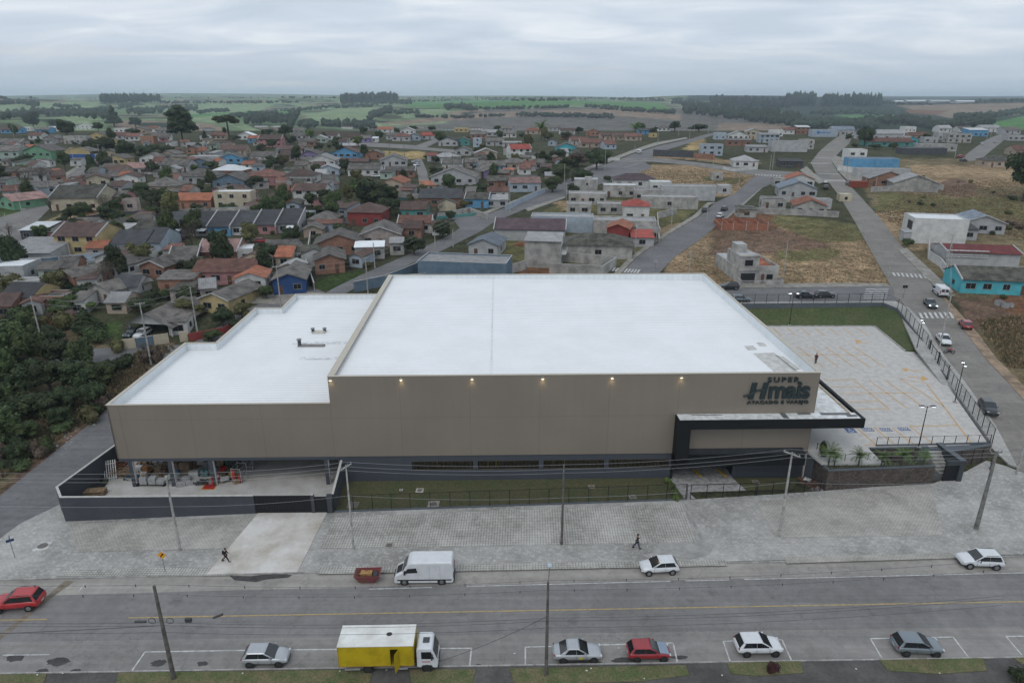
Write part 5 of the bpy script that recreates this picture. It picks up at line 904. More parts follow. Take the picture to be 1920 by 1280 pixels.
def van(loc, rz, label, L=5.9, W=1.98, Hh=2.65, small=False):
    e_ = empty('van', loc, rz, label, 'van'); hw = W / 2
    pr = [(-L/2, .35), (-L/2 - .02, 1.2), (-L/2 + .06, Hh - .12), (-L/2 + .2, Hh), (L*.20, Hh), (L*.255, Hh - .14), (L*.36, Hh*.56), (L*.47, Hh*.42), (L*.495, Hh*.32), (L/2, .34), (L/2 - .1, .26), (-L/2 + .1, .26)]
    m = MB(); n = len(pr); V = []
    for y, k in ((-hw, 0), (-hw * .93, 1), (hw * .93, 1), (hw, 0)):
        for x, z in pr:
            if not k: x = x * .985; z = z - (.14 if z > Hh * .8 else .05 if z > .6 else 0)
            V.append((x, y, z))
    F_ = [tuple(range(n))[::-1], tuple(range(3 * n, 4 * n))]
    for r_ in range(3): F_ += [(r_ * n + i, r_ * n + (i + 1) % n, (r_ + 1) * n + (i + 1) % n, (r_ + 1) * n + i) for i in range(n)]
    m.add(V, F_); m.build('body', WHITE, e_, bevel=.06)
    a, b = (L*.255, Hh - .2), (L*.355, Hh*.58); o_ = .03
    MB().add([(a[0] + o_, -hw*.82, a[1]), (b[0] + o_, -hw*.86, b[1]), (b[0] + o_, hw*.86, b[1]), (a[0] + o_, hw*.82, a[1])], [(0, 1, 2, 3)]).build('windscreen', GLASS, e_)
    hd = MB().add([(L*.37, -hw*.62, Hh*.55 + .02), (L*.468, -hw*.62, Hh*.42 + .025), (L*.468, hw*.62, Hh*.42 + .025), (L*.37, hw*.62, Hh*.55 + .02)], [(0, 1, 2, 3)]).build('hood_panel', TRIM if not small else WHITE, e_)
    for s in (-1, 1):
        q = [(L*.10, Hh*.56), (L*.33, Hh*.53), (L*.265, Hh*.74), (L*.12, Hh*.77)]
        MB().add([(x, s * (hw + .008), z) for x, z in q] + [(x, s * (hw - .05), z) for x, z in q], [(0, 1, 2, 3) if s < 0 else (3, 2, 1, 0), (0, 4, 5, 1), (1, 5, 6, 2), (2, 6, 7, 3), (3, 7, 4, 0)]).build('side_window', GLASS, e_)
        MB().box(-L*.46, L*.44, s*hw - .02, s*(hw + .02) + (.0), .58, .72) if 0 else MB().box(-L*.47, L*.45, min(s*(hw-.03), s*(hw+.02)), max(s*(hw-.03), s*(hw+.02)), .55, .68).build('side_moulding', TRIM, e_)
        MB().box(-L/2 - .045, -L/2 + .02, min(s*hw*.82, s*hw*.98), max(s*hw*.82, s*hw*.98), .8, 1.45).build('taillight', TLt, e_)
        MB().blob((L*.468, s*hw*.76, Hh*.35), (.12, .17, .13), jit=0, sub=2).build('headlight', HL, e_)
        MB().box(L*.30, L*.33, min(s*hw, s*(hw+.22)), max(s*hw, s*(hw+.22)), Hh*.52, Hh*.66).build('mirror', TRIM, e_)
        for x in (L*.33, -L*.30): MB().tube((x, s*(hw-.3), .36), (x, s*(hw+.006), .37), .43, .43, 16).build('wheel_arch', TRIM, e_)
        m = MB()
        for x in (L*.09, -L*.10, -L*.28): m.box(x, x + .018, min(s*(hw-.02), s*(hw+.006)), max(s*(hw-.02), s*(hw+.006)), .7, Hh*.85)
        m.build('door_seam', M('seam_grey', (.25, .26, .27), .6), e_)
    m = MB(); m.box(-L/2 - .04, -L/2 - .01, -.01, .01, .5, Hh*.9)
    if small: m.box(-L/2 - .05, -L/2, -hw*.7, -.1, Hh*.55, Hh*.82); m.box(-L/2 - .05, -L/2, .1, hw*.7, Hh*.55, Hh*.82)
    m.build('rear_door_trim', TRIM, e_); MB().box(L*.485, L*.51, -hw*.5, hw*.5, .6, .85).build('grille', TRIM, e_); MB().box(-L/2 - .09, L/2*.0 - L/2 + .05, -hw*.95, hw*.95, .3, .5).build('rear_bumper', TRIM, e_)
    wheels(e_, (L*.33, -L*.30), hw, .34, RIM if not small else RIMD); return e_
def gp(px, py, z=.05): return P(px, py, z)
hd = R(1.3)
car('parked_car', gp(501, 1238), hd, 3.95, 1.68, 1.46, SILV, 'hatch', 'silver three-door hatchback parked left of the yellow box truck', rim=RIMD, group='cars parked along the front road')
car('parked_car', gp(1082, 1230), hd, 4.25, 1.70, 1.46, SILV, 'sedan', 'silver sedan with a yellow door sticker parked beside the lamp pole', rim=RIMD, group='cars parked along the front road', sticker=True)
car('parked_car', gp(1215, 1229), hd, 3.75, 1.58, 1.44, DRED, 'hatch', 'old red hatchback with a blue-grey hood', rim=RIMD, group='cars parked along the front road', hood=paint('faded_blue', (.22, .28, .36), .5))
car('parked_car', gp(1420, 1218), hd, 4.05, 1.72, 1.50, WHITE, 'hatch', 'white hatchback at the south kerb behind the small dark-leaved shrub', rim=RIMD, group='cars parked along the front road')
car('parked_car', gp(1717, 1218), R(-3), 4.1, 1.75, 1.50, GREY, 'hatch', 'blue-grey hatchback inside a painted bay, rightmost at the south kerb', rim=RIMD, group='cars parked along the front road')
car('parked_car', gp(1235, 1069), R(184), 3.95, 1.70, 1.48, WHITE, 'hatch', 'white hatchback at the north kerb below the walking person', group='cars parked along the front road')
car('parked_car', gp(1834, 1058), R(176), 4.25, 1.78, 1.58, WHITE, 'suv', 'white compact SUV with roof rails at the north kerb', group='cars parked along the front road', rails=True)
car('moving_car', gp(36, 1136), R(187), 4.45, 1.85, 1.68, RED, 'suv', 'red SUV driving left across the trench patch', rails=True)
van(gp(797, 1084), R(181), 'tall white panel van with dark hood parked behind the red skip')
# side street and rear street
def rp(px, py, up=.12): 
    q = G(px, py); return (q[0], q[1], q[2] + up)
sa = math.atan2(66, 23)
van(rp(1762, 553), sa + .12, 'short white delivery van parked on the side street corner by the turquoise house', 4.7, 1.85, 2.05, True)
car('moving_car', rp(1743, 575), sa + math.pi + .08, 4.4, 1.72, 1.45, PGRN, 'sedan', 'dark green sedan with lit headlights coming down the side street', lit=True)
car('parked_car', rp(1809, 614), sa - .02, 4.1, 1.7, 1.46, DRED, 'hatch', 'dark red hatchback parked on the right edge of the side street', group='cars in the side street')
car('parked_car', rp(1768, 643), sa + math.pi + .04, 4.5, 1.75, 1.46, WHITE, 'sedan', 'white sedan parked beside the slim pole of the side street', group='cars in the side street')
car('parked_car', rp(1851, 772), sa + math.pi + .05, 4.2, 1.76, 1.52, BLACK, 'hatch', 'black hatchback at the kerb outside the parking lot fence', group='cars in the side street', lit=False)
car('parked_car', rp(1366, 543), R(178), 4.3, 1.76, 1.6, BLACK, 'suv', 'black SUV on the rear street in front of the concrete house', group='cars in the rear street')
car('parked_car', rp(1509, 559), R(1), 4.4, 1.74, 1.44, BLACK, 'sedan', 'black car on the rear street behind the lit lamp', group='cars in the rear street')
car('parked_car', rp(1546, 558), R(1), 4.2, 1.72, 1.46, paint('dark_grey', (.035, .037, .042)), 'hatch', 'dark grey hatchback on the rear street next to the crossing', group='cars in the rear street')
car('parked_car', rp(1388, 566), R(1), 4.0, 1.7, 1.46, GREY, 'hatch', 'grey car half hidden behind the supermarket parapet on the rear street', group='cars in the rear street')
ma = math.atan2(*(np.array(G(1380, 380)[:2]) - np.array(G(1280, 450)[:2]))[::-1])
for px, py, a, c, st, lb in ((1322, 397, ma, PGRN, 'suv', 'dark green pickup-like car on the left side of the middle street'), (1350, 408, ma, WHITE, 'hatch', 'white hatchback in front of the red brick walls'), (1358, 395, ma, BLACK, 'hatch', 'dark hatchback hidden behind the white one by the brick walls'),
        (1547, 345, sa, GREY, 'suv', 'slate pickup at the junction of the side street, upper one'), (1548, 354, sa, BLACK, 'hatch', 'dark car at the junction of the side street, lower one'), (1592, 348, sa + math.pi + .3, PGRN, 'suv', 'dark SUV before the red brick shed'),
        (1471, 309, 0, SILV, 'hatch', 'silver car under the dark roofed carport'), (182, 306, ma + .2, WHITE, 'hatch', 'white car by the grey and blue warehouse wall'), (115, 356, ma, WHITE, 'sedan', 'white car on the upper left street'),
        (780, 307, math.pi, GREY, 'hatch', 'grey car at the end of the middle lane'), (781, 312, R(250), WHITE, 'suv', 'white car on the middle lane below the dry plot'), (802, 350, 2.6, SILV, 'sedan', 'silver car parked at the foot of the middle lane'),
        (706, 333, 0, WHITE, 'hatch', 'small white car in the garage opening behind the big tree'), (657, 420, 1.2, GREY, 'hatch', 'dark blue car in the carport of the red house'), (335, 452, 1.5, MRN, 'suv', 'maroon car under the white awning of the row'),
        (492, 456, .35, RED, 'hatch', 'red car on the drive below the terraced row'), (74, 512, .1, WHITE, 'hatch', 'white car on the lane behind the white van'), (249, 630, R(265), PGRN, 'sedan', 'dark green car under the big open carport roof'),
        (268, 631, R(265), WHITE, 'suv', 'white SUV under the big open carport roof'), (1841, 271, 1.2, WHITE, 'hatch', 'white car at the left edge of the far right street'), (1866, 268, 1.2, SILV, 'hatch', 'pale car on the far right street, right-hand side'),
        (1802, 296, .1, RED, 'hatch', 'red car at the foot of the far right street'), (1806, 303, .3, BLACK, 'suv', 'black car below the red one on the far plot'), (874, 328, 0, WHITE, 'hatch', 'white car behind the grey gabled house near the purple one')):
    car('parked_car', rp(px, py, .08), a, 4.2, 1.72, 1.5, c, st, lb, detail=False, group='cars parked about the town')
van(rp(54, 508), .2, 'white van on the lane beside the flat white roof', 4.8, 1.9, 2.1, True)
van(rp(1199, 288), ma, 'white box-bodied pickup van on the diagonal street', 4.8, 1.9, 2.1, True)

# box truck
tk = empty('box_truck', gp(738, 1243), hd, 'yellow box truck with white cab and an open side door', 'truck')
m = MB(); BL = [(-4.35, -1.22), (1.95, -1.22), (1.95, 1.22), (-4.35, 1.22)]
m.box(-4.35, .0, -1.22, -1.16, .95, 3.0); m.box(.72, 1.95, -1.22, -1.16, .95, 3.0); m.box(0, .72, -1.22, -1.16, 2.7, 3.0); m.box(0, .72, -1.22, -1.16, .95, 1.0)
m.box(-4.35, 1.95, 1.16, 1.22, .95, 3.0); m.box(-4.35, -4.29, -1.16, 1.16, .95, 3.0); m.box(1.89, 1.95, -1.16, 1.16, .95, 3.0); m.box(-4.29, 1.89, -1.16, 1.16, .95, 1.0); m.build('cargo_box', M('box_yellow', (.50, .37, .008), .5, scale=1.2, var=.12), tk)
m = MB(); m.box(-4.37, 1.97, -1.24, 1.24, 3.002, 3.06); o = m.build('box_roof', M('truck_roof', (.76, .77, .74), .5, scale=.7, var=.06, col2=(.60, .59, .55)), tk)
MB().blob((-.2, .1, 3.1), (.24, .2, .1), jit=.1, sub=2).build('roof_vent', TRIM, tk)
m = MB(); [m.box(x, x + .07, -1.245, -1.22, .95, 3.0) for x in (-4.36, 1.90)]; m.box(-4.3, 1.9, -1.24, -1.22, .93, 1.0); m.build('edge_trim', M('trim_orange', (.42, .26, .05), .5), tk)
dr = MB().box(0, .70, -.03, .0, 0, 1.9).build('box_door', M('box_yellow', (.50, .37, .008)), tk); dr.location = (.74, -1.25, .8); dr.rotation_euler = (0, 0, R(-112)); 
MB().box(.56, .60, -.06, -.03, .8, 1.1).build('door_handle', TRIM, dr)
MB().box(-4.3, 2.9, -.5, .5, .55, .93).build('chassis', TRIM, tk); [MB().box(a, b, -1.17, -1.1, .5, .62).build('side_guard', M('guard_grey', (.35, .35, .34), .5), tk) for a, b in ((-3.9, -2.6), (.4, 1.4))]
pr = [(2.15, .55), (2.15, 2.35), (2.3, 2.48), (3.35, 2.46), (3.5, 2.36), (3.86, 1.35), (3.92, .9), (3.9, .45), (2.6, .5)]
m = MB(); m.xprof(pr, -1.0, 1.0); m.build('cab', WHITE, tk, bevel=.07)
MB().add([(3.56, -.86, 2.26), (3.885, -.9, 1.38), (3.885, .9, 1.38), (3.56, .86, 2.26)], [(0, 1, 2, 3)]).build('windscreen', GLASS, tk)
for s in (-1, 1):
    q = [(2.55, 1.42), (3.62, 1.40), (3.38, 2.15), (2.55, 2.15)]; MB().add([(x, s * 1.012, z) for x, z in q] + [(x, s * .96, z) for x, z in q], [(0, 1, 2, 3) if s < 0 else (3, 2, 1, 0), (0, 4, 5, 1), (1, 5, 6, 2), (2, 6, 7, 3), (3, 7, 4, 0)]).build('side_window', GLASS, tk)
    MB().box(3.4, 3.5, min(s*1.02, s*1.3), max(s*1.02, s*1.3), 1.5, 1.95).build('mirror', TRIM, tk); MB().box(3.86, 3.945, min(s*.55, s*.92), max(s*.55, s*.92), .72, .98).build('headlight', HL, tk)
    MB().box(-4.4, -4.34, min(s*.8, s*1.1), max(s*.8, s*1.1), .72, .88).build('taillight', TLt, tk); MB().tube((3.0, s*.6, .42), (3.0, s*1.008, .43), .5, .5, 16).build('wheel_arch', TRIM, tk)
m = MB(); m.box(3.88, 3.97, -.95, .95, .42, .62); m.build('front_bumper', TRIM, tk); m = MB(); m.box(2.65, 3.2, -.3, .3, 2.49, 2.53); m.build('roof_hatch', GLASS, tk)
m = MB(); m.box(2.6, 3.3, -1.022, -1.0, 1.08, 1.16); m.build('door_stripe', M('stripe_red', (.45, .1, .08), .5), tk)
wheels(tk, (3.0,), 1.0, .40, RIMD, .24); wheels(tk, (-2.0,), 1.05, .40, RIMD, .5)
# skip
sk = empty('skip_container', gp(691, 1087), R(2), 'rusty red skip full of rubbish left of the white van', 'skip'); SKM = M('skip_red', (.20, .045, .055), .7, scale=1.5, var=.3, col2=(.14, .075, .05))
m = MB(); b_ = [(-.85, -.6), (.85, -.6), (.85, .6), (-.85, .6)]; t_ = [(-1.5, -.85), (1.5, -.85), (1.5, .85), (-1.5, .85)]; ti = [(-1.42, -.77), (1.42, -.77), (1.42, .77), (-1.42, .77)]
V = [(x, y, .12) for x, y in b_] + [(x, y, 1.2) for x, y in t_] + [(x, y, 1.2) for x, y in ti] + [(x * .9, y * .9, .3) for x, y in b_]
m.add(V, [(3, 2, 1, 0)] + [(i, (i + 1) % 4, 4 + (i + 1) % 4, 4 + i) for i in range(4)] + [(4 + i, 4 + (i + 1) % 4, 8 + (i + 1) % 4, 8 + i) for i in range(4)] + [(8 + i, 8 + (i + 1) % 4, 12 + (i + 1) % 4, 12 + i) for i in range(4)] + [(12, 13, 14, 15)]); m.build('skip_body', SKM, sk); sk.scale = (.88, .88, .82)
m = MB(); [m.tube((x, s * .86, .55), (x, s * .95, .55), .05, .05, 8) for x in (-.9, .9) for s in (-1, 1)]; m.build('lifting_pin', TRIM, sk)
m = MB(); planks(m, 14, 1.6, 1.6, .5, 3); m.T = Matrix.Translation((0, 0, .5)); m.box(-.8, .5, -.4, .3, .1, .42); m.T = None
rb = m.build('rubbish', [M('rubbish_wood', (.42, .24, .09), .9, scale=3, var=.3)], sk); rb.location = (0, 0, .35)
MB().blob((.85, -.1, .9), (.5, .4, .3), jit=.35, seed=9, sub=2).build('rubbish_bag', M('rubbish_dark', (.06, .06, .065), .8, scale=3, var=.3), sk)
# motorbike
mc = empty('motorbike', rp(1779, 664), -.1, 'red motorbike parked at the kerb below the white sedan', 'motorbike')
for x in (-.62, .62):
    t = MB(); [t.tube((x + .29 * math.cos(a), 0, .31 + .29 * math.sin(a)), (x + .29 * math.cos(a + .45), 0, .31 + .29 * math.sin(a + .45)), .05, .05, 6) for a in [k * .45 for k in range(14)]]; t = t.build('wheel', TYRE, mc); MB().tube((x, -.04, .31), (x, .04, .31), .18, .18, 12).build('rim', RIM, t)
MB().blob((.12, 0, .82), (.3, .14, .15), jit=0, sub=2).build('fuel_tank', RED, mc); MB().box(-.62, -.08, -.12, .12, .74, .84).build('seat', TRIM, mc, bevel=.03); m = MB(); m.box(-.25, .25, -.13, .13, .28, .62); m.tube((-.6, .12, .3), (.1, .12, .3), .04, .04, 6); m.build('engine', TRIM, mc)
m = MB(); m.tube((.62, 0, .31), (.4, 0, .98), .035, .035, 6); m.tube((.38, -.33, 1.02), (.38, .33, 1.02), .02, .02, 6); m.tube((-.62, .06, .31), (-.1, .06, .5), .03, .03, 5); m.build('fork', RIM, mc); MB().blob((.47, 0, .9), (.08, .1, .1), jit=0, sub=2).build('headlight', HL, mc)

# ---------------------------------------------------------------- people
SKIN = M('skin', (.30, .17, .11), .6, var=.05); HAIR = M('dark_hair', (.012, .010, .009), .7, var=.1)
def skinned(name, pts, edges, rad, mat, parent, root=0, sub=1):
    me = bpy.data.meshes.new(name); me.from_pydata([tuple(p) for p in pts], edges, []); me.materials.append(mat); o = bpy.data.objects.new(name, me); COL.objects.link(o); o.parent = parent
    sk_ = o.modifiers.new('skin', 'SKIN'); sk_.use_smooth_shade = True
    for i, r_ in enumerate(rad): r_ = r_ if hasattr(r_, '__len__') else (r_, r_); me.skin_vertices[0].data[i].radius = r_; me.skin_vertices[0].data[i].use_root = (i == root)
    s = o.modifiers.new('sub', 'SUBSURF'); s.levels = sub; s.render_levels = sub; return o
def person(loc, rz, stride, label, top, legs, arm=0.35, pack=None, scale=1.0, bend=(0.3, 0.3)):
    """facing +x; stride = leg swing in radians"""
    e_ = empty('person', loc, rz, label, 'person'); e_.scale = (scale,) * 3; S = math.sin; Cc = math.cos
    hip = Vector((0, 0, .93)); pts = [hip, Vector((.01, 0, 1.18)), Vector((.02, 0, 1.40)), Vector((.03, 0, 1.50)), Vector((.05, 0, 1.60)), Vector((.055, 0, 1.70))]; rad = [(.15, .12), (.15, .11), (.17, .11), .055, .095, .085]; ed = [(0, 1), (1, 2), (2, 3), (3, 4), (4, 5)]
    lp, lr, le = [], [], []; jp = list(pts[:3]) + [Vector((.03, 0, 1.47))]; jr = [(.165, .14), (.17, .13), (.19, .13), .07]; je = [(0, 1), (1, 2), (2, 3)]
    tp = [hip + Vector((0, 0, .02))]; tr = [(.165, .14)]; te = []
    for s, sw in ((-1, stride), (1, -stride)):
        kn = hip + Vector((S(sw) * .44, s * .10, -Cc(sw) * .44)); kb_ = sw - (.25 + .5 * abs(stride) if sw < 0 else .12); an = kn + Vector((S(kb_) * .43, 0, -Cc(kb_) * .43)); zt = an.z
        n = len(pts); hp = hip + Vector((0, s * .09, -.06)); pts += [hp, kn, an, an + Vector((.10, 0, -.05)), an + Vector((.19, 0, -.055))]; rad += [.085, .058, .042, .045, .03]; ed += [(0, n), (n, n + 1), (n + 1, n + 2), (n + 2, n + 3), (n + 3, n + 4)]
        k = len(tp); tp += [hp, kn, an + Vector((0, 0, .04))]; tr += [.105, .078, .066]; te += [(0, k), (k, k + 1), (k + 1, k + 2)]
        sh = Vector((.02, s * .19, 1.42)); a = -sw * arm / max(.35, abs(stride)) if stride else arm * .3; el = sh + Vector((S(a) * .28, s * .05, -Cc(a) * .28)); b = a + bend[0 if s < 0 else 1]; wr = el + Vector((S(b) * .25, 0, -Cc(b) * .25))
        n = len(pts); pts += [sh, el, wr]; rad += [.055, .042, .032]; ed += [(2, n), (n, n + 1), (n + 1, n + 2)]
        d = (wr - el).normalized(); pm = wr + d * .07; m_ = len(pts); pts += [pm]; rad += [(.038, .02)]; ed += [(n + 2, m_)]
        for f in range(4):
            off_ = Vector((.028 - f * .018, 0, 0)); ln = (.075, .085, .08, .062)[f]; f1 = pm + off_ + d * .03; f2 = f1 + d * ln * .5 + Vector((0, -s * .006, 0)); f3 = f2 + d * ln * .4 + Vector((0, -s * .02, 0)); q_ = len(pts); pts += [f1, f2, f3]; rad += [.0095, .0085, .0075]; ed += [(m_, q_), (q_, q_ + 1), (q_ + 1, q_ + 2)]
        th = wr + d * .03 + Vector((.035, 0, 0)); q_ = len(pts); pts += [th, th + d * .035 + Vector((.018, 0, 0))]; rad += [.012, .009]; ed += [(m_, q_), (q_, q_ + 1)]
        k = len(jp); jp += [sh, el, wr - d * .02]; jr += [.075, .062, .05]; je += [(2, k), (k, k + 1), (k + 1, k + 2)]
    lo = min(p.z for p in pts) - .04
    for L_ in (pts, jp, tp):
        for i in range(len(L_)): L_[i] = L_[i] - Vector((0, 0, lo))
    skinned('body', pts, ed, rad, SKIN, e_); skinned('jacket', jp, je, jr, top, e_); skinned('trousers', tp, te, tr, legs, e_)
    h = pts[5]; m = MB(); m.blob((h.x - .025, 0, h.z + .03), (.115, .10, .11), jit=.03, sub=2); m.build('hair', HAIR, e_, smooth=True)
    m = MB(); [m.blob((h.x + .088, s * .035, h.z - .03), (.012, .016, .01), jit=0) for s in (-1, 1)]; m.build('eyes', HAIR, e_); MB().blob((h.x + .10, 0, h.z - .055), (.022, .014, .024), jit=0).build('nose', SKIN, e_)
    m = MB(); [m.blob((h.x + .0, s * .098, h.z - .04), (.03, .014, .035), jit=0) for s in (-1, 1)]; m.build('ears', SKIN, e_); MB().box(h.x + .075, h.x + .096, -.025, .025, h.z - .095, h.z - .085).build('mouth', M('lips', (.2, .07, .06), .6), e_)
    m = MB()
    for i in (8, 8 + 5 + 3 + 1 + 12 + 2 + 5 - 5):
        pass
    for k_ in (3, 6):
        a_ = tp[k_]; m.box(a_.x - .06, a_.x + .22, a_.y - .05, a_.y + .05, max(0, a_.z - .13), a_.z - .03)
    m.build('shoes', BLKM, e_, bevel=.02)
    if pack: MB().box(-.30, -.13, -.15, .15, 1.08 - lo, 1.48 - lo).build('backpack', pack, e_, bevel=.04)
    return e_
NAVY = M('navy_cloth', (.012, .016, .028), .9, scale=6, var=.15); BLKC = M('black_cloth', (.010, .010, .012), .9, scale=6, var=.15); JEAN = M('dark_jeans', (.018, .028, .05), .9, scale=6, var=.15); MARO = M('dark_red_cloth', (.05, .015, .018), .9, scale=6, var=.15)
person(P(425, 1053, .16), R(10), .38, 'person in black walking right with a backpack, left of the concrete drive', BLKC, BLKC, .35, BLKC, .96)
person(P(1194, 1028, .16), R(5), .34, 'person in dark jacket and jeans walking above the white hatchback', BLKC, JEAN, .2, None, 1.04, (.9, 1.2))
person(P(1529, 681, 3.71), R(75), .15, 'person in dark clothes standing on the parking lot', MARO, BLKC, .1)
person(P(1857, 880, float(H(*P(1857, 880, 1.3)[:2])) + .16), R(-70), .05, 'person in navy leaning near the stone wall behind the big pole', NAVY, JEAN, .1, None, 1.0, (1.2, 1.2))

# ---------------------------------------------------------------- street signs
def ssign(px, py, z, h, label, face, fm, extra=None, rz=0):
    e_ = empty('street_sign', P(px, py, z), rz, label, 'street sign'); MB().tube((0, 0, 0), (0, 0, h), .035, .035, 8).build('post', M('sign_post', (.2, .22, .23), .6), e_)
    f = MB(); face(f); f = f.build('sign_plate', fm, e_)
    if extra: x = MB(); extra(x); x.build('sign_symbol', BLKM, f)
ssign(28, 1045, .15, 2.3, 'blue street name sign at the left street corner', lambda m: (m.box(-.35, .35, -.02, .02, 2.0, 2.3), m.box(-.02, .02, -.35, .35, 2.32, 2.6)), M('sign_blue', (.02, .05, .13), .5), rz=.6)
ssign(310, 1072, .15, 2.3, 'yellow diamond warning sign with a black diagonal mark by the front road', lambda m: m.add([(0, -.05, 1.65), (.45, -.05, 2.1), (0, -.05, 2.55), (-.45, -.05, 2.1), (0, -.02, 1.65), (.45, -.02, 2.1), (0, -.02, 2.55), (-.45, -.02, 2.1)], [(0, 1, 2, 3), (7, 6, 5, 4), (0, 4, 5, 1), (1, 5, 6, 2), (2, 6, 7, 3), (3, 7, 4, 0)]), M('sign_yellow', (.75, .33, .01), .5),
      lambda m: m.add([(-.2, -.06, 1.9), (-.13, -.06, 1.86), (.2, -.06, 2.2), (.22, -.06, 2.34), (.08, -.06, 2.3)], [(0, 1, 2, 3, 4)]))
for px, py, lb in ((1228, 510, 'small street name sign behind the supermarket roof near the middle street'), (987, 515, 'small white notice sign behind the roof by the tall concrete house'), (1693, 560, 'thin street name sign at the rear corner crossing')):
    q = G(px, py); e_ = empty('street_sign', q, 0, lb, 'street sign'); MB().tube((0, 0, -.5), (0, 0, 2.6), .05, .05, 6).build('post', M('sign_post', (.2, .22, .23)), e_); MB().box(-.5, .5, -.03, .03, 2.3, 2.9).build('sign_plate', M('sign_pale', (.4, .42, .43), .5) if px < 1600 else BLKM, e_)
# ---------------------------------------------------------------- the town
ROOF = {'ag': ((.168, .153, .137), 'grey'), 'dg': ((.062, .064, .070), 'dark slate'), 'lg': ((.36, .36, .36), 'pale grey'), 'wt': ((.66, .69, .71), 'white'), 'br': ((.115, .070, .058), 'dark brown'), 'rb': ((.20, .095, .07), 'red-brown'),
        'or': ((.36, .13, .07), 'orange tile'), 'rd': ((.36, .075, .055), 'red'), 'pk': ((.33, .20, .18), 'faded pink'), 'mv': ((.10, .065, .075), 'plum'), 'mg': ((.105, .10, .08), 'mossy grey'), 'bg': ((.20, .235, .28), 'blue-grey'), 'dr': ((.15, .028, .028), 'dark red')}
WALL = {'wh': ((.62, .62, .60), 'white'), 'bw': ((.22, .265, .31), 'plain blue-grey'), 'cr': ((.50, .44, .33), 'cream'), 'ye': ((.48, .38, .19), 'yellow'), 'pk': ((.42, .21, .21), 'pink'), 'bl': ((.12, .32, .52), 'bright blue'), 'db': ((.025, .07, .20), 'deep blue'), 'tq': ((.08, .40, .46), 'turquoise'),
        'te': ((.08, .27, .25), 'teal'), 'gn': ((.16, .33, .21), 'green'), 'mi': ((.36, .44, .38), 'mint'), 'li': ((.25, .20, .36), 'lilac'), 're': ((.25, .045, .04), 'dark red'), 'bk': ((.29, .115, .07), 'bare brick'), 'or': ((.36, .19, .13), 'salmon'),
        'gy': ((.41, .415, .42), 'grey'), 'lb': ((.36, .42, .48), 'pale blue'), 'sb': ((.13, .19, .25), 'slate blue'), 'co': ((.42, .405, .38), 'bare concrete'), 'ta': ((.42, .34, .27), 'tan'), 'dk': ((.07, .075, .085), 'charcoal'), 'wo': ((.36, .17, .05), 'orange timber'), 'pg': ((.40, .34, .31), 'pinkish grey')}
def rmat(k, ax):
    c = ROOF[k][0]; st = {'ag': .30, 'lg': .15, 'wt': .05, 'mg': .35, 'pk': .22, 'rb': .25}.get(k, .2)
    tile = k in ('or', 'rd', 'br', 'rb', 'mv')
    return M('roof_' + k + ax, c, .85, var=st, scale=.55, wave=ax, wsc=2 * math.pi / (.32 if tile else .36), wamt=.28 if k != 'wt' else .1, bump=.5, fine=.22, rand=.26)
def wmat(k):
    if k == 'bk': return brickmat('wall_bk', (.30, .125, .075), (.23, .09, .055), (.30, .26, .22), .38, .2, .02, coord='Object', big=(.33, .15, .09), bigscale=.7, axis='XZ', var2=.3)
    return M('wall_' + k, WALL[k][0], .9, var=.12 if k not in ('co', 'pg') else .22, scale=.5, fine=.06, rand=.06)
WINM = M('window_dark', (.014, .016, .019), .35, var=.1, spec=.3); FRM = M('window_frame_grey', (.30, .29, .28), .6, var=.06); DOORM = M('door_brown', (.12, .06, .035), .7, var=.1); FASC = M('fascia_pale', (.46, .46, .45), .8, var=.12, scale=1.5)
TOWN = []
LMS = [(343, 235, 'the broad dark pine'), (430, 240, 'the umbrella-shaped pine'), (697, 350, 'the largest town tree'), (1620, 255, 'the lone round tree'), (148, 290, 'the yellow warehouse'), (140, 382, 'the cream hall'), (685, 405, 'the dark red house'),
       (828, 380, 'the dark-roofed brick house'), (1410, 500, 'the two-storey concrete house'), (1640, 295, 'the bright blue block'), (1402, 415, 'the unfinished brick walls'), (755, 290, 'the dry grass plot'), (72, 290, 'the green two-storey house'), (437, 370, 'the white flat-topped house'),
       (155, 450, 'the yellow brown-roofed house'), (420, 510, 'the long pink house'), (545, 530, 'the deep blue house'), (285, 600, 'the open carport'), (618, 490, 'the brick gabled house'), (894, 380, 'the bright blue cottage'), (978, 275, 'the red-roofed two-storey house'), (865, 500, 'the blue-grey walled building'),
       (1018, 470, 'the tall concrete block'), (1480, 270, 'the grey warehouse'), (1765, 420, 'the white box house'), (1185, 345, 'the plum hipped roof'), (1105, 360, 'the half-brick block'), (1090, 300, 'the roadside thicket'), (1262, 285, 'the charcoal yard wall'), (1700, 350, 'the walled concrete gable'),
       (650, 280, 'the blue gabled house'), (520, 265, 'the pink two-storey house'), (1860, 530, 'the turquoise cottage'), (735, 265, 'the upper street'), (127, 240, 'the dark tree clump'), (215, 225, 'the pointed dark tree'), (1170, 250, 'the tiled terrace'), (225, 560, 'the old timber house'), (35, 520, 'the white flat roof'), (1265, 350, 'the long concrete wall')]
def reg(o, px, py, base, cat): TOWN.append([o, px, py, base, cat]); o['category'] = cat
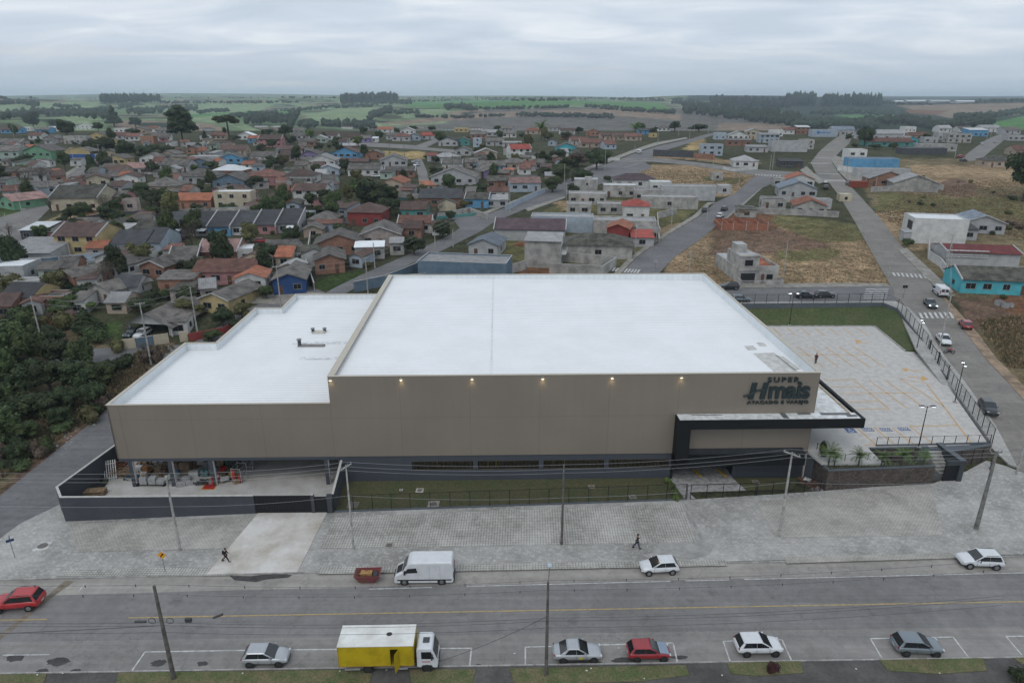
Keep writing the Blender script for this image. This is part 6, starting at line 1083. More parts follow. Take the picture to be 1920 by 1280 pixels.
def house(x, y, w, t, roof, wall, rot=0, dep=9.0, h=3.0, name='house', base=None, label=None, win=None, over=.5, rise=None, z=None, cat='house', carport=False, awn=None, fascia=False, group=None, frame=None):
    g = G(x, y) if z is None else P(x, y, z); dep *= 1.25 if t in 'grhs' and 235 < y < 600 else 1; W = w * mpp(g); rz = R(rot); e_ = empty(name, (g[0], g[1], g[2]), rz); hw = W / 2
    ax = 'Y' if t == 'g' else 'X'; rm, wm = rmat(roof, ax), wmat(wall); rise = rise if rise is not None else {'g': W * .19, 'r': dep * .21, 'h': min(W, dep) * .22, 's': dep * .10, 'f': 0, 'c': W * .17}[t]
    wb, rf = MB(), MB(); F0 = -3.0; big = w > 36
    if t in 'gc':
        if t == 'g': wb.add([(-hw, 0, F0), (hw, 0, F0), (hw, dep, F0), (-hw, dep, F0), (-hw, 0, h), (hw, 0, h), (hw, dep, h), (-hw, dep, h), (0, 0, h + rise), (0, dep, h + rise)], [(0, 1, 5, 8, 4), (3, 7, 9, 6, 2), (0, 4, 7, 3), (1, 2, 6, 5), (4, 8, 9, 7), (8, 5, 6, 9)])
        else:
            for px_ in (-hw + .2, hw - .2):
                for py_ in (.3, dep / 2, dep - .3): wb.box(px_ - .14, px_ + .14, py_ - .14, py_ + .14, F0, h)
            wb.add([(-hw, .2, h - .1), (hw, .2, h - .1), (0, .2, h + rise)], [(0, 1, 2)])
        o = over; k = rise / hw * o
        rf.slab([(-hw - o, -o, h - k + .12), (0, -o, h + rise + .12), (0, dep + o, h + rise + .12), (-hw - o, dep + o, h - k + .12)]); rf.slab([(0.001, -o, h + rise + .12), (hw + o, -o, h - k + .12), (hw + o, dep + o, h - k + .12), (0.001, dep + o, h + rise + .12)])
    elif t == 'r':
        wb.add([(-hw, 0, F0), (hw, 0, F0), (hw, dep, F0), (-hw, dep, F0), (-hw, 0, h), (hw, 0, h), (hw, dep, h), (-hw, dep, h), (-hw, dep / 2, h + rise), (hw, dep / 2, h + rise)], [(0, 1, 5, 4), (3, 7, 6, 2), (0, 4, 8, 7, 3), (1, 2, 6, 9, 5), (4, 5, 9, 8), (8, 9, 6, 7)])
        o = over; k = rise / (dep / 2) * o
        rf.slab([(-hw - .2, -o, h - k + .12), (hw + .2, -o, h - k + .12), (hw + .2, dep / 2, h + rise + .12), (-hw - .2, dep / 2, h + rise + .12)]); rf.slab([(-hw - .2, dep / 2 + .001, h + rise + .12), (hw + .2, dep / 2 + .001, h + rise + .12), (hw + .2, dep + o, h - k + .12), (-hw - .2, dep + o, h - k + .12)])
    elif t == 'h':
        wb.box(-hw, hw, 0, dep, F0, h); o = over; q = min(hw, dep / 2); a = (-hw - o, -o, h); b = (hw + o, -o, h); c = (hw + o, dep + o, h); d = (-hw - o, dep + o, h)
        if W >= dep: r0, r1 = (-hw + q, dep / 2, h + rise), (hw - q, dep / 2, h + rise); rf.add([a, b, c, d, r0, r1], [(0, 1, 5, 4), (1, 2, 5), (2, 3, 4, 5), (3, 0, 4), (3, 2, 1, 0)])
        else: r0, r1 = (0, q, h + rise), (0, dep - q, h + rise); rf.add([a, b, c, d, r0, r1], [(0, 1, 4), (1, 2, 5, 4), (2, 3, 5), (3, 0, 4, 5), (3, 2, 1, 0)])
    elif t == 's':
        wb.box(-hw, hw, 0, dep, F0, h - .01); wb.add([(-hw, 0, h - .01), (hw, 0, h - .01), (hw, dep, h + rise - .01), (-hw, dep, h + rise - .01), (hw, dep, h - .01), (-hw, dep, h - .01)], [(0, 3, 5), (1, 4, 2), (3, 2, 4, 5)])
        rf.slab([(-hw - .15, -over, h + .1), (hw + .15, -over, h + .1), (hw + .15, dep + .1, h + rise + .12), (-hw - .15, dep + .1, h + rise + .12)])
    elif t == 'f':
        p_ = .45; wb.box(-hw, hw, 0, .15, F0, h + p_); wb.box(-hw, hw, dep - .15, dep, F0, h + p_); wb.box(-hw, -hw + .15, .15, dep - .15, F0, h + p_); wb.box(hw - .15, hw, .15, dep - .15, F0, h + p_)
        rf.add([(-hw + .15, .15, h), (hw - .15, .15, h), (hw - .15, dep - .15, h + .15), (-hw + .15, dep - .15, h + .15)], [(0, 1, 2, 3)])
        if w > 30:
            cp = MB(); cp.box(-hw - .03, hw + .03, -.03, .18, h + p_, h + p_ + .05); cp.box(-hw - .03, hw + .03, dep - .18, dep + .03, h + p_, h + p_ + .05); cp.box(-hw - .03, -hw + .18, .18, dep - .18, h + p_, h + p_ + .05); cp.box(hw - .18, hw + .03, .18, dep - .18, h + p_, h + p_ + .05); cp.build('coping', FASC, e_)
    wb.build('wall' if t != 'c' else 'post_frame', wm, e_); ro = rf.build('roof', rm, e_)
    if fascia and t in 'gr':
        fb = MB(); o = over
        if t == 'g':
            for s in (-1, 1): fb.slab([(s * (hw + o), -o - .05, h - rise / hw * o + .18), (0, -o - .05, h + rise + .18), (0, -o + .06, h + rise + .18), (s * (hw + o), -o + .06, h - rise / hw * o + .18)][::s * -1 or 1], .24)
        else:
            for s in (-1, 1):
                x_ = s * (hw + .2); k = rise / (dep / 2) * o; fb.slab([(x_ - .12, -o, h - k + .3), (x_ + .12, -o, h - k + .3), (x_ + .12, dep / 2, h + rise + .3), (x_ - .12, dep / 2, h + rise + .3)], .34)
        fb.build('fascia', FASC, e_)
    if t != 'c' and win != 0:
        n = win or max(1, min(4, int(W / 3.2))); fl = 2 if h > 4.6 else 1; q = random.Random(int(x * 7 + y)); dk = q.randrange(n + 1) if n > 1 else -1
        for f_ in range(fl):
            zb = 1.0 + f_ * 2.75 + (h - 3 if fl == 1 and h < 4 else 0) * .5
            for i in range(n):
                cx = -hw + W * (i + .5) / n + q.uniform(-.15, .15); ww = q.choice((.65, .8, .95)); isd = (i == dk and f_ == 0 and n > 1)
                if w < 24: MB().box(cx - .5, cx + .5, -.02, .05, zb, zb + 1.1).build('window', WINM, e_); continue
                if isd: MB().box(cx - .45, cx + .45, -.04, .05, .05, 2.15).build('door', DOORM, e_); continue
                fr = MB(); a, b, c, d = cx - ww, cx + ww, zb, zb + 1.15
                fr.box(a - .07, b + .07, -.05, .04, d, d + .08); fr.box(a - .07, b + .07, -.06, .04, c - .09, c); fr.box(a - .07, a, -.05, .04, c, d); fr.box(b, b + .07, -.05, .04, c, d); fr.box(cx - .025, cx + .025, -.045, .04, c, d)
                fo = fr.build('window', FRM if frame is None else frame, e_); MB().box(a, b, -.02, .03, c, d).build('pane', WINM, fo)
        if w > 30:
            for s in (-1, 1):
                zb = 1.1; m = MB(); m.box(min(s * hw, s * (hw + .02)) - .01, max(s * hw, s * (hw + .02)) + .01, dep * .35, dep * .35 + 1.2, zb, zb + 1); m.build('window', WINM, e_)
    if awn: a = MB(); a.slab([(-hw * awn[0], -2.6, h - .75), (-hw * awn[0] + W * awn[1], -2.6, h - .75), (-hw * awn[0] + W * awn[1], -.35, h - .35), (-hw * awn[0], -.35, h - .35)], .08); a.build('awning', M('roof_wtX', (.66, .69, .71)), e_)
    if label: tag(e_, label, cat, group)
    else: reg(e_, x, y - w * .3, base or (f"{WALL[wall][1]} house, {ROOF[roof][1]} " + {'g': 'gabled roof', 'r': 'ridged roof', 'h': 'hipped roof', 's': 'sloping roof', 'f': 'flat roof', 'c': 'open shelter roof'}[t]) + (', two-storey' if h > 4.6 and t != 'f' else ''), cat)
    return e_
# x, y(base), width, type, roof, wall, rot, depth, height   (photo pixels for the first three)
HS = [
 (8,306,62,'r','ag','mi',0,9,6),(74,306,54,'g','ag','gn',-6,9,6),(112,343,24,'r','br','or',35,7,3),(62,366,42,'g','ag','lb',-25,9,3),(14,392,52,'g','pk','gn',-30,9,3),(60,375,14,'s','rb','or',0,3,2.4),
 (183,350,42,'g','br','cr',28,8,3),(212,332,38,'r','br','ta',0,7,3),(241,348,38,'g','br','wh',12,8,3.2),(263,327,54,'r','pk','wh',4,7,3),(218,309,36,'g','ag','ye',0,7,3),(283,307,38,'g','ag','wh',10,8,3),(96,268,26,'g','ag','pg',0,7,3),(142,270,42,'f','ag','co',0,7,4.5),
 (160,243,28,'g','lg','wh',20,7,5.5),(137,240,14,'r','ag','gn',0,7,4),(298,364,64,'h','ag','ta',-6,10,3),(366,345,64,'h','ag','gy',-3,10,3),(328,322,52,'r','ag','gy',0,8,3),(315,300,34,'g','ag','ta',0,7,3),(384,306,54,'f','wt','gy',2,6,3),(434,307,42,'g','ag','bl',3,7,3),
 (427,333,56,'h','wt','bk',-3,8,3),(430,354,60,'g','ag','sb',-2,10,3.2),(376,315,30,'g','ag','sb',0,6,3),(362,289,24,'g','ag','or',0,6,3),(366,279,34,'f','wt','gy',0,5,3),(437,291,48,'r','br','ta',3,8,3),(495,348,62,'h','rb','pk',-3,9,3.6),(558,345,58,'h','br','wh',-4,9,3.2),
 (484,315,22,'g','ag','mi',0,6,2.6),(493,304,46,'r','ag','wh',0,7,3),(540,302,30,'r','br','pg',0,7,3),(581,300,32,'g','ag','li',-3,8,3),(603,312,52,'g','lg','wh',0,8,3),(616,331,38,'g','lg','lb',8,8,3.2),(647,297,48,'g','br','bl',-3,8,3),(664,313,54,'r','br','dk',0,5,2.6),(701,299,32,'g','ag','bk',0,6,3),
 (738,312,50,'g','ag','gy',6,9,3),(750,333,56,'r','ag','bk',2,5,3),(683,330,60,'r','ag','wh',2,8,3),(735,358,42,'g','or','ta',-8,9,3.2),(850,347,84,'g','ag','gy',-4,9,3.4),(924,334,34,'g','ag','li',22,10,3),(825,388,80,'r','dg','bk',-2,9,3.2),(776,411,50,'r','br','te',0,7,3.2),(758,386,20,'r','ag','te',0,5,3),
 (684,423,64,'h','br','re',-4,9,4),(894,390,44,'r','mg','bl',-6,6,3.2),(931,389,44,'s','lg','gy',4,6,2.6),(944,353,62,'r','mg','bk',0,6,3),(985,360,58,'r','pk','lb',6,6,3.6),(977,298,40,'r','rd','wh',14,8,5.2),(922,322,52,'r','ag','bl',8,7,2.8),(964,318,48,'h','ag','ta',0,7,3),(912,298,40,'g','lg','ta',5,7,3),
 (1010,318,24,'r','ag','gy',0,6,3),(1062,287,42,'g','ag','tq',-4,7,3),(1112,277,48,'r','rb','ta',6,8,3),(1145,280,22,'r','rb','lb',10,8,3),(1088,272,34,'r','rb','gy',8,7,3),(1140,262,26,'r','br','ta',4,7,3),(1163,263,26,'r','br','ta',4,7,3),(1188,264,30,'r','rb','ta',4,7,3),(1112,255,24,'g','rb','or',0,7,3),(1064,252,28,'r','br','wh',4,6,3),
 (1000,252,30,'h','or','ta',0,7,3),(1040,246,22,'r','ag','gy',0,7,3),(812,303,20,'s','rd','gy',10,6,3),(836,306,44,'h','lg','gy',0,7,3),(868,292,30,'g','ag','gy',0,7,3),(848,319,38,'r','ag','wh',0,6,3),(884,316,24,'r','ag','pg',0,6,3),(905,308,30,'r','mg','co',0,6,2.8),
 (613,262,40,'r','br','wh',0,7,3),(659,266,34,'r','br','cr',0,7,3),(686,268,16,'r','ag','li',0,7,3),(701,267,14,'s','wt','wh',0,5,2.6),(735,262,22,'r','ag','gy',0,6,3),(752,265,34,'h','rb','gy',-4,8,3.2),(776,264,24,'g','ag','lb',4,8,3),(806,262,32,'r','rd','gy',0,7,3),(764,252,26,'g','lg','wh',0,7,3),
 (840,274,36,'g','dg','gy',-4,8,3),(868,273,24,'g','ag','te',0,7,3.4),(895,276,16,'f','ag','lb',0,6,5),(897,260,30,'r','ag','or',0,7,3),(865,248,26,'f','wt','ye',0,6,3),(722,249,28,'r','or','wh',0,6,3),(928,274,34,'r','ag','gy',0,7,3),(918,256,30,'r','lg','gy',0,7,3),(955,258,26,'r','ag','wh',0,7,3),(960,276,36,'s','lg','gy',0,5,2.6),
 (507,276,42,'r','br','pk',3,8,4.8),(476,268,22,'r','or','bl',0,6,3),(460,262,30,'g','wt','wh',0,6,3),(410,262,26,'r','rb','ta',0,7,3),(386,262,22,'g','ag','wh',0,7,3),(575,275,30,'r','ag','bk',0,7,3),(598,268,28,'g','lg','mi',6,8,3),(562,262,26,'r','ag','wh',0,7,3),(548,290,40,'r','br','pg',0,6,3),
 (20,250,36,'r','br','bl',0,7,3),(50,246,16,'f','lg','wh',0,5,3),(80,250,26,'r','ag','bl',0,7,3),(96,246,20,'s','wt','gn',0,5,3),(66,262,24,'r','rb','wh',0,7,3),(18,276,44,'r','ag','pg',0,7,3),(182,262,32,'g','ag','ye',0,7,3),(232,249,34,'f','wt','wh',0,6,3),(262,251,26,'g','ag','ta',0,7,3),(225,262,30,'r','rb','gy',0,7,3),
 (248,264,26,'r','rb','wh',0,7,3),(277,270,24,'f','ag','or',0,6,4.5),(303,264,34,'r','ag','wh',20,8,3),(285,248,22,'r','rb','wh',0,7,3),(305,252,24,'r','ag','gy',0,7,3),(200,274,22,'r','ag','ye',0,6,3),(30,290,22,'r','or','cr',0,6,3),(60,288,34,'r','or','ta',0,6,3),(205,296,24,'g','ag','cr',20,6,3),
 (1245,246,24,'r','ag','wh',0,7,3),(1210,252,26,'r','dg','bl',0,6,3),(1225,258,14,'f','ag','ye',0,5,2.6),
 # terraced row and the streets below it
 (244,480,62,'r','dg','lb',2,9,3.4),(286,478,36,'r','dg','lb',2,10,3.4),(325,444,43,'r','dg','gy',2,9,3),(369,443,43,'r','dg','co',2,9,3),(412,443,43,'r','dg','bl',2,9,3),(455,441,43,'r','dg','wh',2,9,3),(498,439,41,'r','dg','pk',2,9,3),(541,437,41,'r','dg','gy',2,9,3),(601,431,48,'h','ag','pg',-4,9,3),(574,420,24,'f','wt','lb',0,5,3),
 (355,393,82,'r','or','or',2,7,3.2),(438,392,68,'f','wt','cr',2,6,5.4),(503,394,44,'h','br','wo',-6,8,3.4),(581,384,58,'r','br','wh',-3,7,5),(608,372,20,'s','ag','lb',0,6,5),(148,479,82,'r','br','ye',-3,9,5.2),(50,497,96,'s','lg','gy',3,11,3),(64,450,44,'s','wt','dk',3,7,2.8),(102,442,30,'s','br','dk',0,5,2.6),(142,395,86,'r','mg','cr',3,12,4.4),(246,397,24,'f','ag','pg',6,3,3.8),
 (410,493,70,'r','pk','bk',3,8,3),(464,492,34,'f','wt','wh',3,6,3),(419,534,106,'r','rb','pk',3,7,3.2),(333,550,66,'s','ag','or',3,5,3.2),(347,502,48,'r','ag','dk',10,6,3),(405,588,62,'g','ag','ye',-16,9,3.2),(544,552,58,'g','ag','db',9,10,3.4),(620,513,54,'g','ag','bk',14,8,3.4),(637,478,88,'g','ag','bk',10,8,3),(714,462,72,'g','ag','pg',4,9,3.4),
 (694,486,54,'s','wt','co',8,4,3.2),(745,478,26,'s','lg','co',8,4,3.2),(778,437,62,'r','rb','wh',0,6,3),(527,488,60,'r','ag','co',4,6,3),(128,540,52,'g','ag','or',-30,7,3),(203,522,52,'g','ag','wh',-18,8,3),(190,568,62,'g','ag','co',-24,8,3),(237,560,46,'r','dg','gy',8,6,2.8),(36,581,62,'r','dg','ye',-4,7,3),(98,578,50,'f','ag','or',5,5,2.2),(15,530,64,'f','wt','gy',6,8,3.4),
 (60,552,56,'f','lg','wh',6,4,2.6),(288,522,54,'g','ag','bk',-14,8,3),(105,618,22,'g','br','re',-10,4,2.4),(336,628,34,'s','ag','wh',8,4,2.8),(262,495,30,'s','ag','wh',0,4,2.4),(312,505,24,'s','ag','bk',6,4,2.6),
 # right-hand blocks
 (866,532,168,'f','lg','sb',-9,9,4.6),(906,482,56,'g','bg','gy',-12,8,3.2),(993,452,132,'r','mv','gy',-5,8,3.4),(1053,436,116,'f','lg','lb',-6,7,4.2),(1170,443,116,'f','lg','co',-7,8,4),(1192,414,48,'h','rd','wh',-6,7,4.6),(1017,502,68,'s','lg','co',-8,6,6.6),(1120,486,128,'h','mg','co',-6,8,3.6),(1157,458,40,'g','or','re',-16,7,4.4),(1204,463,42,'s','rd','gy',-6,6,2.6),
 (1101,384,70,'f','lg','co',-6,8,3.4),(1163,370,64,'f','wt','co',-4,7,4),(1190,352,78,'h','mv','wh',-4,8,3),(1255,392,104,'f','lg','co',-7,7,3.6),(1290,376,98,'f','lg','gy',-6,7,4.6),(1358,364,24,'f','wt','gy',-6,5,2.8),(1334,292,40,'f','lg','lb',-6,7,5.6),(1385,274,44,'s','ag','bk',-8,7,3.4),(1384,262,38,'g','lg','wh',-8,7,3),(1412,262,28,'g','lg','cr',-10,8,5.4),
 (1442,268,36,'s','lg','lb',-6,7,5.2),(1420,286,38,'s','lg','gy',-6,6,3),(1398,314,44,'h','lg','wh',-8,9,3),(1479,285,66,'f','lg','gy',-6,8,5.6),(1514,280,22,'f','ag','co',-6,9,5.2),(1483,314,42,'s','dg','dk',-6,6,2.8),(1495,372,66,'g','bg','gy',-12,9,3.6),(1500,352,48,'g','or','wh',-12,8,3.4),(1518,404,56,'g','or','co',-14,8,3.2),(1400,408,34,'s','mg','co',-4,4,2.6),
 (1637,318,88,'f','lg','bl',-8,9,4.6),(1605,305,34,'f','wt','wh',-8,9,6),(1655,334,94,'f','lg','gy',-8,6,3.4),(1665,350,68,'g','lg','bk',-10,8,3.2),(1716,360,76,'g','lg','co',-14,9,3.4),(1545,257,46,'f','wt','lb',-4,8,4.6),(1505,252,24,'s','wt','bk',-8,8,5.4),(1572,254,24,'r','bg','gy',-4,9,4.2),(1592,254,20,'r','bg','gy',-4,9,4.2),(1652,262,78,'r','lg','gy',-3,9,4.2),(1668,275,84,'r','rb','te',-3,8,3),
 (1708,270,24,'g','lg','tq',-6,6,3),(1706,248,22,'f','wt','wh',0,8,4),(1732,290,80,'f','lg','dk',-6,8,3.2),(1757,284,66,'f','lg','co',-8,8,3.6),(1798,268,42,'f','lg','co',-6,8,5.4),(1776,262,34,'f','lg','gy',-6,8,4.4),(1834,256,34,'s','wt','bl',-6,9,4.6),(1857,248,36,'r','lg','wh',0,8,3.6),(1772,248,24,'r','lg','wh',0,8,3.4),(1880,314,54,'h','mg','ta',-4,9,3),(1898,252,30,'r','ag','gy',0,8,3.4),
 (1215,378,52,'f','lg','co',-6,7,3.6),(1238,360,40,'f','wt','wh',-6,6,3.4),(1150,402,60,'f','lg','co',-6,6,3),(1215,450,44,'f','lg','co',-6,6,2.8),(1085,402,46,'f','lg','co',-6,6,3),(1450,392,44,'f','mg','co',-8,5,2.8),(1540,392,34,'f','lg','gy',-10,5,2.8),(1585,378,22,'f','wt','cr',-10,4,2.2),(1465,350,30,'f','lg','co',-8,5,3),(1345,338,20,'f','lg','co',-6,5,2.6),
 (1455,256,24,'f','lg','wh',-6,6,4.4),(1478,252,22,'r','rb','wh',-6,6,3.4),(1690,256,26,'f','lg','wh',-4,7,3.6),(1722,262,30,'r','rb','ta',-4,7,3),(1745,268,26,'f','lg','gy',-4,6,3.2),(1810,248,26,'r','ag','wh',0,7,3),(1905,264,30,'f','lg','gy',-4,7,3.2),(1920,292,36,'r','rb','ta',-6,8,3),(1350,262,22,'f','lg','lb',-6,6,4.4),(1757,458,92,'f','wt','wh',-14,10,6.4),(1842,438,70,'g','bg','gy',-16,9,3.2),(1802,450,50,'s','dg','gy',-14,8,3),(1840,500,124,'r','dr','gy',-10,8,3.4),(1868,534,132,'f','dg','bw',-8,1.5,3.4),(1866,552,124,'r','mg','tq',-9,7,3.2),
]
OPTS = {(142,395): dict(label='cream hall with brown pilasters and maroon windows beside the upper left street', frame=M('maroon_frame', (.14, .02, .04), .6)), (325,444): dict(awn=(1, .95)), (369,443): dict(awn=(-.0, .5)), (541,437): dict(awn=(0, .5)),
  (866,532): dict(win=0), (1017,502): dict(win=1), (1479,285): dict(win=0, cat='warehouse'), (98,578): dict(win=0), (1290,376): dict(win=1), (1255,392): dict(win=1), (1170,443): dict(win=0), (1053,436): dict(win=0), (993,452): dict(win=0, fascia=True), (1637,318): dict(win=0), (1655,334): dict(win=0),
  (1757,458): dict(win=0), (1732,290): dict(win=0), (1545,257): dict(win=0, cat='shop'), (50,497): dict(win=0), (1120,486): dict(win=1), (1716,360): dict(win=0), (1840,500): dict(win=0, rise=1.0), (1868,534): dict(win=0), (1017,502): dict(win=0)}
for t_ in HS:
    k = OPTS.get(t_[:2], {}); x, y, w, t, rf_, wl, rot, dep, h = t_
    row = (rf_ == 'dg' and 430 < y < 450 and x < 570)
    if 'fascia' not in k and t in 'gr' and w > 36 and (x + y) % 3 == 0: k = dict(k, fascia=True)
    if rf_ == 'dg' and 430 < y < 450 and x < 570: t, k = 's', dict(k, rise=3.0); dep = 7.4; h = 2.7
    o = house(x, y, w, t, rf_, wl, rot, dep, h, **k)
    if row:
        W = w * mpp(G(x, y)); D = dep * 1.25; m = MB(); m.slab([(W / 2 - .12, -.7, h + .42), (W / 2 + .12, -.7, h + .42), (W / 2 + .12, D + .2, h + 3.5), (W / 2 - .12, D + .2, h + 3.5)], 1.2); m.build('party_wall', FASC, o)
# more of the far rows, too small to tell detail
q = random.Random(11)
for i in range(30):
    x = q.uniform(0, 1230); y = q.uniform(240, 262); w = q.uniform(18, 28)
    if any(abs(x - a) < (w + c) * .42 and abs(y - b) < 9 for a, b, c, *_ in HS) : continue
    rf_ = q.choice(['ag', 'ag', 'rb', 'br', 'lg', 'or', 'wt', 'ag']); wl = q.choice(['wh', 'gy', 'cr', 'pk', 'bl', 'ta', 'wh', 'mi', 'bk'])
    HS.append((x, y, w)); house(x, y, w, q.choice('rrgh'), rf_, wl, q.uniform(-15, 15), 7, 3)

# smaller sheds and houses filling the blocks between
def free(x, y, rad, items):
    g = G(x, y)
    if any(inpoly(np.array([g[0] + a]), np.array([g[1] + b]), r_)[0] for r_ in ROADS for a, b in ((0, 0), (rad, 0), (-rad, 0), (0, rad), (0, -rad))): return False
    return not any((a - g[0]) ** 2 + ((b - g[1]) * .8) ** 2 < (rad + c) ** 2 for a, b, c in items)
OCC = []
for t_ in HS:
    g = G(t_[0], t_[1]); OCC.append((g[0], g[1] + 3, t_[2] * mpp(g) * .45))
TOWNP = [(0, 268), (640, 262), (700, 300), (900, 300), (1040, 262), (1120, 285), (1080, 320), (960, 375), (860, 395), (830, 440), (700, 495), (600, 530), (520, 560), (330, 590), (0, 600)]
q = random.Random(5); nf = 0
for i in range(1600):
    x, y = q.uniform(0, 1120), q.uniform(263, 600)
    if not inpoly(np.array([x]), np.array([y]), TOWNP)[0] or inpoly(np.array([x]), np.array([y]), [(60, 405), (320, 385), (320, 415), (60, 440)])[0]: continue
    if math.hypot(x - 697, (y - 375) * 1.5) < 50 or (300 < x < 575 and 436 < y < 478) or (660 < x < 900 and 395 < y < 430): continue
    g = G(x, y); wm_ = q.uniform(3.4, 8) if nf % 5 == 0 else q.uniform(3.2, 5.6)
    if not free(x, y, wm_ * .42, OCC): continue
    OCC.append((g[0], g[1] + 2, wm_ * .5)); nf += 1
    house(x, y, wm_ / mpp(g), q.choice('rsgsr'), q.choice(['ag', 'ag', 'ag', 'mg', 'br', 'lg', 'rb', 'rb', 'or', 'br', 'ag']), (wl_ := q.choice(['gy', 'wh', 'wh', 'co', 'bk', 'co', 'ta', 'lb', 'wh', 'pg', 'cr', 'pk', 'mi'])), q.choice((0, -4, 8, 90, 20, -15)) + q.uniform(-5, 5), q.uniform(4, 7), q.uniform(2.4, 3.1), **({} if wm_ > 5.6 else dict(name='shed', cat='shed', base=f'small {WALL[wl_][1]} shed or annex')))
    if nf > 170: break
# special buildings
def sp(name, x, y, rot, label, cat='house', z=None): g = G(x, y) if z is None else P(x, y, z); return empty(name, g, R(rot), label, cat), mpp(g)
e_, k = sp('warehouse', 148, 306, 3, 'yellow and blue fronted warehouse with a grey roof by the street bend', 'warehouse'); W = 48 * k; D = 12
m = MB(); hw = W / 2; m.add([(-hw, 0, 4.2), (hw, 0, 4.2), (hw, 0, 5.6), (hw * .5, 0, 7.4), (-hw * .5, 0, 7.4), (-hw, 0, 5.6), (-hw, D, -2), (hw, D, -2), (hw, D, 5.6), (-hw, D, 5.6)], [(0, 1, 2, 3, 4, 5), (6, 9, 8, 7)]); m.build('upper_wall', wmat('ye'), e_)
MB().box(-hw - 1, hw + 2, -1.2, -.01, 2.4, 4.4).build('blue_band', M('band_blue', (.02, .09, .30), .7, var=.1), e_); MB().box(-hw, hw + 2, .0, D, -3, 4.19).build('wall', wmat('gy'), e_); m = MB(); m.slab([(-hw - .3, -.1, 5.6), (0, -.1, 7.5), (0, D, 7.5), (-hw - .3, D, 5.6)]); m.slab([(0.01, -.1, 7.5), (hw + .3, -.1, 5.6), (hw + .3, D, 5.6), (0.01, D, 7.5)]); m.build('roof', rmat('ag', 'Y'), e_)
house(182, 292, 16, 'f', 'lg', 'wh', 0, 5, 3.5, win=0, base='white corrugated shed with flat roof', cat='shed')
e_ = house(285, 640, 88, 'c', 'ag', 'wh', -8, 13, 3.6, name='carport', label='large open carport house with a worn grey gabled roof on white posts', cat='carport', z=1.0, rise=2.2, over=.9)
# the two-storey bare concrete house on the dry lot
e_, k = sp('concrete_house', 1384, 532, 2, 'two-storey bare concrete house with a white gate alone on the dry plot'); C1, C2 = wmat('co'), M('roof_lid', (.42, .43, .44), .8, scale=1, var=.12)
m = MB(); m.box(0, 4.2, 0, 9, -3, 6.2); m.box(.3, 2.6, 4, 7.5, 6.2, 8.0); m.box(-.25, 4.45, -.3, 1.2, 6.2, 6.45); m.box(-.2, 4.3, -.25, .0, 3.0, 3.3); m.box(4.2, 4.45, 0, 14, -3, 4.0); m.box(8.6, 8.85, 0, 14, -3, 4.0); m.box(4.45, 8.6, 0, .25, -3, 4.0); m.box(4.45, 8.6, 13.75, 14, -3, 4.0); m.box(-.2, 0, 0, 16, -3, 3.4); m.box(0, 4.2, 9.01, 16, -3, 3.4); m.build('wall', C1, e_)
m = MB(); m.box(.3, 2.6, 4, 7.5, 8.0, 8.08); m.box(0, 4.2, 1.2, 4, 6.2, 6.28); m.box(0, 4.2, 9.0, 16, 3.4, 3.48); m.build('roof', C2, e_); m = MB(); m.slab([(4.45, .25, 2.9), (8.6, .25, 2.9), (8.6, 13.7, 3.9), (4.45, 13.7, 3.9)]); m.build('roof', rmat('or', 'X'), e_)
for a, b, c, d in ((1.0, 2.8, 4.1, 5.4), (6.2, 7.6, 1.0, 2.1)): f = MB().box(a - .08, b + .08, -.04, .02, c - .08, d + .08).build('window', FRM, e_); MB().box(a, b, -.06, -.03, c, d).build('pane', WINM, f)
m = MB(); m.box(.4, 3.6, -.03, .02, .2, 2.4); m.build('garage_opening', DARK, e_); MB().box(5.0, 5.7, -.04, .02, .1, 2.2).build('door', DOORM, e_)
m = MB(); [m.box(x * .22 - .2, x * .22 - .16, -3.05, -3.0, 0, 1.5) for x in range(0, 24)]; m.box(-.2, 5.0, -3.06, -2.99, 1.45, 1.52); m.box(-.2, 5.0, -3.06, -2.99, .0, .1); m.build('gate', WHI, e_); m = MB(); m.box(5.0, 8.9, -3.1, -2.95, -2, 1.5); m.box(8.75, 8.9, -2.95, 0, -2, 1.5); m.box(-.4, -.2, -3.1, 0, -2, 1.5); m.build('front_wall', C1, e_)
# unfinished red brick walls
e_, k = sp('unfinished_house', 1396, 432, -4, 'unfinished red brick house, roofless partition walls beside the middle street'); BR = brickmat('raw_brick', (.36, .115, .06), (.28, .085, .045), (.30, .20, .15), .3, .2, .02, coord='Object', big=(.40, .14, .07), bigscale=.7, axis='XZ', var2=.25)
m = MB(); a = 88 * k / 2; m.box(-a, a, 0, .2, -2.5, 1.9)
for i in range(7): m.box(-a + i * 2 * a / 6 - .1, -a + i * 2 * a / 6 + .1, .2, 10 - (i % 3), -2.5, 1.6 + .25 * ((i * 5) % 4))
for j, y in enumerate((3.4, 6.6, 9.6)): m.box(-a + .1, a * (.9 - .2 * (j % 2)), y, y + .2, -2.5, 1.5 + .2 * j)
m.build('wall', BR, e_); m = MB(); [m.box(x, x + .2, -.05, .0, -2.5, 2.6) for x in (-a + .1, -a / 2, .3, a / 2, a - .4)]; m.build('column', C1, e_)
q = G(1385, 408); o = MB(); planks(o, 30, 3, 3, .8, 41); o = o.build('lumber_pile', WOOD); o.location = (q[0], q[1] - 2, q[2] + 1.8); tag(o, 'pale heap of formwork boards behind the unfinished brick walls', 'lumber pile')
q = G(785 + 50, 450); e2 = empty('brick_stack', G(965, 462), 0, 'stack of orange bricks on the plot left of the tall concrete block', 'brick stack'); m = MB(); [m.box(i * 1.1, i * 1.1 + 1, (i % 2) * .6, (i % 2) * .6 + 1, 0, .7 + .2 * (i % 3)) for i in range(4)]; m.build('bricks', BR, e2)
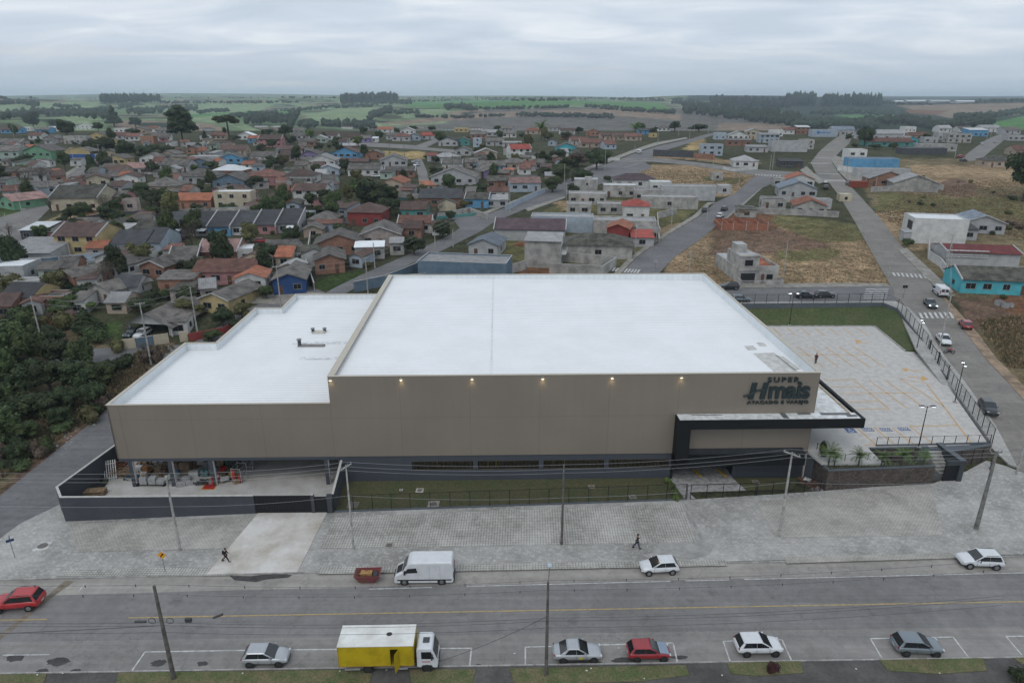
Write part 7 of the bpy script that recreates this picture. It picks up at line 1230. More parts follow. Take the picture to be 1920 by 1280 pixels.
for x, y, lb in ((167, 400, 'left-hand low stack of red bricks at the grass plot edge'), (197, 398, 'right-hand low stack of red bricks at the grass plot edge')):
    e2 = empty('brick_stack', G(x, y), 0, lb, 'brick stack'); MB().box(-1.4, 1.4, -.8, .8, 0, 1.0).box(-1.0, .8, -.6, .6, 1.0, 1.25).build('bricks', BR, e2)
e2 = empty('container', G(1610, 352), R(-8), 'rust-red metal container at the right street bend', 'container'); m = MB(); m.box(-3.2, 3.2, 0, 2.4, 0, 2.5); [m.box(-3.1 + i * .4, -2.95 + i * .4, -.04, 0, .1, 2.4) for i in range(16)]; m.build('container_body', M('rust_red', (.28, .06, .03), .8, scale=2, var=.25), e2)
# upper block of the half-brick building, tank houses, sign lettering on the blue and white shop
e2, k = sp('upper_block', 1098, 352, -6, 'bare concrete upper storey with two rooftop tank boxes on the half-brick block', 'building', 13.9); m = MB(); a = 44 * k / 2; m.box(-a, a, 0, 6, -1, 3.0); m.box(-a * .1, a * .5, 1, 3, 3, 3.9); m.build('wall', C1, e2); MB().box(-a, a, 0.02, 5.9, 3.0, 3.1).build('roof', C2, e2); MB().box(.2, .9, -.03, .02, .9, 1.8).build('window', WINM, e2)
m = MB(); m.tube((-4.6, -.08, 3.2), (-4.6, -.02, 3.2), 1.1, 1.1, 16); m.build('round_emblem', M('sign_text_blue', (.03, .2, .5), .6), [o for o, *_ in TOWN if o.get('category') == 'shop'][0])
m = MB(); [m.box(-3.0 + i * .95, -2.35 + i * .95, -.07, -.02, 2.7, 3.6) for i in range(8)]; m.build('sign_lettering', M('sign_text_blue', (.03, .2, .5), .6), [o for o, *_ in TOWN if o.get('category') == 'shop'][0])
# white stripes on the red-roofed parapet house
e2 = [o for o in COL.objects if o.type == 'EMPTY' and o.name.startswith('house') and (Vector(o.location) - Vector(G(1840, 500))).length < .1][0]; m = MB(); a = 128 * mpp(G(1840, 500)) / 2
for z in (2.2, 2.7, 3.2, 3.7): m.box(-a - .1, a * .1, -.2 - z * .05, -.02, z, z + .22)
m.build('white_moulding', WHI, e2)
# concrete pipes on the dirt by the turquoise cottage
for i, (x, y, s) in enumerate(((1872, 572, 1), (1884, 576, .9), (1894, 575, .75))):
    g = rp(x, y, 0); m = MB(); n = 14
    for r_, z0, z1 in ((.8 * s, 0, 1.0 * s),): m.tube((0, 0, z0), (0, 0, z1), r_, r_, n, caps=False); m.tube((0, 0, z1), (0, 0, z0 + .2), r_ * .8, r_ * .8, n, caps=False)
    m.tube((0, 0, z1 - .02), (0, 0, z1), r_ * .99, r_ * .99, n, caps=False); o = m.build('concrete_pipe', CEM); o.location = g; tag(o, ('largest', 'middle-sized', 'smallest')[i] + ' upright concrete pipe ring on the dirt below the turquoise cottage', 'pipe ring')
def hob(x, y, w, t, *a, **k): return house(x, y, w, t, *a, **k)
# yard walls and fences of the town: points, height, material key, phrase
YW = [([(1030, 487), (1155, 500), (1130, 517), (1030, 512)], 2.4, 'co', 'grey concrete yard wall in front of the tall concrete block'), ([(664, 548), (722, 536), (780, 512), (790, 503)], 2.4, 'sb', 'blue-grey wall along the diagonal street behind the low roof'),
 ([(722, 536), (800, 530)], 2.2, 'sb', 'short blue-grey return wall behind the low white roof'), ([(951, 515), (985, 505)], 2.2, 'co', 'low concrete wall between the blue-grey building and the concrete block'), ([(1224, 293), (1300, 296)], 3.6, 'dk', 'charcoal yard wall facing the dry plot by the cross street'), ([(1300, 297), (1340, 300)], 2.8, 'bk', 'brick and concrete wall right of the charcoal one'),
 ([(312, 412), (392, 408), (476, 405)], 3.0, 'co', 'stained concrete retaining wall behind the terraced row'), ([(82, 427), (190, 406), (310, 396)], .9, 'dk', 'low dark wall along the grass plot below the cream hall'), ([(0, 502), (96, 500), (112, 497)], 2.2, 'sb', 'slate painted wall at the left edge in front of the metal roof'),
 ([(112, 497), (136, 493), (200, 487)], 2.0, 'lb', 'pale blue gate wall in front of the yellow house'), ([(200, 487), (245, 484), (300, 478)], 1.2, 'gy', 'low grey front wall of the pale blue house'), ([(214, 658), (256, 652)], 2.0, 'cr', 'stained cream wall left of the grey carport gate'), ([(290, 647), (318, 643)], 2.0, 'cr', 'cream wall with a letter box right of the grey gate'), ([(338, 641), (353, 639)], 2.0, 'cr', 'short cream wall piece at the right end of the carport front'),
 ([(257, 652), (289, 647)], 1.9, 'sb', 'grey sheet gate in front of the open carport'), ([(355, 640), (420, 628), (450, 612)], 1.6, 're', 'dark red fence behind the low white roof'), ([(583, 445), (575, 500), (590, 545)], 1.8, 'co', 'long mossy plot wall running back past the deep blue house'),
 ([(848, 405), (880, 398), (915, 412)], 1.6, 'co', 'stepped concrete wall at the street bend below the bright blue cottage'), ([(800, 412), (820, 412), (892, 404)], 1.0, 'te', 'pale green front wall with brick piers by the street bend'), ([(948, 396), (985, 378), (1022, 362)], 2.0, 'lb', 'white and grey yard wall beside the pink-roofed house'),
 ([(1235, 460), (1232, 410), (1268, 402)], 2.0, 'co', 'concrete plot wall beside the middle street, left side'), ([(1120, 440), (1175, 448)], 1.8, 'co', 'grey plot wall in front of the orange-roofed house'), ([(1395, 398), (1440, 402), (1500, 404), (1572, 408)], 1.9, 'co', 'long pale wall running right from the unfinished brick walls'), ([(1424, 378), (1500, 380)], 2.0, 'co', 'mossy block wall in front of the blue-grey gabled roof'),
 ([(1632, 360), (1768, 356)], 2.0, 'co', 'white based concrete wall in front of the walled gable'), ([(1740, 462), (1740, 485), (1762, 500), (1776, 520)], 2.0, 'wh', 'white front wall of the red and white moulded house'), ([(1700, 455), (1720, 440), (1700, 428)], 2.2, 'co', 'grey wall left of the white box house'), ([(760, 372), (792, 372)], 1.6, 'co', 'old concrete wall left of the silver sedan'), ([(140, 345), (180, 318)], 1.2, 'cr', 'low cream street wall above the cream hall'),
 ([(1162, 302), (1130, 300), (1112, 305)], 1.6, 'wh', 'white wall at the corner of the diagonal street'), ([(1355, 318), (1375, 322), (1420, 318)], 1.4, 'wh', 'low white front wall of the small modern house'), ([(1570, 320), (1660, 335), (1690, 326)], 2.6, 'wh', 'long white side wall below the bright blue block'), ([(560, 300), (640, 300)], 1.5, 'co', 'slatted concrete wall below the lilac house'), ([(40, 620), (110, 608)], 1.6, 'dk', 'dark timber fence left of the brick hut')]
for pts, hh, mk_, lb in YW:
    W_ = [G(*p) for p in pts]; wall('yard_wall', [w[:2] for w in W_], [w[2] - 2 for w in W_], [w[2] + hh for w in W_], .18, wmat(mk_), lb, cope=FASC if mk_ in ('sb', 'co', 'lb', 'wh') else None)
# unique labels for the houses registered above
def finish_labels(items):
    def phrase(px, py, n=1):
        L = sorted(LMS, key=lambda l: math.hypot(l[0] - px, (l[1] - py) * 1.6) + (0 if math.hypot(l[0] - px, l[1] - py) > 14 else 999)); l = L[n - 1]; dx, dy = px - l[0], py - l[1]
        d = math.hypot(dx, dy); far = 'well ' if d > 110 else ''
        r_ = ('left of' if dx < 0 else 'right of') if abs(dx) > 1.5 * abs(dy) else (('behind' if dy < 0 else 'in front of') if abs(dy) > 1.2 * abs(dx) else ('behind and left of' if dx < 0 and dy < 0 else 'behind and right of' if dy < 0 else 'below left of' if dx < 0 else 'below right of'))
        return far + r_ + ' ' + l[2]
    G1 = {}
    for it in items: it.append(phrase(it[1], it[2])); G1.setdefault((it[3], it[5]), []).append(it)
    ordn = ['leftmost', 'second', 'third', 'fourth', 'fifth', 'sixth', 'seventh', 'eighth', 'ninth', 'tenth', 'eleventh', 'twelfth', 'thirteenth', 'fourteenth']
    for (b, ph), L in G1.items():
        L.sort(key=lambda i: i[1])
        for k, it in enumerate(L):
            lab = f"{b}, {ph}" if len(L) == 1 else f"{ordn[min(k, 13)]} {b}, {ph}"
            it[0]['label'] = ' '.join(lab.split()[:16])

def find(x, y): g = G(x, y); return [o for o in COL.objects if o.type == 'EMPTY' and (Vector(o.location) - Vector(g)).length < .05][0]
o = find(1017, 502); hw_ = 68 * mpp(G(1017, 502)) / 2
m = MB(); m.box(hw_, hw_ + 1.3, .6, 5.4, 3.3, 3.45); m.box(hw_ + 1.25, hw_ + 1.3, .6, 5.4, 4.3, 4.4); [m.box(hw_ + 1.25, hw_ + 1.3, .6 + i * .24, .66 + i * .24, 3.45, 4.3) for i in range(20)]; m.build('balcony', WHI, o)
MB().box(hw_ + .01, hw_ + .06, .3, 5.8, .2, 6.4).build('side_render', wmat('wh'), o); [MB().box(hw_ + .06, hw_ + .1, a, a + 1.1, b, b + 1.3).build('window', WINM, o) for a in (1.0, 3.6) for b in (1.0, 4.0)]
o = find(1757, 458); hw_ = 92 * mpp(G(1757, 458)) / 2; m = MB(); m.box(-hw_ - 1.8, -hw_ - .02, 0, 4.5, -2, 2.9); m.build('side_block', wmat('gy'), o); MB().box(-hw_ - 1.9, -hw_ - .02, -.2, 4.6, 2.9, 3.0).build('side_block_roof', C2, o)
MB().box(-hw_ - .06, -hw_ - .01, 1.0, 5.2, 3.5, 5.8).build('tall_window', WINM, o)
# ---------------------------------------------------------------- vegetation
def leafmat(name, c1, c2):
    if name in MATS: return MATS[name]
    m, t, p = newmat(name); L = t.links; oi = N(t, 'ShaderNodeObjectInfo'); tc = N(t, 'ShaderNodeTexCoord'); nz = N(t, 'ShaderNodeTexNoise', Scale=.9, Detail=4); L.new(tc.outputs['Object'], nz.inputs['Vector'])
    mx = N(t, 'ShaderNodeMixRGB'); mx.inputs[1].default_value = (*c1, 1); mx.inputs[2].default_value = (*c2, 1); mr = N(t, 'ShaderNodeMapRange'); L.new(nz.outputs['Fac'], mr.inputs[0]); mr.inputs[1].default_value = .35; mr.inputs[2].default_value = .65; L.new(mr.outputs[0], mx.inputs[0])
    hs = N(t, 'ShaderNodeHueSaturation'); m2 = N(t, 'ShaderNodeMapRange'); L.new(oi.outputs['Random'], m2.inputs[0]); m2.inputs[3].default_value = .8; m2.inputs[4].default_value = 1.25; L.new(m2.outputs[0], hs.inputs['Value']); m3 = N(t, 'ShaderNodeMapRange'); L.new(oi.outputs['Random'], m3.inputs[0]); m3.inputs[3].default_value = .485; m3.inputs[4].default_value = .51; L.new(m3.outputs[0], hs.inputs['Hue'])
    L.new(mx.outputs[0], hs.inputs['Color']); L.new(hs.outputs[0], p.inputs['Base Color']); p.inputs['Roughness'].default_value = .75; p.inputs['Specular IOR Level'].default_value = .25; MATS[name] = m; return m
LV = {'dark': leafmat('leaf_dark', (.024, .037, .016), (.050, .068, .028)), 'mid': leafmat('leaf_mid', (.034, .052, .019), (.070, .095, .033)), 'fresh': leafmat('leaf_fresh', (.065, .11, .028), (.12, .16, .045)), 'olive': leafmat('leaf_olive', (.075, .08, .03), (.13, .12, .05)), 'grey': leafmat('leaf_grey', (.07, .08, .06), (.10, .105, .08)), 'brown': leafmat('leaf_brown', (.075, .055, .04), (.12, .09, .065)), 'plum': leafmat('leaf_plum', (.05, .02, .022), (.08, .035, .03))}
BARK = M('bark', (.10, .085, .07), .95, scale=4, var=.3)
def leaves(mb, lobes, n, s, q, flat=1.0):
    tot = sum(l[1][0] * l[1][1] for l in lobes)
    for (c, r_) in lobes:
        for i in range(max(6, int(n * r_[0] * r_[1] / tot))):
            z = q.uniform(-.75, 1); a = q.uniform(0, 6.283); k = math.sqrt(max(0, 1 - z * z)); rr = q.uniform(.72, 1.06); d = Vector((k * math.cos(a), k * math.sin(a), z))
            p = Vector((c[0] + d.x * r_[0] * rr, c[1] + d.y * r_[1] * rr, c[2] + d.z * r_[2] * rr)); nn = (d + Vector((q.uniform(-.8, .8), q.uniform(-.8, .8), q.uniform(-.3, .9)))).normalized()
            u = nn.orthogonal().normalized(); v = nn.cross(u); b = q.uniform(0, 6.28); u, v = u * math.cos(b) + v * math.sin(b), v * math.cos(b) - u * math.sin(b); ss = s * q.uniform(.6, 1.35)
            mb.add([p - u * ss, p - v * ss * .55 + u * .1 * ss, p + u * ss, p + v * ss * .55], [(0, 1, 2, 3)])
def crown_core(mb, lobes, seed):
    for i, (c, r_) in enumerate(lobes): mb.blob(c, [v * .80 for v in r_], jit=.14, seed=seed + i, sub=1)
PROTO = {}
def limb(mb, q, a, b, r0, r1): 
    mid = (Vector(a) + Vector(b)) / 2 + Vector((q.uniform(-.2, .2), q.uniform(-.2, .2), .1)); mb.tube(a, mid, r0, (r0 + r1) / 2, 6); mb.tube(mid, b, (r0 + r1) / 2, r1, 6)
def make_tree(kind, col, seed, n=1500):
    q = random.Random(seed); cr, tr = MB(), MB(); s = .26
    if kind in ('round', 'wide', 'tall'):
        R_, Hc, Z = {'round': (2.7, 2.6, 3.2), 'wide': (3.4, 2.2, 2.9), 'tall': (2.0, 3.4, 4.1)}[kind]; lobes = []
        for i in range(11):
            a = i * 2.4 + q.uniform(-.3, .3); rr = R_ * q.uniform(.3, .72); lobes.append(((rr * math.cos(a), rr * math.sin(a), Z + Hc * q.uniform(-.45, .6)), (R_ * q.uniform(.32, .55),) * 2 + (Hc * q.uniform(.3, .48),)))
        lobes.append(((0, 0, Z + .1), (R_ * .55, R_ * .55, Hc * .7))); th = Z - Hc * .5
    elif kind == 'bush': lobes = [((q.uniform(-.9, .9), q.uniform(-.9, .9), q.uniform(.5, 1.1)), (q.uniform(.6, 1.0),) * 2 + (q.uniform(.5, .8),)) for i in range(7)]; th = .4; s = .18
    elif kind == 'cone': lobes = [((q.uniform(-.2, .2), q.uniform(-.2, .2), 1.6 + i * .75), ((2.0 - i * .24) * q.uniform(.9, 1.1), (2.0 - i * .24) * q.uniform(.9, 1.1), .75)) for i in range(8)]; th = 1.5
    elif kind == 'umbrella':
        lobes = []; th = 7.6
        for i in range(11): a = i * .57 + q.uniform(-.1, .1); rr = q.uniform(2.0, 3.6); lobes.append(((rr * math.cos(a) * .9, rr * math.sin(a) * .9, 7.6 + q.uniform(-.5, .5)), (q.uniform(.95, 1.4),) * 2 + (.85,)))
        lobes += [((0, 0, 8.2), (2.0, 2.0, 1.0)), ((-.9, -.4, 4.2), (.7, .7, 1.1))]
    elif kind == 'pine':
        lobes = []; th = 7
        for i in range(26): a = i * 2.4; t = i / 26; rr = q.uniform(1.8, 3.9) * (1 - .5 * t); lobes.append(((rr * math.cos(a), rr * math.sin(a), 3.2 + t * 6.0), (q.uniform(1.1, 1.6),) * 2 + (q.uniform(.6, .9),)))
        lobes += [((0, 0, 9.9), (1.5, 1.5, .8)), ((0, 0, 6), (2.6, 2.6, 2.8))]
    elif kind == 'bare': lobes = [((q.uniform(-1.5, 1.5), q.uniform(-1.5, 1.5), q.uniform(2.8, 4.4)), (.9, .9, .7)) for i in range(8)]; th = 2; s = .10
    if kind == 'umbrella': tr.tube((0, 0, -.6), (.15, 0, 4), .32, .24, 8); tr.tube((.15, 0, 4), (0, .1, 8.2), .24, .16, 8); [limb(tr, q, (0, .1, 7.2), (l[0][0] * .9, l[0][1] * .9, l[0][2] - .2), .1, .05) for l in lobes[:11]]
    else:
        tr.tube((0, 0, -.6), (q.uniform(-.1, .1), q.uniform(-.1, .1), th * .6), .24 if kind != 'bush' else .08, .17 if kind != 'bush' else .06, 8); tr.tube((0, 0, th * .55), (0, 0, th + .6), .17 if kind != 'bush' else .06, .1, 8)
        for l in lobes[:(14 if kind == 'bare' else 8)]: limb(tr, q, (0, 0, th * .6), (l[0][0] * .85, l[0][1] * .85, l[0][2]), .10 if kind != 'bush' else .03, .03)
    if kind == 'bare':
        for i in range(70): l = q.choice(lobes); c = Vector(l[0]); a, b = c + Vector([q.uniform(-.9, .9) for _ in range(3)]), c + Vector([q.uniform(-1.1, 1.1) for _ in range(3)]); tr.tube(a, b, .02, .012, 3)
        leaves(cr, lobes, n // 3, s, q)
    else: crown_core(cr, lobes, seed); leaves(cr, lobes, n, s, q)
    e_ = empty('tree' if kind != 'bush' else 'shrub', (0, 0, -500)); o = cr.build('crown' if kind != 'bush' else 'foliage', LV[col], e_); tr.build('trunk' if kind != 'bush' else 'stems', BARK, e_); return e_
WID = {'round': 6.4, 'wide': 8.0, 'tall': 5.0, 'bush': 3.2, 'cone': 4.2, 'umbrella': 8.6, 'pine': 9.0, 'bare': 5.0}; TOP = {'round': 6.3, 'wide': 5.4, 'tall': 7.9, 'bush': 1.7, 'cone': 7.9, 'umbrella': 9.2, 'pine': 10.6, 'bare': 5.2}
WORD = {'round': 'round-crowned tree', 'wide': 'spreading tree', 'tall': 'tall oval tree', 'bush': 'shrub', 'cone': 'pointed conifer', 'umbrella': 'umbrella-shaped pine', 'pine': 'broad pine', 'bare': 'thin bare tree'}
CW = {'dark': 'dark green', 'mid': 'green', 'fresh': 'bright green', 'olive': 'yellowish', 'grey': 'grey-green', 'brown': 'brown', 'plum': 'dark reddish'}
USED = set()
def tree(x, y, w, kind='round', col='dark', hpx=None, label=None, v=None, z=None, group='trees among the houses', g=None):
    g = g or (G(x, y) if z is None else P(x, y, z)); k = (kind, col, (v if v is not None else int(x * 3 + y) % 2)); 
    if k not in PROTO: PROTO[k] = make_tree(kind, col, 17 + len(PROTO) * 5 + k[2], {'pine': 3600, 'umbrella': 2200, 'bush': 500, 'bare': 900}.get(kind, 2300))
    o = PROTO[k] if k not in USED else copy_tree(PROTO[k]); USED.add(k)
    s = w * mpp(g) / WID[kind]; sz = s if hpx is None else hpx * mpp(g) / TOP[kind] / .96
    o.location = (g[0], g[1], g[2]); o.rotation_euler = (0, 0, (x * 1.7 + y) % 6.28); o.scale = (s, s, sz); o['group'] = group
    if label: o['label'] = label; o['category'] = 'tree' if kind != 'bush' else 'shrub'
    else: reg(o, x, y - w * .5, f"{CW[col]} {WORD[kind]}", 'tree' if kind != 'bush' else 'shrub')
    return o
T_ = [(343,268,66,'pine','dark',64),(430,268,56,'umbrella','dark',48),(127,258,44,'wide','dark',34),(64,243,34,'round','dark',36),(215,237,30,'cone','dark',38),(255,240,26,'round','dark',22),(185,246,22,'round','dark',18),(98,238,14,'round','dark',16),(133,238,12,'tall','dark',12),
 (178,296,40,'round','dark',42),(206,290,40,'wide','dark',34),(236,300,44,'round','dark',44),(250,258,30,'round','dark',20),(280,300,56,'wide','dark',30),(318,296,34,'round','dark',28),(300,302,24,'round','mid',16),(175,332,28,'round','dark',26),(50,352,46,'bare','brown',38),(80,345,44,'bare','brown',34),(28,300,34,'wide','dark',24),(45,312,50,'wide','dark',22),(110,300,34,'round','dark',22),
 (10,345,26,'round','dark',26),(45,370,24,'round','mid',16),(205,318,26,'round','grey',26),(108,360,24,'round','olive',20),(185,365,30,'round','mid',22),(265,365,34,'round','mid',24),(285,385,52,'wide','dark',32),(318,378,40,'round','dark',24),(215,400,40,'round','dark',30),(335,318,30,'round','mid',14),(360,320,24,'bush','fresh',12),
 (430,398,36,'bush','mid',16),(480,354,40,'wide','dark',26),(398,318,34,'round','mid',16),(418,275,24,'round','mid',14),(440,262,18,'bush','mid',9),(492,288,26,'round','dark',22),(556,304,28,'tall','dark',32),(511,314,32,'round','dark',24),(532,314,26,'round','olive',26),(525,300,22,'round','dark',16),(545,272,14,'tall','dark',14),(500,258,30,'wide','dark',16),(535,256,38,'wide','dark',22),
 (385,262,12,'cone','dark',18),(583,262,22,'round','fresh',20),(607,262,18,'wide','dark',14),(632,272,24,'wide','dark',16),(637,284,20,'round','dark',14),(672,275,22,'round','fresh',20),(684,298,18,'tall','dark',28),(712,264,18,'round','dark',22),(682,252,18,'round','dark',16),(702,244,20,'wide','dark',10),(745,248,14,'bush','mid',8),(776,247,17,'round','mid',12),(810,246,20,'round','mid',10),(825,270,30,'round','mid',26),
 (612,308,20,'round','dark',18),(697,388,84,'wide','dark',56,),(728,402,52,'wide','dark',34),(757,396,30,'round','dark',24),(654,398,32,'round','mid',24),(665,360,26,'round','fresh',14),(612,396,34,'tall','dark',44),(480,406,24,'round','mid',24),(722,436,26,'round','dark',20),(747,350,20,'round','olive',14),(770,385,18,'tall','olive',26),(898,366,50,'wide','dark',22),(870,392,26,'round','olive',18),(817,334,34,'round','dark',24),(844,324,20,'bush','brown',8),
 (777,478,58,'wide','dark',40),(830,448,46,'round','dark',42),(832,418,14,'bush','dark',8),(862,290,24,'wide','dark',16),(905,282,20,'round','olive',14),(895,288,16,'round','dark',12),(932,248,18,'round','mid',13),(975,308,14,'round','dark',14),(1060,262,24,'round','mid',16),(1085,250,22,'wide','dark',12),(1048,300,34,'round','dark',24),(1028,265,22,'round','mid',18),(1010,300,18,'round','mid',14),
 (1118,318,58,'round','dark',46),(1084,312,46,'round','brown',26),(1060,322,34,'wide','dark',28),(1088,352,52,'round','dark',44),(1052,340,44,'round','mid',34),(1036,360,44,'round','mid',30),(1075,366,34,'round','dark',24),(1020,330,28,'round','dark',20),(1140,338,20,'bush','dark',8),(975,345,18,'bush','brown',10),(1200,248,26,'round','mid',18),(1225,252,22,'wide','dark',14),(1265,246,30,'round','mid',20),(1310,248,40,'wide','dark',16),
 (1620,274,36,'round','dark',42),(1602,278,14,'round','mid',10),(1590,264,14,'round','mid',14),(1640,280,30,'wide','dark',10),(1675,280,26,'wide','dark',12),(1695,282,18,'bush','dark',8),(1735,262,20,'wide','dark',12),(1918,378,96,'wide','dark',104),(1812,262,12,'round','dark',10),(1700,462,20,'bush','mid',16),(1880,560,14,'bush','mid',8),
 (500,492,60,'round','dark',44),(566,490,34,'round','dark',26),(432,440,14,'round','mid',16),(535,452,22,'round','mid',18),(510,440,12,'bush','mid',8),(347,512,34,'round','dark',30),(345,594,54,'round','olive',38),(375,592,28,'round','olive',24),(418,612,54,'round','dark',44),(455,598,40,'round','olive',34),(500,560,34,'round','mid',28),(484,520,24,'round','dark',28),(270,590,58,'wide','dark',36),(223,584,36,'round','mid',24),(168,584,34,'round','fresh',22),
 (120,590,36,'round','dark',26),(100,600,30,'round','brown',20),(165,624,56,'cone','dark',52),(108,640,46,'round','dark',30),(78,545,30,'round','olive',22),(130,545,22,'round','dark',18),(180,560,26,'round','dark',20),(88,505,0,'bush','mid',0),(20,452,34,'bare','brown',34),(155,420,24,'bush','olive',10),(165,455,10,'bush','olive',6),(152,492,14,'tall','mid',14),(270,470,24,'bare','brown',20),(700,418,16,'round','dark',14),(598,450,22,'bush','dark',12),(584,600,18,'bush','olive',10),
 (490,628,30,'bush','dark',12),(440,618,30,'round','dark',24),(398,640,40,'round','mid',24),(270,660,36,'bare','brown',20),(210,655,30,'bare','brown',24),(240,676,30,'bush','dark',14),(640,500,14,'bush','mid',8),(690,500,24,'bush','olive',10),(1450,1272,0,'bush','plum',0)]
for t_ in T_:
    if t_[2]: tree(*t_[:5], hpx=t_[5])
q = random.Random(23)      # the wood at the left
rows = [(0, 650, 60), (40, 640, 56), (80, 655, 54), (20, 690, 66), (66, 690, 60), (112, 690, 56), (150, 690, 44), (0, 740, 70), (50, 735, 66), (100, 738, 62), (150, 735, 60), (190, 722, 50), (-10, 785, 70), (35, 790, 62), (85, 780, 56), (130, 770, 44), (175, 760, 40), (14, 830, 56), (60, 820, 40), (-20, 850, 60), (40, 868, 34), (110, 800, 34), (205, 700, 26), (228, 690, 22), (-50, 700, 70), (-60, 780, 70)]
for i, (x, y, w) in enumerate(rows): tree(x + q.uniform(-6, 6), y + q.uniform(-4, 4), w * 1.35, q.choice(['round', 'wide', 'round', 'round']), q.choice(['dark', 'mid', 'mid', 'dark', 'dark']), w * q.uniform(.95, 1.6), group='trees of the wood at the left')
WP = [(0, 640), (120, 600), (215, 650), (290, 680), (235, 730), (200, 775), (110, 840), (40, 890), (0, 900)]; k_ = 0
while k_ < 46:
    x, y = q.uniform(0, 290), q.uniform(600, 900)
    if inpoly(np.array([x]), np.array([y]), WP)[0]: k_ += 1; tree(x, y, q.uniform(30, 52), 'bush', q.choice(['dark', 'dark', 'mid', 'olive', 'brown'] if x < 200 else ['brown', 'dark', 'olive']), q.uniform(16, 34), group='shrubs of the wood at the left')
n_ = 0
for i in range(1500):      # garden trees and shrubs between the houses
    x, y = q.uniform(0, 1100), q.uniform(255, 610)
    if not inpoly(np.array([x]), np.array([y]), TOWNP)[0] and not (y < 268): continue
    g = G(x, y); wm_ = q.uniform(2.8, 7.5)
    if not free(x, y, wm_ * .2, OCC): continue
    OCC.append((g[0], g[1], wm_ * .35)); n_ += 1; kd = q.choice(['round', 'round', 'bush', 'wide', 'tall', 'bush', 'bare']); tree(x, y, wm_ / mpp(g), kd, q.choice(['dark', 'mid', 'dark', 'olive', 'mid']) if kd != 'bare' else 'brown')
    if n_ > 205: break
for i in range(26):        # right-hand plots
    x, y = q.uniform(1690, 1920), q.uniform(330, 440); g = G(x, y); tree(x, y, q.uniform(1.4, 3) / mpp(g), 'bush', q.choice(['olive', 'dark', 'brown']), group='shrubs on the dry slope')
# climbing shrub on the ramp fence, small plum shrub on the verge, garden pots
for i, (x, y) in enumerate(((1252, 905), (1258, 916), (1264, 928), (1268, 938))): tree(x, y, 15, 'bush', 'fresh', 14, ['topmost', 'second', 'third', 'lowest'][i] + ' bright green shrub in the row left of the cobbled ramp', group='shrubs left of the ramp', z=.1)
tree(1450, 1262, 26, 'bush', 'plum', 28, 'small dark reddish shrub on the verge in front of the white hatchback', z=.12, group='verge shrubs')
tree(1905, 1275, 50, 'bush', 'dark', 26, 'dark green hedge shrub at the bottom right corner', z=.1, group='verge shrubs')
# young palms
PALM = leafmat('palm_leaf', (.06, .11, .03), (.12, .17, .05)); 
def palm_tree(h, n, l, seed, tk=.10):
    q = random.Random(seed); e_ = empty('palm_tree'); t = MB()
    for i in range(6): t.tube((0, 0, h * i / 6 - .2), (0, 0, h * (i + 1) / 6 - .2), tk * 1.15, tk * .9, 8)
    t.build('trunk', BARK, e_); f = MB()
    for i in range(n):
        a = i * 2.4; el = q.uniform(.1, 1.25); pts = []; v = Vector((math.cos(a) * math.cos(el), math.sin(a) * math.cos(el), math.sin(el))); p = Vector((0, 0, h - .2)); side = Vector((-math.sin(a), math.cos(a), 0))
        for k in range(7): pts.append(p.copy()); p = p + v * l / 6; v = (v + Vector((0, 0, -.26))).normalized()
        for k in range(6):
            for s in (-1, 1):
                for j in range(2):
                    b = pts[k].lerp(pts[k + 1], j * .5); ln = l * .28 * (1 - .09 * k); tip = b + side * s * ln + v * ln * .4 + Vector((0, 0, -.25 * ln)); f.add([b, b + (pts[k + 1] - pts[k]) * .3, tip], [(0, 1, 2)])
            f.tube(pts[k], pts[k + 1], .018, .015, 3, caps=False)
    f.build('fronds', PALM, e_); return e_
pp = palm_tree(1.9, 20, 1.6, 5)
for i, (x, y, s, lb) in enumerate(((1553, 872, 1.25, 'large palm closest to the supermarket wall on the planter'), (1564, 873, .95, 'small palm beside the largest one at the railing corner'), (1609, 874, 1.1, 'palm on the stone planter in front of the pale path'), (1652, 874, 1.0, 'palm in the middle of the stone planter'), (1690, 873, 1.1, 'palm on the planter left of the lamp post'), (1730, 872, .9, 'rightmost palm on the stone planter near the entrance portal'))):
    o = pp if i == 0 else copy_tree(pp); g = P(x, y, 3.4); o.location = g; o.scale = (s * .82,) * 3; o.rotation_euler = (0, 0, i * 1.3); tag(o, lb, 'palm', 'young palms on the planter')
tree(1540, 858, 20, 'bush', 'dark', 34, 'dark climbing shrub at the corner of the facade behind the palms', z=3.4, group='planter shrubs')
for x, y, s in ((1015, 262, 5), (1190, 258, 4.2)): o = copy_tree(pp); o.location = G(x, y); o.scale = (s * .8, s * .8, s); reg(o, x, y - 20, 'tall dark palm', 'palm'); del o['group']
for x, y, s in ((448, 430, 1.6),): o = copy_tree(pp); o.location = G(x, y); o.scale = (s,) * 3; reg(o, x, y - 10, 'small palm', 'palm'); del o['group']

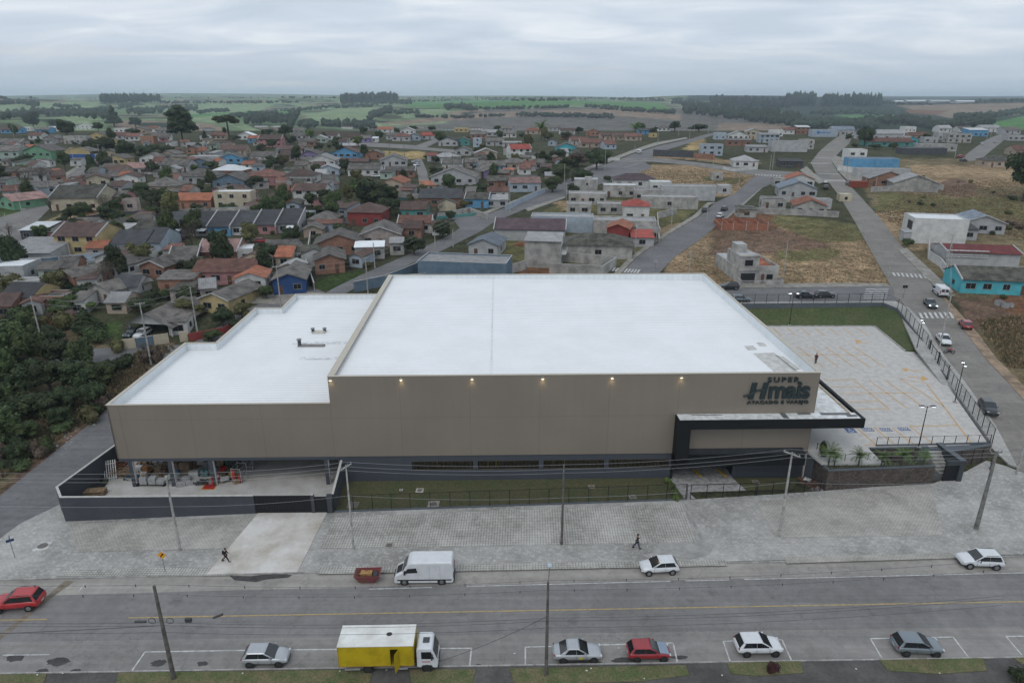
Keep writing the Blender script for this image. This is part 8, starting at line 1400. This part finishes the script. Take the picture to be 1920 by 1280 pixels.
# ---------------------------------------------------------------- far woods: strips of trees on the fields, one object per wood
FOR = leafmat('forest_leaf', (.022, .034, .020), (.04, .055, .03))
def wood(pts, wid, hm, n, seed, label, wm_=11):
    """pts = pixel polyline along the wood; wid = spread in pixels across it"""
    q = random.Random(seed); m = MB(); L = [math.hypot(b[0] - a[0], b[1] - a[1]) for a, b in zip(pts, pts[1:])]; tot = sum(L)
    for i in range(n):
        t = q.uniform(0, tot); k = 0
        while k < len(L) - 1 and t > L[k]: t -= L[k]; k += 1
        a, b = pts[k], pts[k + 1]; u = min(1, t / L[k]); g = G(a[0] + (b[0] - a[0]) * u, a[1] + (b[1] - a[1]) * u + q.uniform(-wid, wid)); r_ = wm_ * q.uniform(.35, .6); h = hm * q.uniform(.7, 1.15)
        m.blob((g[0], g[1], g[2] + h * .55), (r_, r_, h * .5), jit=.22, seed=i, sub=1)
        if h > 9: m.blob((g[0] + r_ * .5, g[1], g[2] + h * .75), (r_ * .6, r_ * .6, h * .28), jit=.25, seed=i + 7, sub=1)
    o = m.build('woodland', FOR); tag(o, label, 'wood', None, 'stuff')
WD = [([(190,194),(300,192)],1.6,32,170,'flat-topped pine plantation on the left skyline'),([(300,194),(470,194),(560,193)],1,10,130,'thin line of trees right of the plantation'),([(0,196),(40,194),(75,200)],2.5,14,60,'wood at the far left skyline'),([(100,200),(150,203)],1.5,10,30,'small wood on the pale left field'),
 ([(130,212),(180,210),(250,200)],3,12,90,'wood strip crossing the left fields'),([(240,215),(310,208),(370,205)],4.5,13,120,'rounded wood behind the broad pine'),([(0,222),(60,214),(140,216),(210,222)],5,13,190,'dark wood behind the upper left houses'),([(370,213),(430,208)],2,10,50,'small copse on the pale field left of centre'),
 ([(430,222),(520,212),(620,202),(700,200)],1.8,10,170,'hedge line climbing to the central grove'),([(460,230),(540,228),(560,215),(545,240)],5,14,130,'dark wood in the valley left of centre'),([(560,238),(640,236),(700,240)],4,12,110,'valley wood behind the central houses'),([(640,196),(700,193),(745,192)],2,40,190,'tall eucalyptus grove on the central skyline'),([(700,196),(745,194),(775,195)],2,16,60,'lower trees at the right end of the tall grove'),
 ([(690,224),(720,212),(735,208)],5,11,90,'oval wood on the pale central field'),([(740,212),(785,211)],3,8,50,'low scrub patch on the pale central slope'),([(835,206),(860,202),(885,206)],3,12,60,'round copse on the green field'),([(885,206),(960,205),(1075,202)],1,9,90,'hedge line below the green field'),([(780,220),(850,222),(945,218)],1,8,70,'hedge between the brown fields'),([(965,218),(1060,219),(1150,222)],1.4,10,110,'long dark hedge on the grey field'),
 ([(1095,200),(1150,206),(1265,214)],1.6,10,120,'hedge sweeping down the green field'),([(760,192),(900,188),(1000,190),(1100,188)],.8,9,130,'distant hedge line on the green skyline'),([(900,186),(1100,186),(1250,189)],1,10,150,'distant trees above the green fields'),([(1260,192),(1300,196),(1330,205)],4,16,110,'wood at the right end of the green field'),
 ([(1280,205),(1340,212),(1420,222),(1500,230)],9,17,420,'large dark forest right of the green fields'),([(1330,195),(1400,198),(1480,200)],5,28,260,'upper edge of the large dark forest'),([(1470,200),(1500,196),(1528,197)],3,40,150,'rounded tall wood on the right skyline'),([(1540,200),(1590,196),(1650,198)],3.5,38,190,'long tall wood left of the white sheds'),([(1480,235),(1560,238),(1640,240)],5,14,200,'valley forest behind the grey warehouse'),
 ([(1520,215),(1600,212),(1700,218)],3.5,14,150,'wood strip above the small green field'),([(1620,232),(1700,230),(1740,238)],5,13,150,'wood below the small green field'),([(1740,240),(1800,238),(1860,232)],3.5,12,120,'wood strip above the far right street'),([(1790,225),(1850,222),(1920,212)],3.5,13,140,'wood left of the right-hand green slope'),([(1640,194),(1700,196),(1750,197)],1,9,50,'scattered trees below the white sheds'),([(1830,192),(1880,190),(1930,190)],1.2,9,60,'trees on the far right skyline'),
 ([(0,186),(300,185),(600,185),(900,185),(1200,186)],.6,10,160,'hazy tree line on the far horizon')]
for i, (p_, w_, h_, n, lb) in enumerate(WD): wood(p_, w_, h_, int(n * .8), 100 + i, lb)
# distant white sheds and hamlet buildings
for i, (x, w, y, lb) in enumerate(((1688, 18, 193, 'smallest white poultry shed on the right skyline'), (1721, 40, 192, 'long white poultry shed, left one on the right skyline'), (1764, 38, 192, 'long white poultry shed in the middle of the right skyline'), (1813, 38, 193, 'long white poultry shed, rightmost on the skyline'))):
    g = G(x, y); W = w * mpp(g) / 2; h = 4 * mpp(g); e_ = empty('poultry_shed', g, 0, lb, 'shed'); MB().box(-W, W, 0, 40, -5, h * .6).build('wall', wmat('gy'), e_); m = MB(); m.slab([(-W, -1, h * .6), (W, -1, h * .6), (W, 20, h), (-W, 20, h)]); m.slab([(-W, 20.01, h), (W, 20.01, h), (W, 41, h * .6), (-W, 41, h * .6)]); m.build('roof', M('roof_wtX', (.66, .69, .71)), e_)
finish_labels(TOWN)
# ---------------------------------------------------------------- poles, lamps and wires
PC = M('pole_concrete', (.42, .41, .385), .9, scale=2, var=.2); PCD = M('pole_dark', (.14, .13, .115), .9, scale=2, var=.25); WIRE = M('wire_dark', (.05, .05, .053), .6, var=.05); WIREP = M('wire_pale', (.30, .30, .30), .5, var=.05)
def toph(base, tx, ty): d = ray(tx, ty); t = base[1] / d[1]; return CAM_H + d[2] * t - base[2]
def pole(base, h, label, mat=PC, r=.17, arms=(1,), armrz=0, lean=(0, 0), armw=1.0, lamp=None, top=.55, name='utility_pole'):
    e_ = empty(name, base, armrz, label, 'utility pole'); MB().tube((0, 0, -.6), (lean[0], lean[1], h), r, r * top, 10).build('pole_shaft', mat, e_)
    for i, a in enumerate(arms):
        z = h - .25 - i * .8; c = MB(); c.box(-armw, armw, -.05, .05, z, z + .11); c = c.build('crossarm', mat, e_)
        m = MB(); [m.tube((x, 0, z + .11), (x, 0, z + .32), .035, .05, 6) for x in (-armw + .1, 0.25, armw - .1)]; m.build('insulators', M('insulator', (.30, .31, .32), .4), c)
    if lamp:
        m = MB(); m.tube((0, 0, lamp), (.2, 1.6, lamp + .5), .035, .03, 6); m.build('lamp_arm', PCD, e_); MB().box(.05, .35, 1.5, 2.1, lamp + .46, lamp + .56).build('lamp_head', M('lamp_blue_grey', (.40, .47, .52), .5), e_)
    return e_
PT = {}
def npole(k, bx, by, tx, ty, z, label, **kw):
    b = P(bx, by, z); h = toph(b, tx, ty); PT[k] = (b, h); return pole(b, h, label, **kw)
npole('A', 338, 1031, 305, 893, .15, 'concrete pole on the pavement in front of the dark yard wall', armrz=R(80), armw=.6)
npole('Bp', 663, 1028, 646, 872, .15, 'slim concrete pole between the skip and the lawn fence', armrz=R(60), armw=.8, r=.14)
npole('Cp', 1053, 1020, 1051, 877, .15, 'dark weathered pole in the middle of the pavement', mat=PCD, armrz=R(85), armw=.7, r=.16)
npole('Dp', 1461, 1005, 1483, 848, .15, 'pale concrete pole in front of the stone planter', armrz=R(-45), armw=.9)
npole('Ep', 1830, 991, 1868, 846, .15, 'thick concrete pole at the right corner of the pavement', mat=M('pole_mid', (.22, .215, .2), .9, scale=2, var=.25), r=.27, armrz=R(15), armw=.8, top=.5)
npole('Fp', 326, 1271, 284, 1098, .1, 'dark roadside pole with cable coils at the lower left verge', mat=PCD, r=.2, arms=(), top=.6)
npole('Gp', 1024, 1264, 1025, 1090, .1, 'roadside pole with a blue-grey street lamp at the centre of the verge', mat=PCD, r=.17, arms=(), lamp=9.2)
# fittings on the near poles
b, h = PT['Fp']; e_ = [o for o in COL.objects if o.get('label', '').startswith('dark roadside pole')][0]
for s, x in ((1, .75), (-1, -.7)):
    m = MB(); [m.tube((x + .28 * math.cos(t), -.1, 6.1 + .28 * math.sin(t)), (x + .28 * math.cos(t + .5), -.1, 6.1 + .28 * math.sin(t + .5)), .025, .025, 5) for t in [k * .5 for k in range(13)]]; m.build('cable_coil', WIRE, e_)
MB().tube((-2.1, -.1, 6.0), (-1.2, -.1, 6.02), .11, .11, 8).build('splice_box', WIRE, e_); MB().box(2.0, 2.5, -.2, 0, 6.0, 6.35).build('junction_box', WIRE, e_); MB().tube((4.3, -.1, 6.4), (5.1, -.1, 6.75), .10, .10, 8).build('splice_box', WIRE, e_)
def sag(a, b, s, n=14): a, b = Vector(a), Vector(b); return [a.lerp(b, t / n) + Vector((0, 0, -4 * s * (t / n) * (1 - t / n))) for t in range(n + 1)]
def wire(a, b, s, label, r=.016, mat=WIRE, spacer=0, name='overhead_wire', group='overhead wires'):
    p = sag(a, b, s); m = MB(); m.path(p, r, 3, 0)
    o = m.build(name, [mat]); tag(o, label, 'wire', group)
    if spacer:
        L_ = (Vector(b) - Vector(a)).length; n = int(L_ / spacer)
        for i in range(n):
            t = (i + .5) / n; q_ = Vector(a).lerp(Vector(b), t) + Vector((0, 0, -4 * s * t * (1 - t))); MB().box(q_.x - .025, q_.x + .025, q_.y - .02, q_.y + .02, q_.z - .17, q_.z + .08).build('spacer', WIRE, o)
    return o
def top(k, dz=0, dx=0, dy=0): b, h = PT[k]; return (b[0] + dx, b[1] + dy, b[2] + h + dz)
off = {'L': (-70, 59, 9.4), 'R': (95, 68, 10)}
ch = ['A', 'Bp', 'Cp', 'Dp', 'Ep']; nm = {'A': 'yard wall pole', 'Bp': 'slim pole', 'Cp': 'dark weathered pole', 'Dp': 'pale pole', 'Ep': 'thick corner pole'}; lv = ['highest', 'second', 'third', 'lowest']
for i, (dz, dy) in enumerate(((.1, .5), (-.15, .0), (-.3, -.5), (-3.6, 0))):
    wire((-75, 63 + dy, 9.4 + dz), top('A', dz, 0, dy), .5, f'{lv[i]} pale wire running left from the yard wall pole', .014, WIREP)
    for a, b in zip(ch, ch[1:]): wire(top(a, dz, 0, dy), top(b, dz, 0, dy), .35, f'{lv[i]} pale wire from the {nm[a]} to the {nm[b]}', .014, WIREP)
    wire(top('Ep', dz, 0, dy), (100, 70 + dy, 10.5 + dz), .4, f'{lv[i]} pale wire running right from the thick corner pole', .014, WIREP)
for i, (dz, sp_, wd) in enumerate(((-.6, 4.2, 'upper spacer cable'), (-1.15, 4.2, 'lower spacer cable'), (-3.6, 0, 'upper telephone cable'), (-3.9, 0, 'middle telephone cable'), (-4.6, 0, 'lower telephone cable'))):
    r_ = .014 if i < 2 else .018
    dy = .9 if i == 0 else .4 if i == 1 else 0
    wire((-62, 45.5 + dy, 9.6 + dz), top('Fp', dz, 0, dy), .5, f'{wd} left of the dark roadside pole', r_, WIRE, sp_); wire(top('Fp', dz, 0, dy), top('Gp', dz, 0, dy), .45, f'{wd} between the two roadside poles', r_, WIRE, sp_); wire(top('Gp', dz, 0, dy), (42, 47.5 + dy, 9.6 + dz), .5, f'{wd} right of the roadside lamp pole', r_, WIRE, sp_)
wire((-60, 44, 4.5), top('Fp', -3.9), .2, 'thick drooping black cable at the lower left', .035)
wire(top('Gp', -3.4), (-6.5, 46.2, .1), .3, 'stay cable running down left from the lamp pole', .02)
# side street and town poles
TP = [(284, 684, 262, 560, 'pole in front of the open carport gate', 1), (372, 634, 356, 537, 'pole behind the low white roof beside the red fence', 0), (527, 576, 516, 498, 'tall pole at the wing corner by the deep blue house', 1), (690, 550, 686, 482, 'pole with crossarm on the diagonal street behind the roof', 1), (703, 502, 701, 455, 'pole beside the flat concrete house', 0), (850, 463, 850, 430, 'slim pole at the street bend', 0), (816, 466, 816, 432, 'short pole at the verge of the diagonal street', 0),
 (83, 660, 64, 555, 'pole left of the brick hut', 0), (1289, 545, 1284, 470, 'slim pole beside the middle street behind the roof', 0), (1466, 536, 1478, 450, 'pale pole right of the two-storey concrete house', 0), (1769, 525, 1790, 440, 'pole beside the white delivery van', 1), (1761, 655, 1783, 552, 'pole at the kerb beside the white sedan', 1), (1665, 520, 1675, 472, 'pole at the corner of the dry plot', 0), (1618, 440, 1622, 400, 'pole on the left kerb of the side street', 0), (1905, 890, 1925, 800, 'thick pole at the right edge beside the side street', 0),
 (1058, 355, 1057, 307, 'tall pole before the roadside thicket', 0), (1062, 375, 1062, 343, 'short pole before the half-brick block', 0), (1134, 322, 1134, 280, 'pole right of the roadside thicket', 0), (1190, 285, 1190, 275, 'low post at the junction', 0), (1233, 272, 1234, 240, 'first pole along the diagonal street, right part', 0), (1272, 256, 1273, 232, 'second pole along the diagonal street, right part', 0), (1301, 250, 1301, 224, 'third pole along the diagonal street, right part', 0), (1292, 268, 1292, 240, 'pole at the right kerb of the diagonal street', 0), (1328, 251, 1330, 224, 'tall pole near the pale blue two-storey house', 0), (1346, 252, 1347, 224, 'tall pole right of the pale blue two-storey house', 0),
 (1337, 310, 1338, 284, 'pole in front of the brick and concrete wall', 0), (1385, 350, 1390, 300, 'pole on the left of the middle street', 0), (1443, 320, 1446, 290, 'pole in front of the small modern house', 0), (1448, 318, 1450, 262, 'taller pole in front of the grey warehouse', 0), (1381, 388, 1384, 362, 'pole at the kerb above the brick walls', 0), (1325, 415, 1328, 385, 'pole by the middle street plots', 0), (1258, 432, 1258, 385, 'pole in front of the plot wall', 0), (1190, 478, 1192, 425, 'pole by the red sloping roof', 0), (1230, 452, 1222, 410, 'pole on the left pavement of the middle street', 0),
 (143, 325, 126, 262, 'leaning pole on the upper left street', 1), (94, 368, 82, 328, 'pole by the green cottage', 0), (192, 318, 187, 265, 'pole at the street bend by the warehouse', 1), (28, 262, 22, 212, 'tall pole at the upper left skyline', 0), (104, 255, 96, 215, 'tall pole above the dark tree clump', 0), (218, 330, 214, 288, 'pole in front of the yellow gabled house', 0), (285, 335, 281, 296, 'dark pole by the pink-roofed white house', 0), (46, 420, 30, 330, 'pole at the left edge of the upper left street', 0), (20, 450, 14, 400, 'pole at the junction of the upper left street', 0), (134, 488, 128, 450, 'lamp pole in front of the yellow house', 0), (262, 500, 260, 462, 'pole at the lane below the pale blue house', 0),
 (655, 285, 655, 245, 'dark pole left of the upper street', 0), (731, 296, 732, 262, 'dark pole on the dry grass plot, left one', 0), (759, 306, 760, 272, 'dark pole on the dry grass plot, right one', 0), (829, 262, 829, 222, 'tall pale pole behind the upper street', 0), (895, 245, 895, 222, 'dark thin pole on the central skyline', 0), (905, 247, 905, 218, 'tall white pole on the central skyline', 0), (1024, 262, 1024, 222, 'tall white pole beside the tall palm', 0), (745, 242, 746, 225, 'short pole at the skyline near the copse', 0), (849, 322, 849, 288, 'dark pole before the grey hipped house', 0), (932, 290, 932, 262, 'dark pole left of the red-roofed house', 0), (956, 398, 956, 340, 'pole beside the white carport shed', 0),
 (1587, 330, 1590, 285, 'pole at the left end of the bright blue block', 0), (1640, 360, 1642, 332, 'pole in front of the walled gable', 0), (1622, 350, 1623, 320, 'pole by the rust-red container', 0), (1571, 240, 1572, 224, 'pole at the head of the side street', 0), (1710, 250, 1711, 232, 'pole on the far right skyline, first', 0), (1768, 248, 1769, 228, 'pole on the far right skyline, second', 0), (1850, 262, 1854, 222, 'tall pale pole at the far right street, left', 0), (1856, 262, 1864, 228, 'tall pale pole at the far right street, right', 0), (1790, 296, 1796, 250, 'pale pole at the foot of the far right street', 0), (1880, 258, 1885, 235, 'pole beyond the far right street', 0)]
base_p = None
for i, (bx, by, tx, ty, lb, arm) in enumerate(TP):
    b = G(bx, by); h = min(11.5, max(4, toph(b, tx, ty))); dk = 'dark' in lb
    if i < 8: pole(b, h, lb, PC, .17, (1,) if arm else (), R(30), (0, 0), .8); continue
    e_ = pole(b, h, lb, PCD if dk else PC, max(.14, .3 * mpp(b)), (1,) if arm else (), R(20), (0, 0), .8); e_['group'] = 'poles along the town streets'
links = [(1, 0), (2, 1), (0, 7), (3, 2), (10, 11), (15, 3), (34, 36), (9, 8)]
for a, b in links:
    A_, B_ = G(*TP[a][:2]), G(*TP[b][:2]); 
    for dz, w_ in ((0, 'upper'), (-1.0, 'lower')): wire((A_[0], A_[1], A_[2] + toph(A_, *TP[a][2:4]) - .2 + dz), (B_[0], B_[1], B_[2] + toph(B_, *TP[b][2:4]) - .2 + dz), .6, f'{w_} wire from the {" ".join(TP[a][4].split()[:7])}', .02, WIREP, group='town wires')
# lot lamps
LIT = M('lamp_lit', (1, 1, 1), .3, var=.01, emit=((.85, .95, 1), 14)); HEAD = M('lamp_head_dark', (.05, .055, .06), .5)
def lamp(bx, by, tx, ty, z, label, lit=True, rz=0):
    b = P(bx, by, z) if z is not None else G(bx, by); h = toph(b, tx, ty); e_ = empty('street_lamp', b, rz, label, 'street lamp', 'twin headed lamps of the parking lot'); MB().tube((0, 0, -.3), (0, 0, h), .07, .05, 8).build('post', BLKM, e_)
    MB().tube((-.6, 0, h), (.6, 0, h), .035, .035, 6).build('arm', BLKM, e_)
    for s in (-1, 1): hd_ = MB().box(min(s*.45, s*1.0), max(s*.45, s*1.0), -.2, .2, h + .03, h + .12).build('lamp_head', HEAD, e_); MB().box(min(s*.5, s*.95), max(s*.5, s*.95), -.16, .16, h - .01, h + .029).build('lamp_lens', LIT if lit else HLON, hd_)
    MB().box(-.25, .25, -.25, .25, 0, .12).build('base_plate', KERB, e_)
lamp(1480, 610, 1489, 550, 3.75, 'lit twin lamp at the foot of the grass bank'); lamp(1717, 662, 1732, 602, 3.75, 'lit twin lamp at the upper right corner of the parking lot', rz=1.2); lamp(1790, 754, 1808, 682, 3.7, 'lit twin lamp inside the side street fence', rz=1.2); lamp(1722, 838, 1741, 762, 3.7, 'twin lamp behind the railing at the front of the parking lot', False)

# ---------------------------------------------------------------- litter and small ground details
q = random.Random(77); LT = M('litter_white', (.6, .6, .58), .8, var=.1)
for i, (x, y) in enumerate([(70, 1265), (118, 1262), (637, 1258), (683, 1258), (725, 1256), (1100, 1257), (1108, 1253), (1208, 1272), (1605, 1254), (1762, 1262), (1635, 1236), (820, 1233), (1160, 1215), (965, 1225), (455, 1262), (1354, 1266)]):
    p = P(x, y, .1); MB().blob((p[0], p[1], .16), (.09, .07, .03), jit=.3, seed=i).build('litter', LT)
lit = [o for o in COL.objects if o.name.startswith('litter')]; bpy.data.objects  # merged into one uncountable scatter
m = MB()
for o in lit:
    for f in o.data.polygons: m.add([tuple(o.data.vertices[v].co) for v in f.vertices], [tuple(range(len(f.vertices)))])
    bpy.data.objects.remove(o)
tag(m.build('litter', LT), 'scraps of white litter scattered on the verge', 'litter', None, 'stuff')
# pale rubble and bright scraps along the left street edge and the plots
m = MB()
for i in range(90):
    x = q.uniform(0, 1); px, py = 120 + (205 - 120) * x + q.uniform(-44, -14), 850 + (780 - 850) * x + q.uniform(-20, 14); g = G(px, py); s = q.uniform(.05, .2); m.blob((g[0], g[1], g[2] + .04), (s, s, s * .5), jit=.35, seed=i)
tag(m.build('rubble', M('pale_rubble', (.36, .34, .31), .9, var=.2)), 'pale rubble scattered along the edge of the left street', 'rubble', None, 'stuff')
# tufts of dry grass on the plots
def tufts(name, poly, n, cols, hgt, label, seed):
    q = random.Random(seed); m = MB(); xs = [p[0] for p in poly]; ys = [p[1] for p in poly]; k = 0
    while k < n:
        x, y = q.uniform(min(xs), max(xs)), q.uniform(min(ys), max(ys))
        if not inpoly(np.array([x]), np.array([y]), poly)[0]: continue
        k += 1; g = G(x, y)
        for j in range(3):
            a = q.uniform(0, 6.28); s = q.uniform(.12, .34); dx, dy = s * math.cos(a), s * math.sin(a); z = g[2] + q.uniform(.15, hgt); ox, oy = q.uniform(-.25, .25), q.uniform(-.25, .25)
            m.add([(g[0] + ox - dx, g[1] + oy - dy, g[2] - .05), (g[0] + ox + dx, g[1] + oy + dy, g[2] - .05), (g[0] + ox + q.uniform(-.2, .2), g[1] + oy + q.uniform(-.2, .2), z)], [(0, 1, 2)], q.randrange(len(cols)))
    o = m.build(name, cols); tag(o, label, 'grass', None, 'stuff')
DG = [M('dry_grass_a', (.34, .235, .13), 1, var=.25), M('dry_grass_b', (.27, .19, .11), 1, var=.25), M('dry_grass_c', (.15, .135, .07), 1, var=.25)]
tufts('dry_grass', [(1260,505),(1350,420),(1450,405),(1610,432),(1672,532),(1445,534),(1300,532)], 3200, [DG[0], DG[0], DG[1], DG[1], DG[2]], .14, 'dry brown grass covering the empty plot behind the supermarket', 1)
tufts('dry_grass', [(1640,400),(1700,360),(1920,330),(1920,450),(1830,425),(1760,440),(1712,440)], 4200, [DG[0], DG[1], DG[1], DG[2]], .35, 'rough dry grass and weeds on the slope right of the side street', 2)
tufts('dry_grass', [(80,422),(310,398),(310,412),(80,440)], 1200, [DG[0], DG[1], DG[2]], .5, 'yellowish grass on the plot below the cream hall', 3)
tufts('dry_grass', [(1830,600),(1920,590),(1920,690),(1890,690)], 900, [DG[0], DG[1], DG[2], DG[2]], .6, 'weeds on the dirt right of the red hatchback', 4)
tufts('dry_grass', [(0,900),(100,830),(210,760),(280,690),(330,650),(280,650),(190,700),(60,800),(0,860)], 2600, [DG[1], DG[2], DG[2]], .8, 'undergrowth below the trees at the left street', 5)
tufts('dry_grass', [(1190,318),(1300,316),(1420,330),(1390,355),(1240,345)], 1500, [DG[0], DG[1], DG[2]], .25, 'dry grass on the plot above the long concrete wall', 6)
tufts('lawn_grass', [(225,1266),(700,1260),(690,1279),(225,1279)], 0 + 1, [DG[2]], .1, 'grass blades on the verge', 7)
bpy.data.objects.remove(bpy.data.objects['lawn_grass'])

# ---------------------------------------------------------------- haze
hz = MB().box(-9800, 9800, -70, 9700, -75, 104); o = None
m, t, p = newmat('haze_air'); t.nodes.remove(p); v = N(t, 'ShaderNodeVolumePrincipled'); v.inputs['Density'].default_value = 1.0e-4; v.inputs['Color'].default_value = (.74, .88, 1, 1); t.links.new(v.outputs[0], t.nodes['Material Output'].inputs['Volume'])
o = hz.build('haze', m); tag(o, kind='stuff')
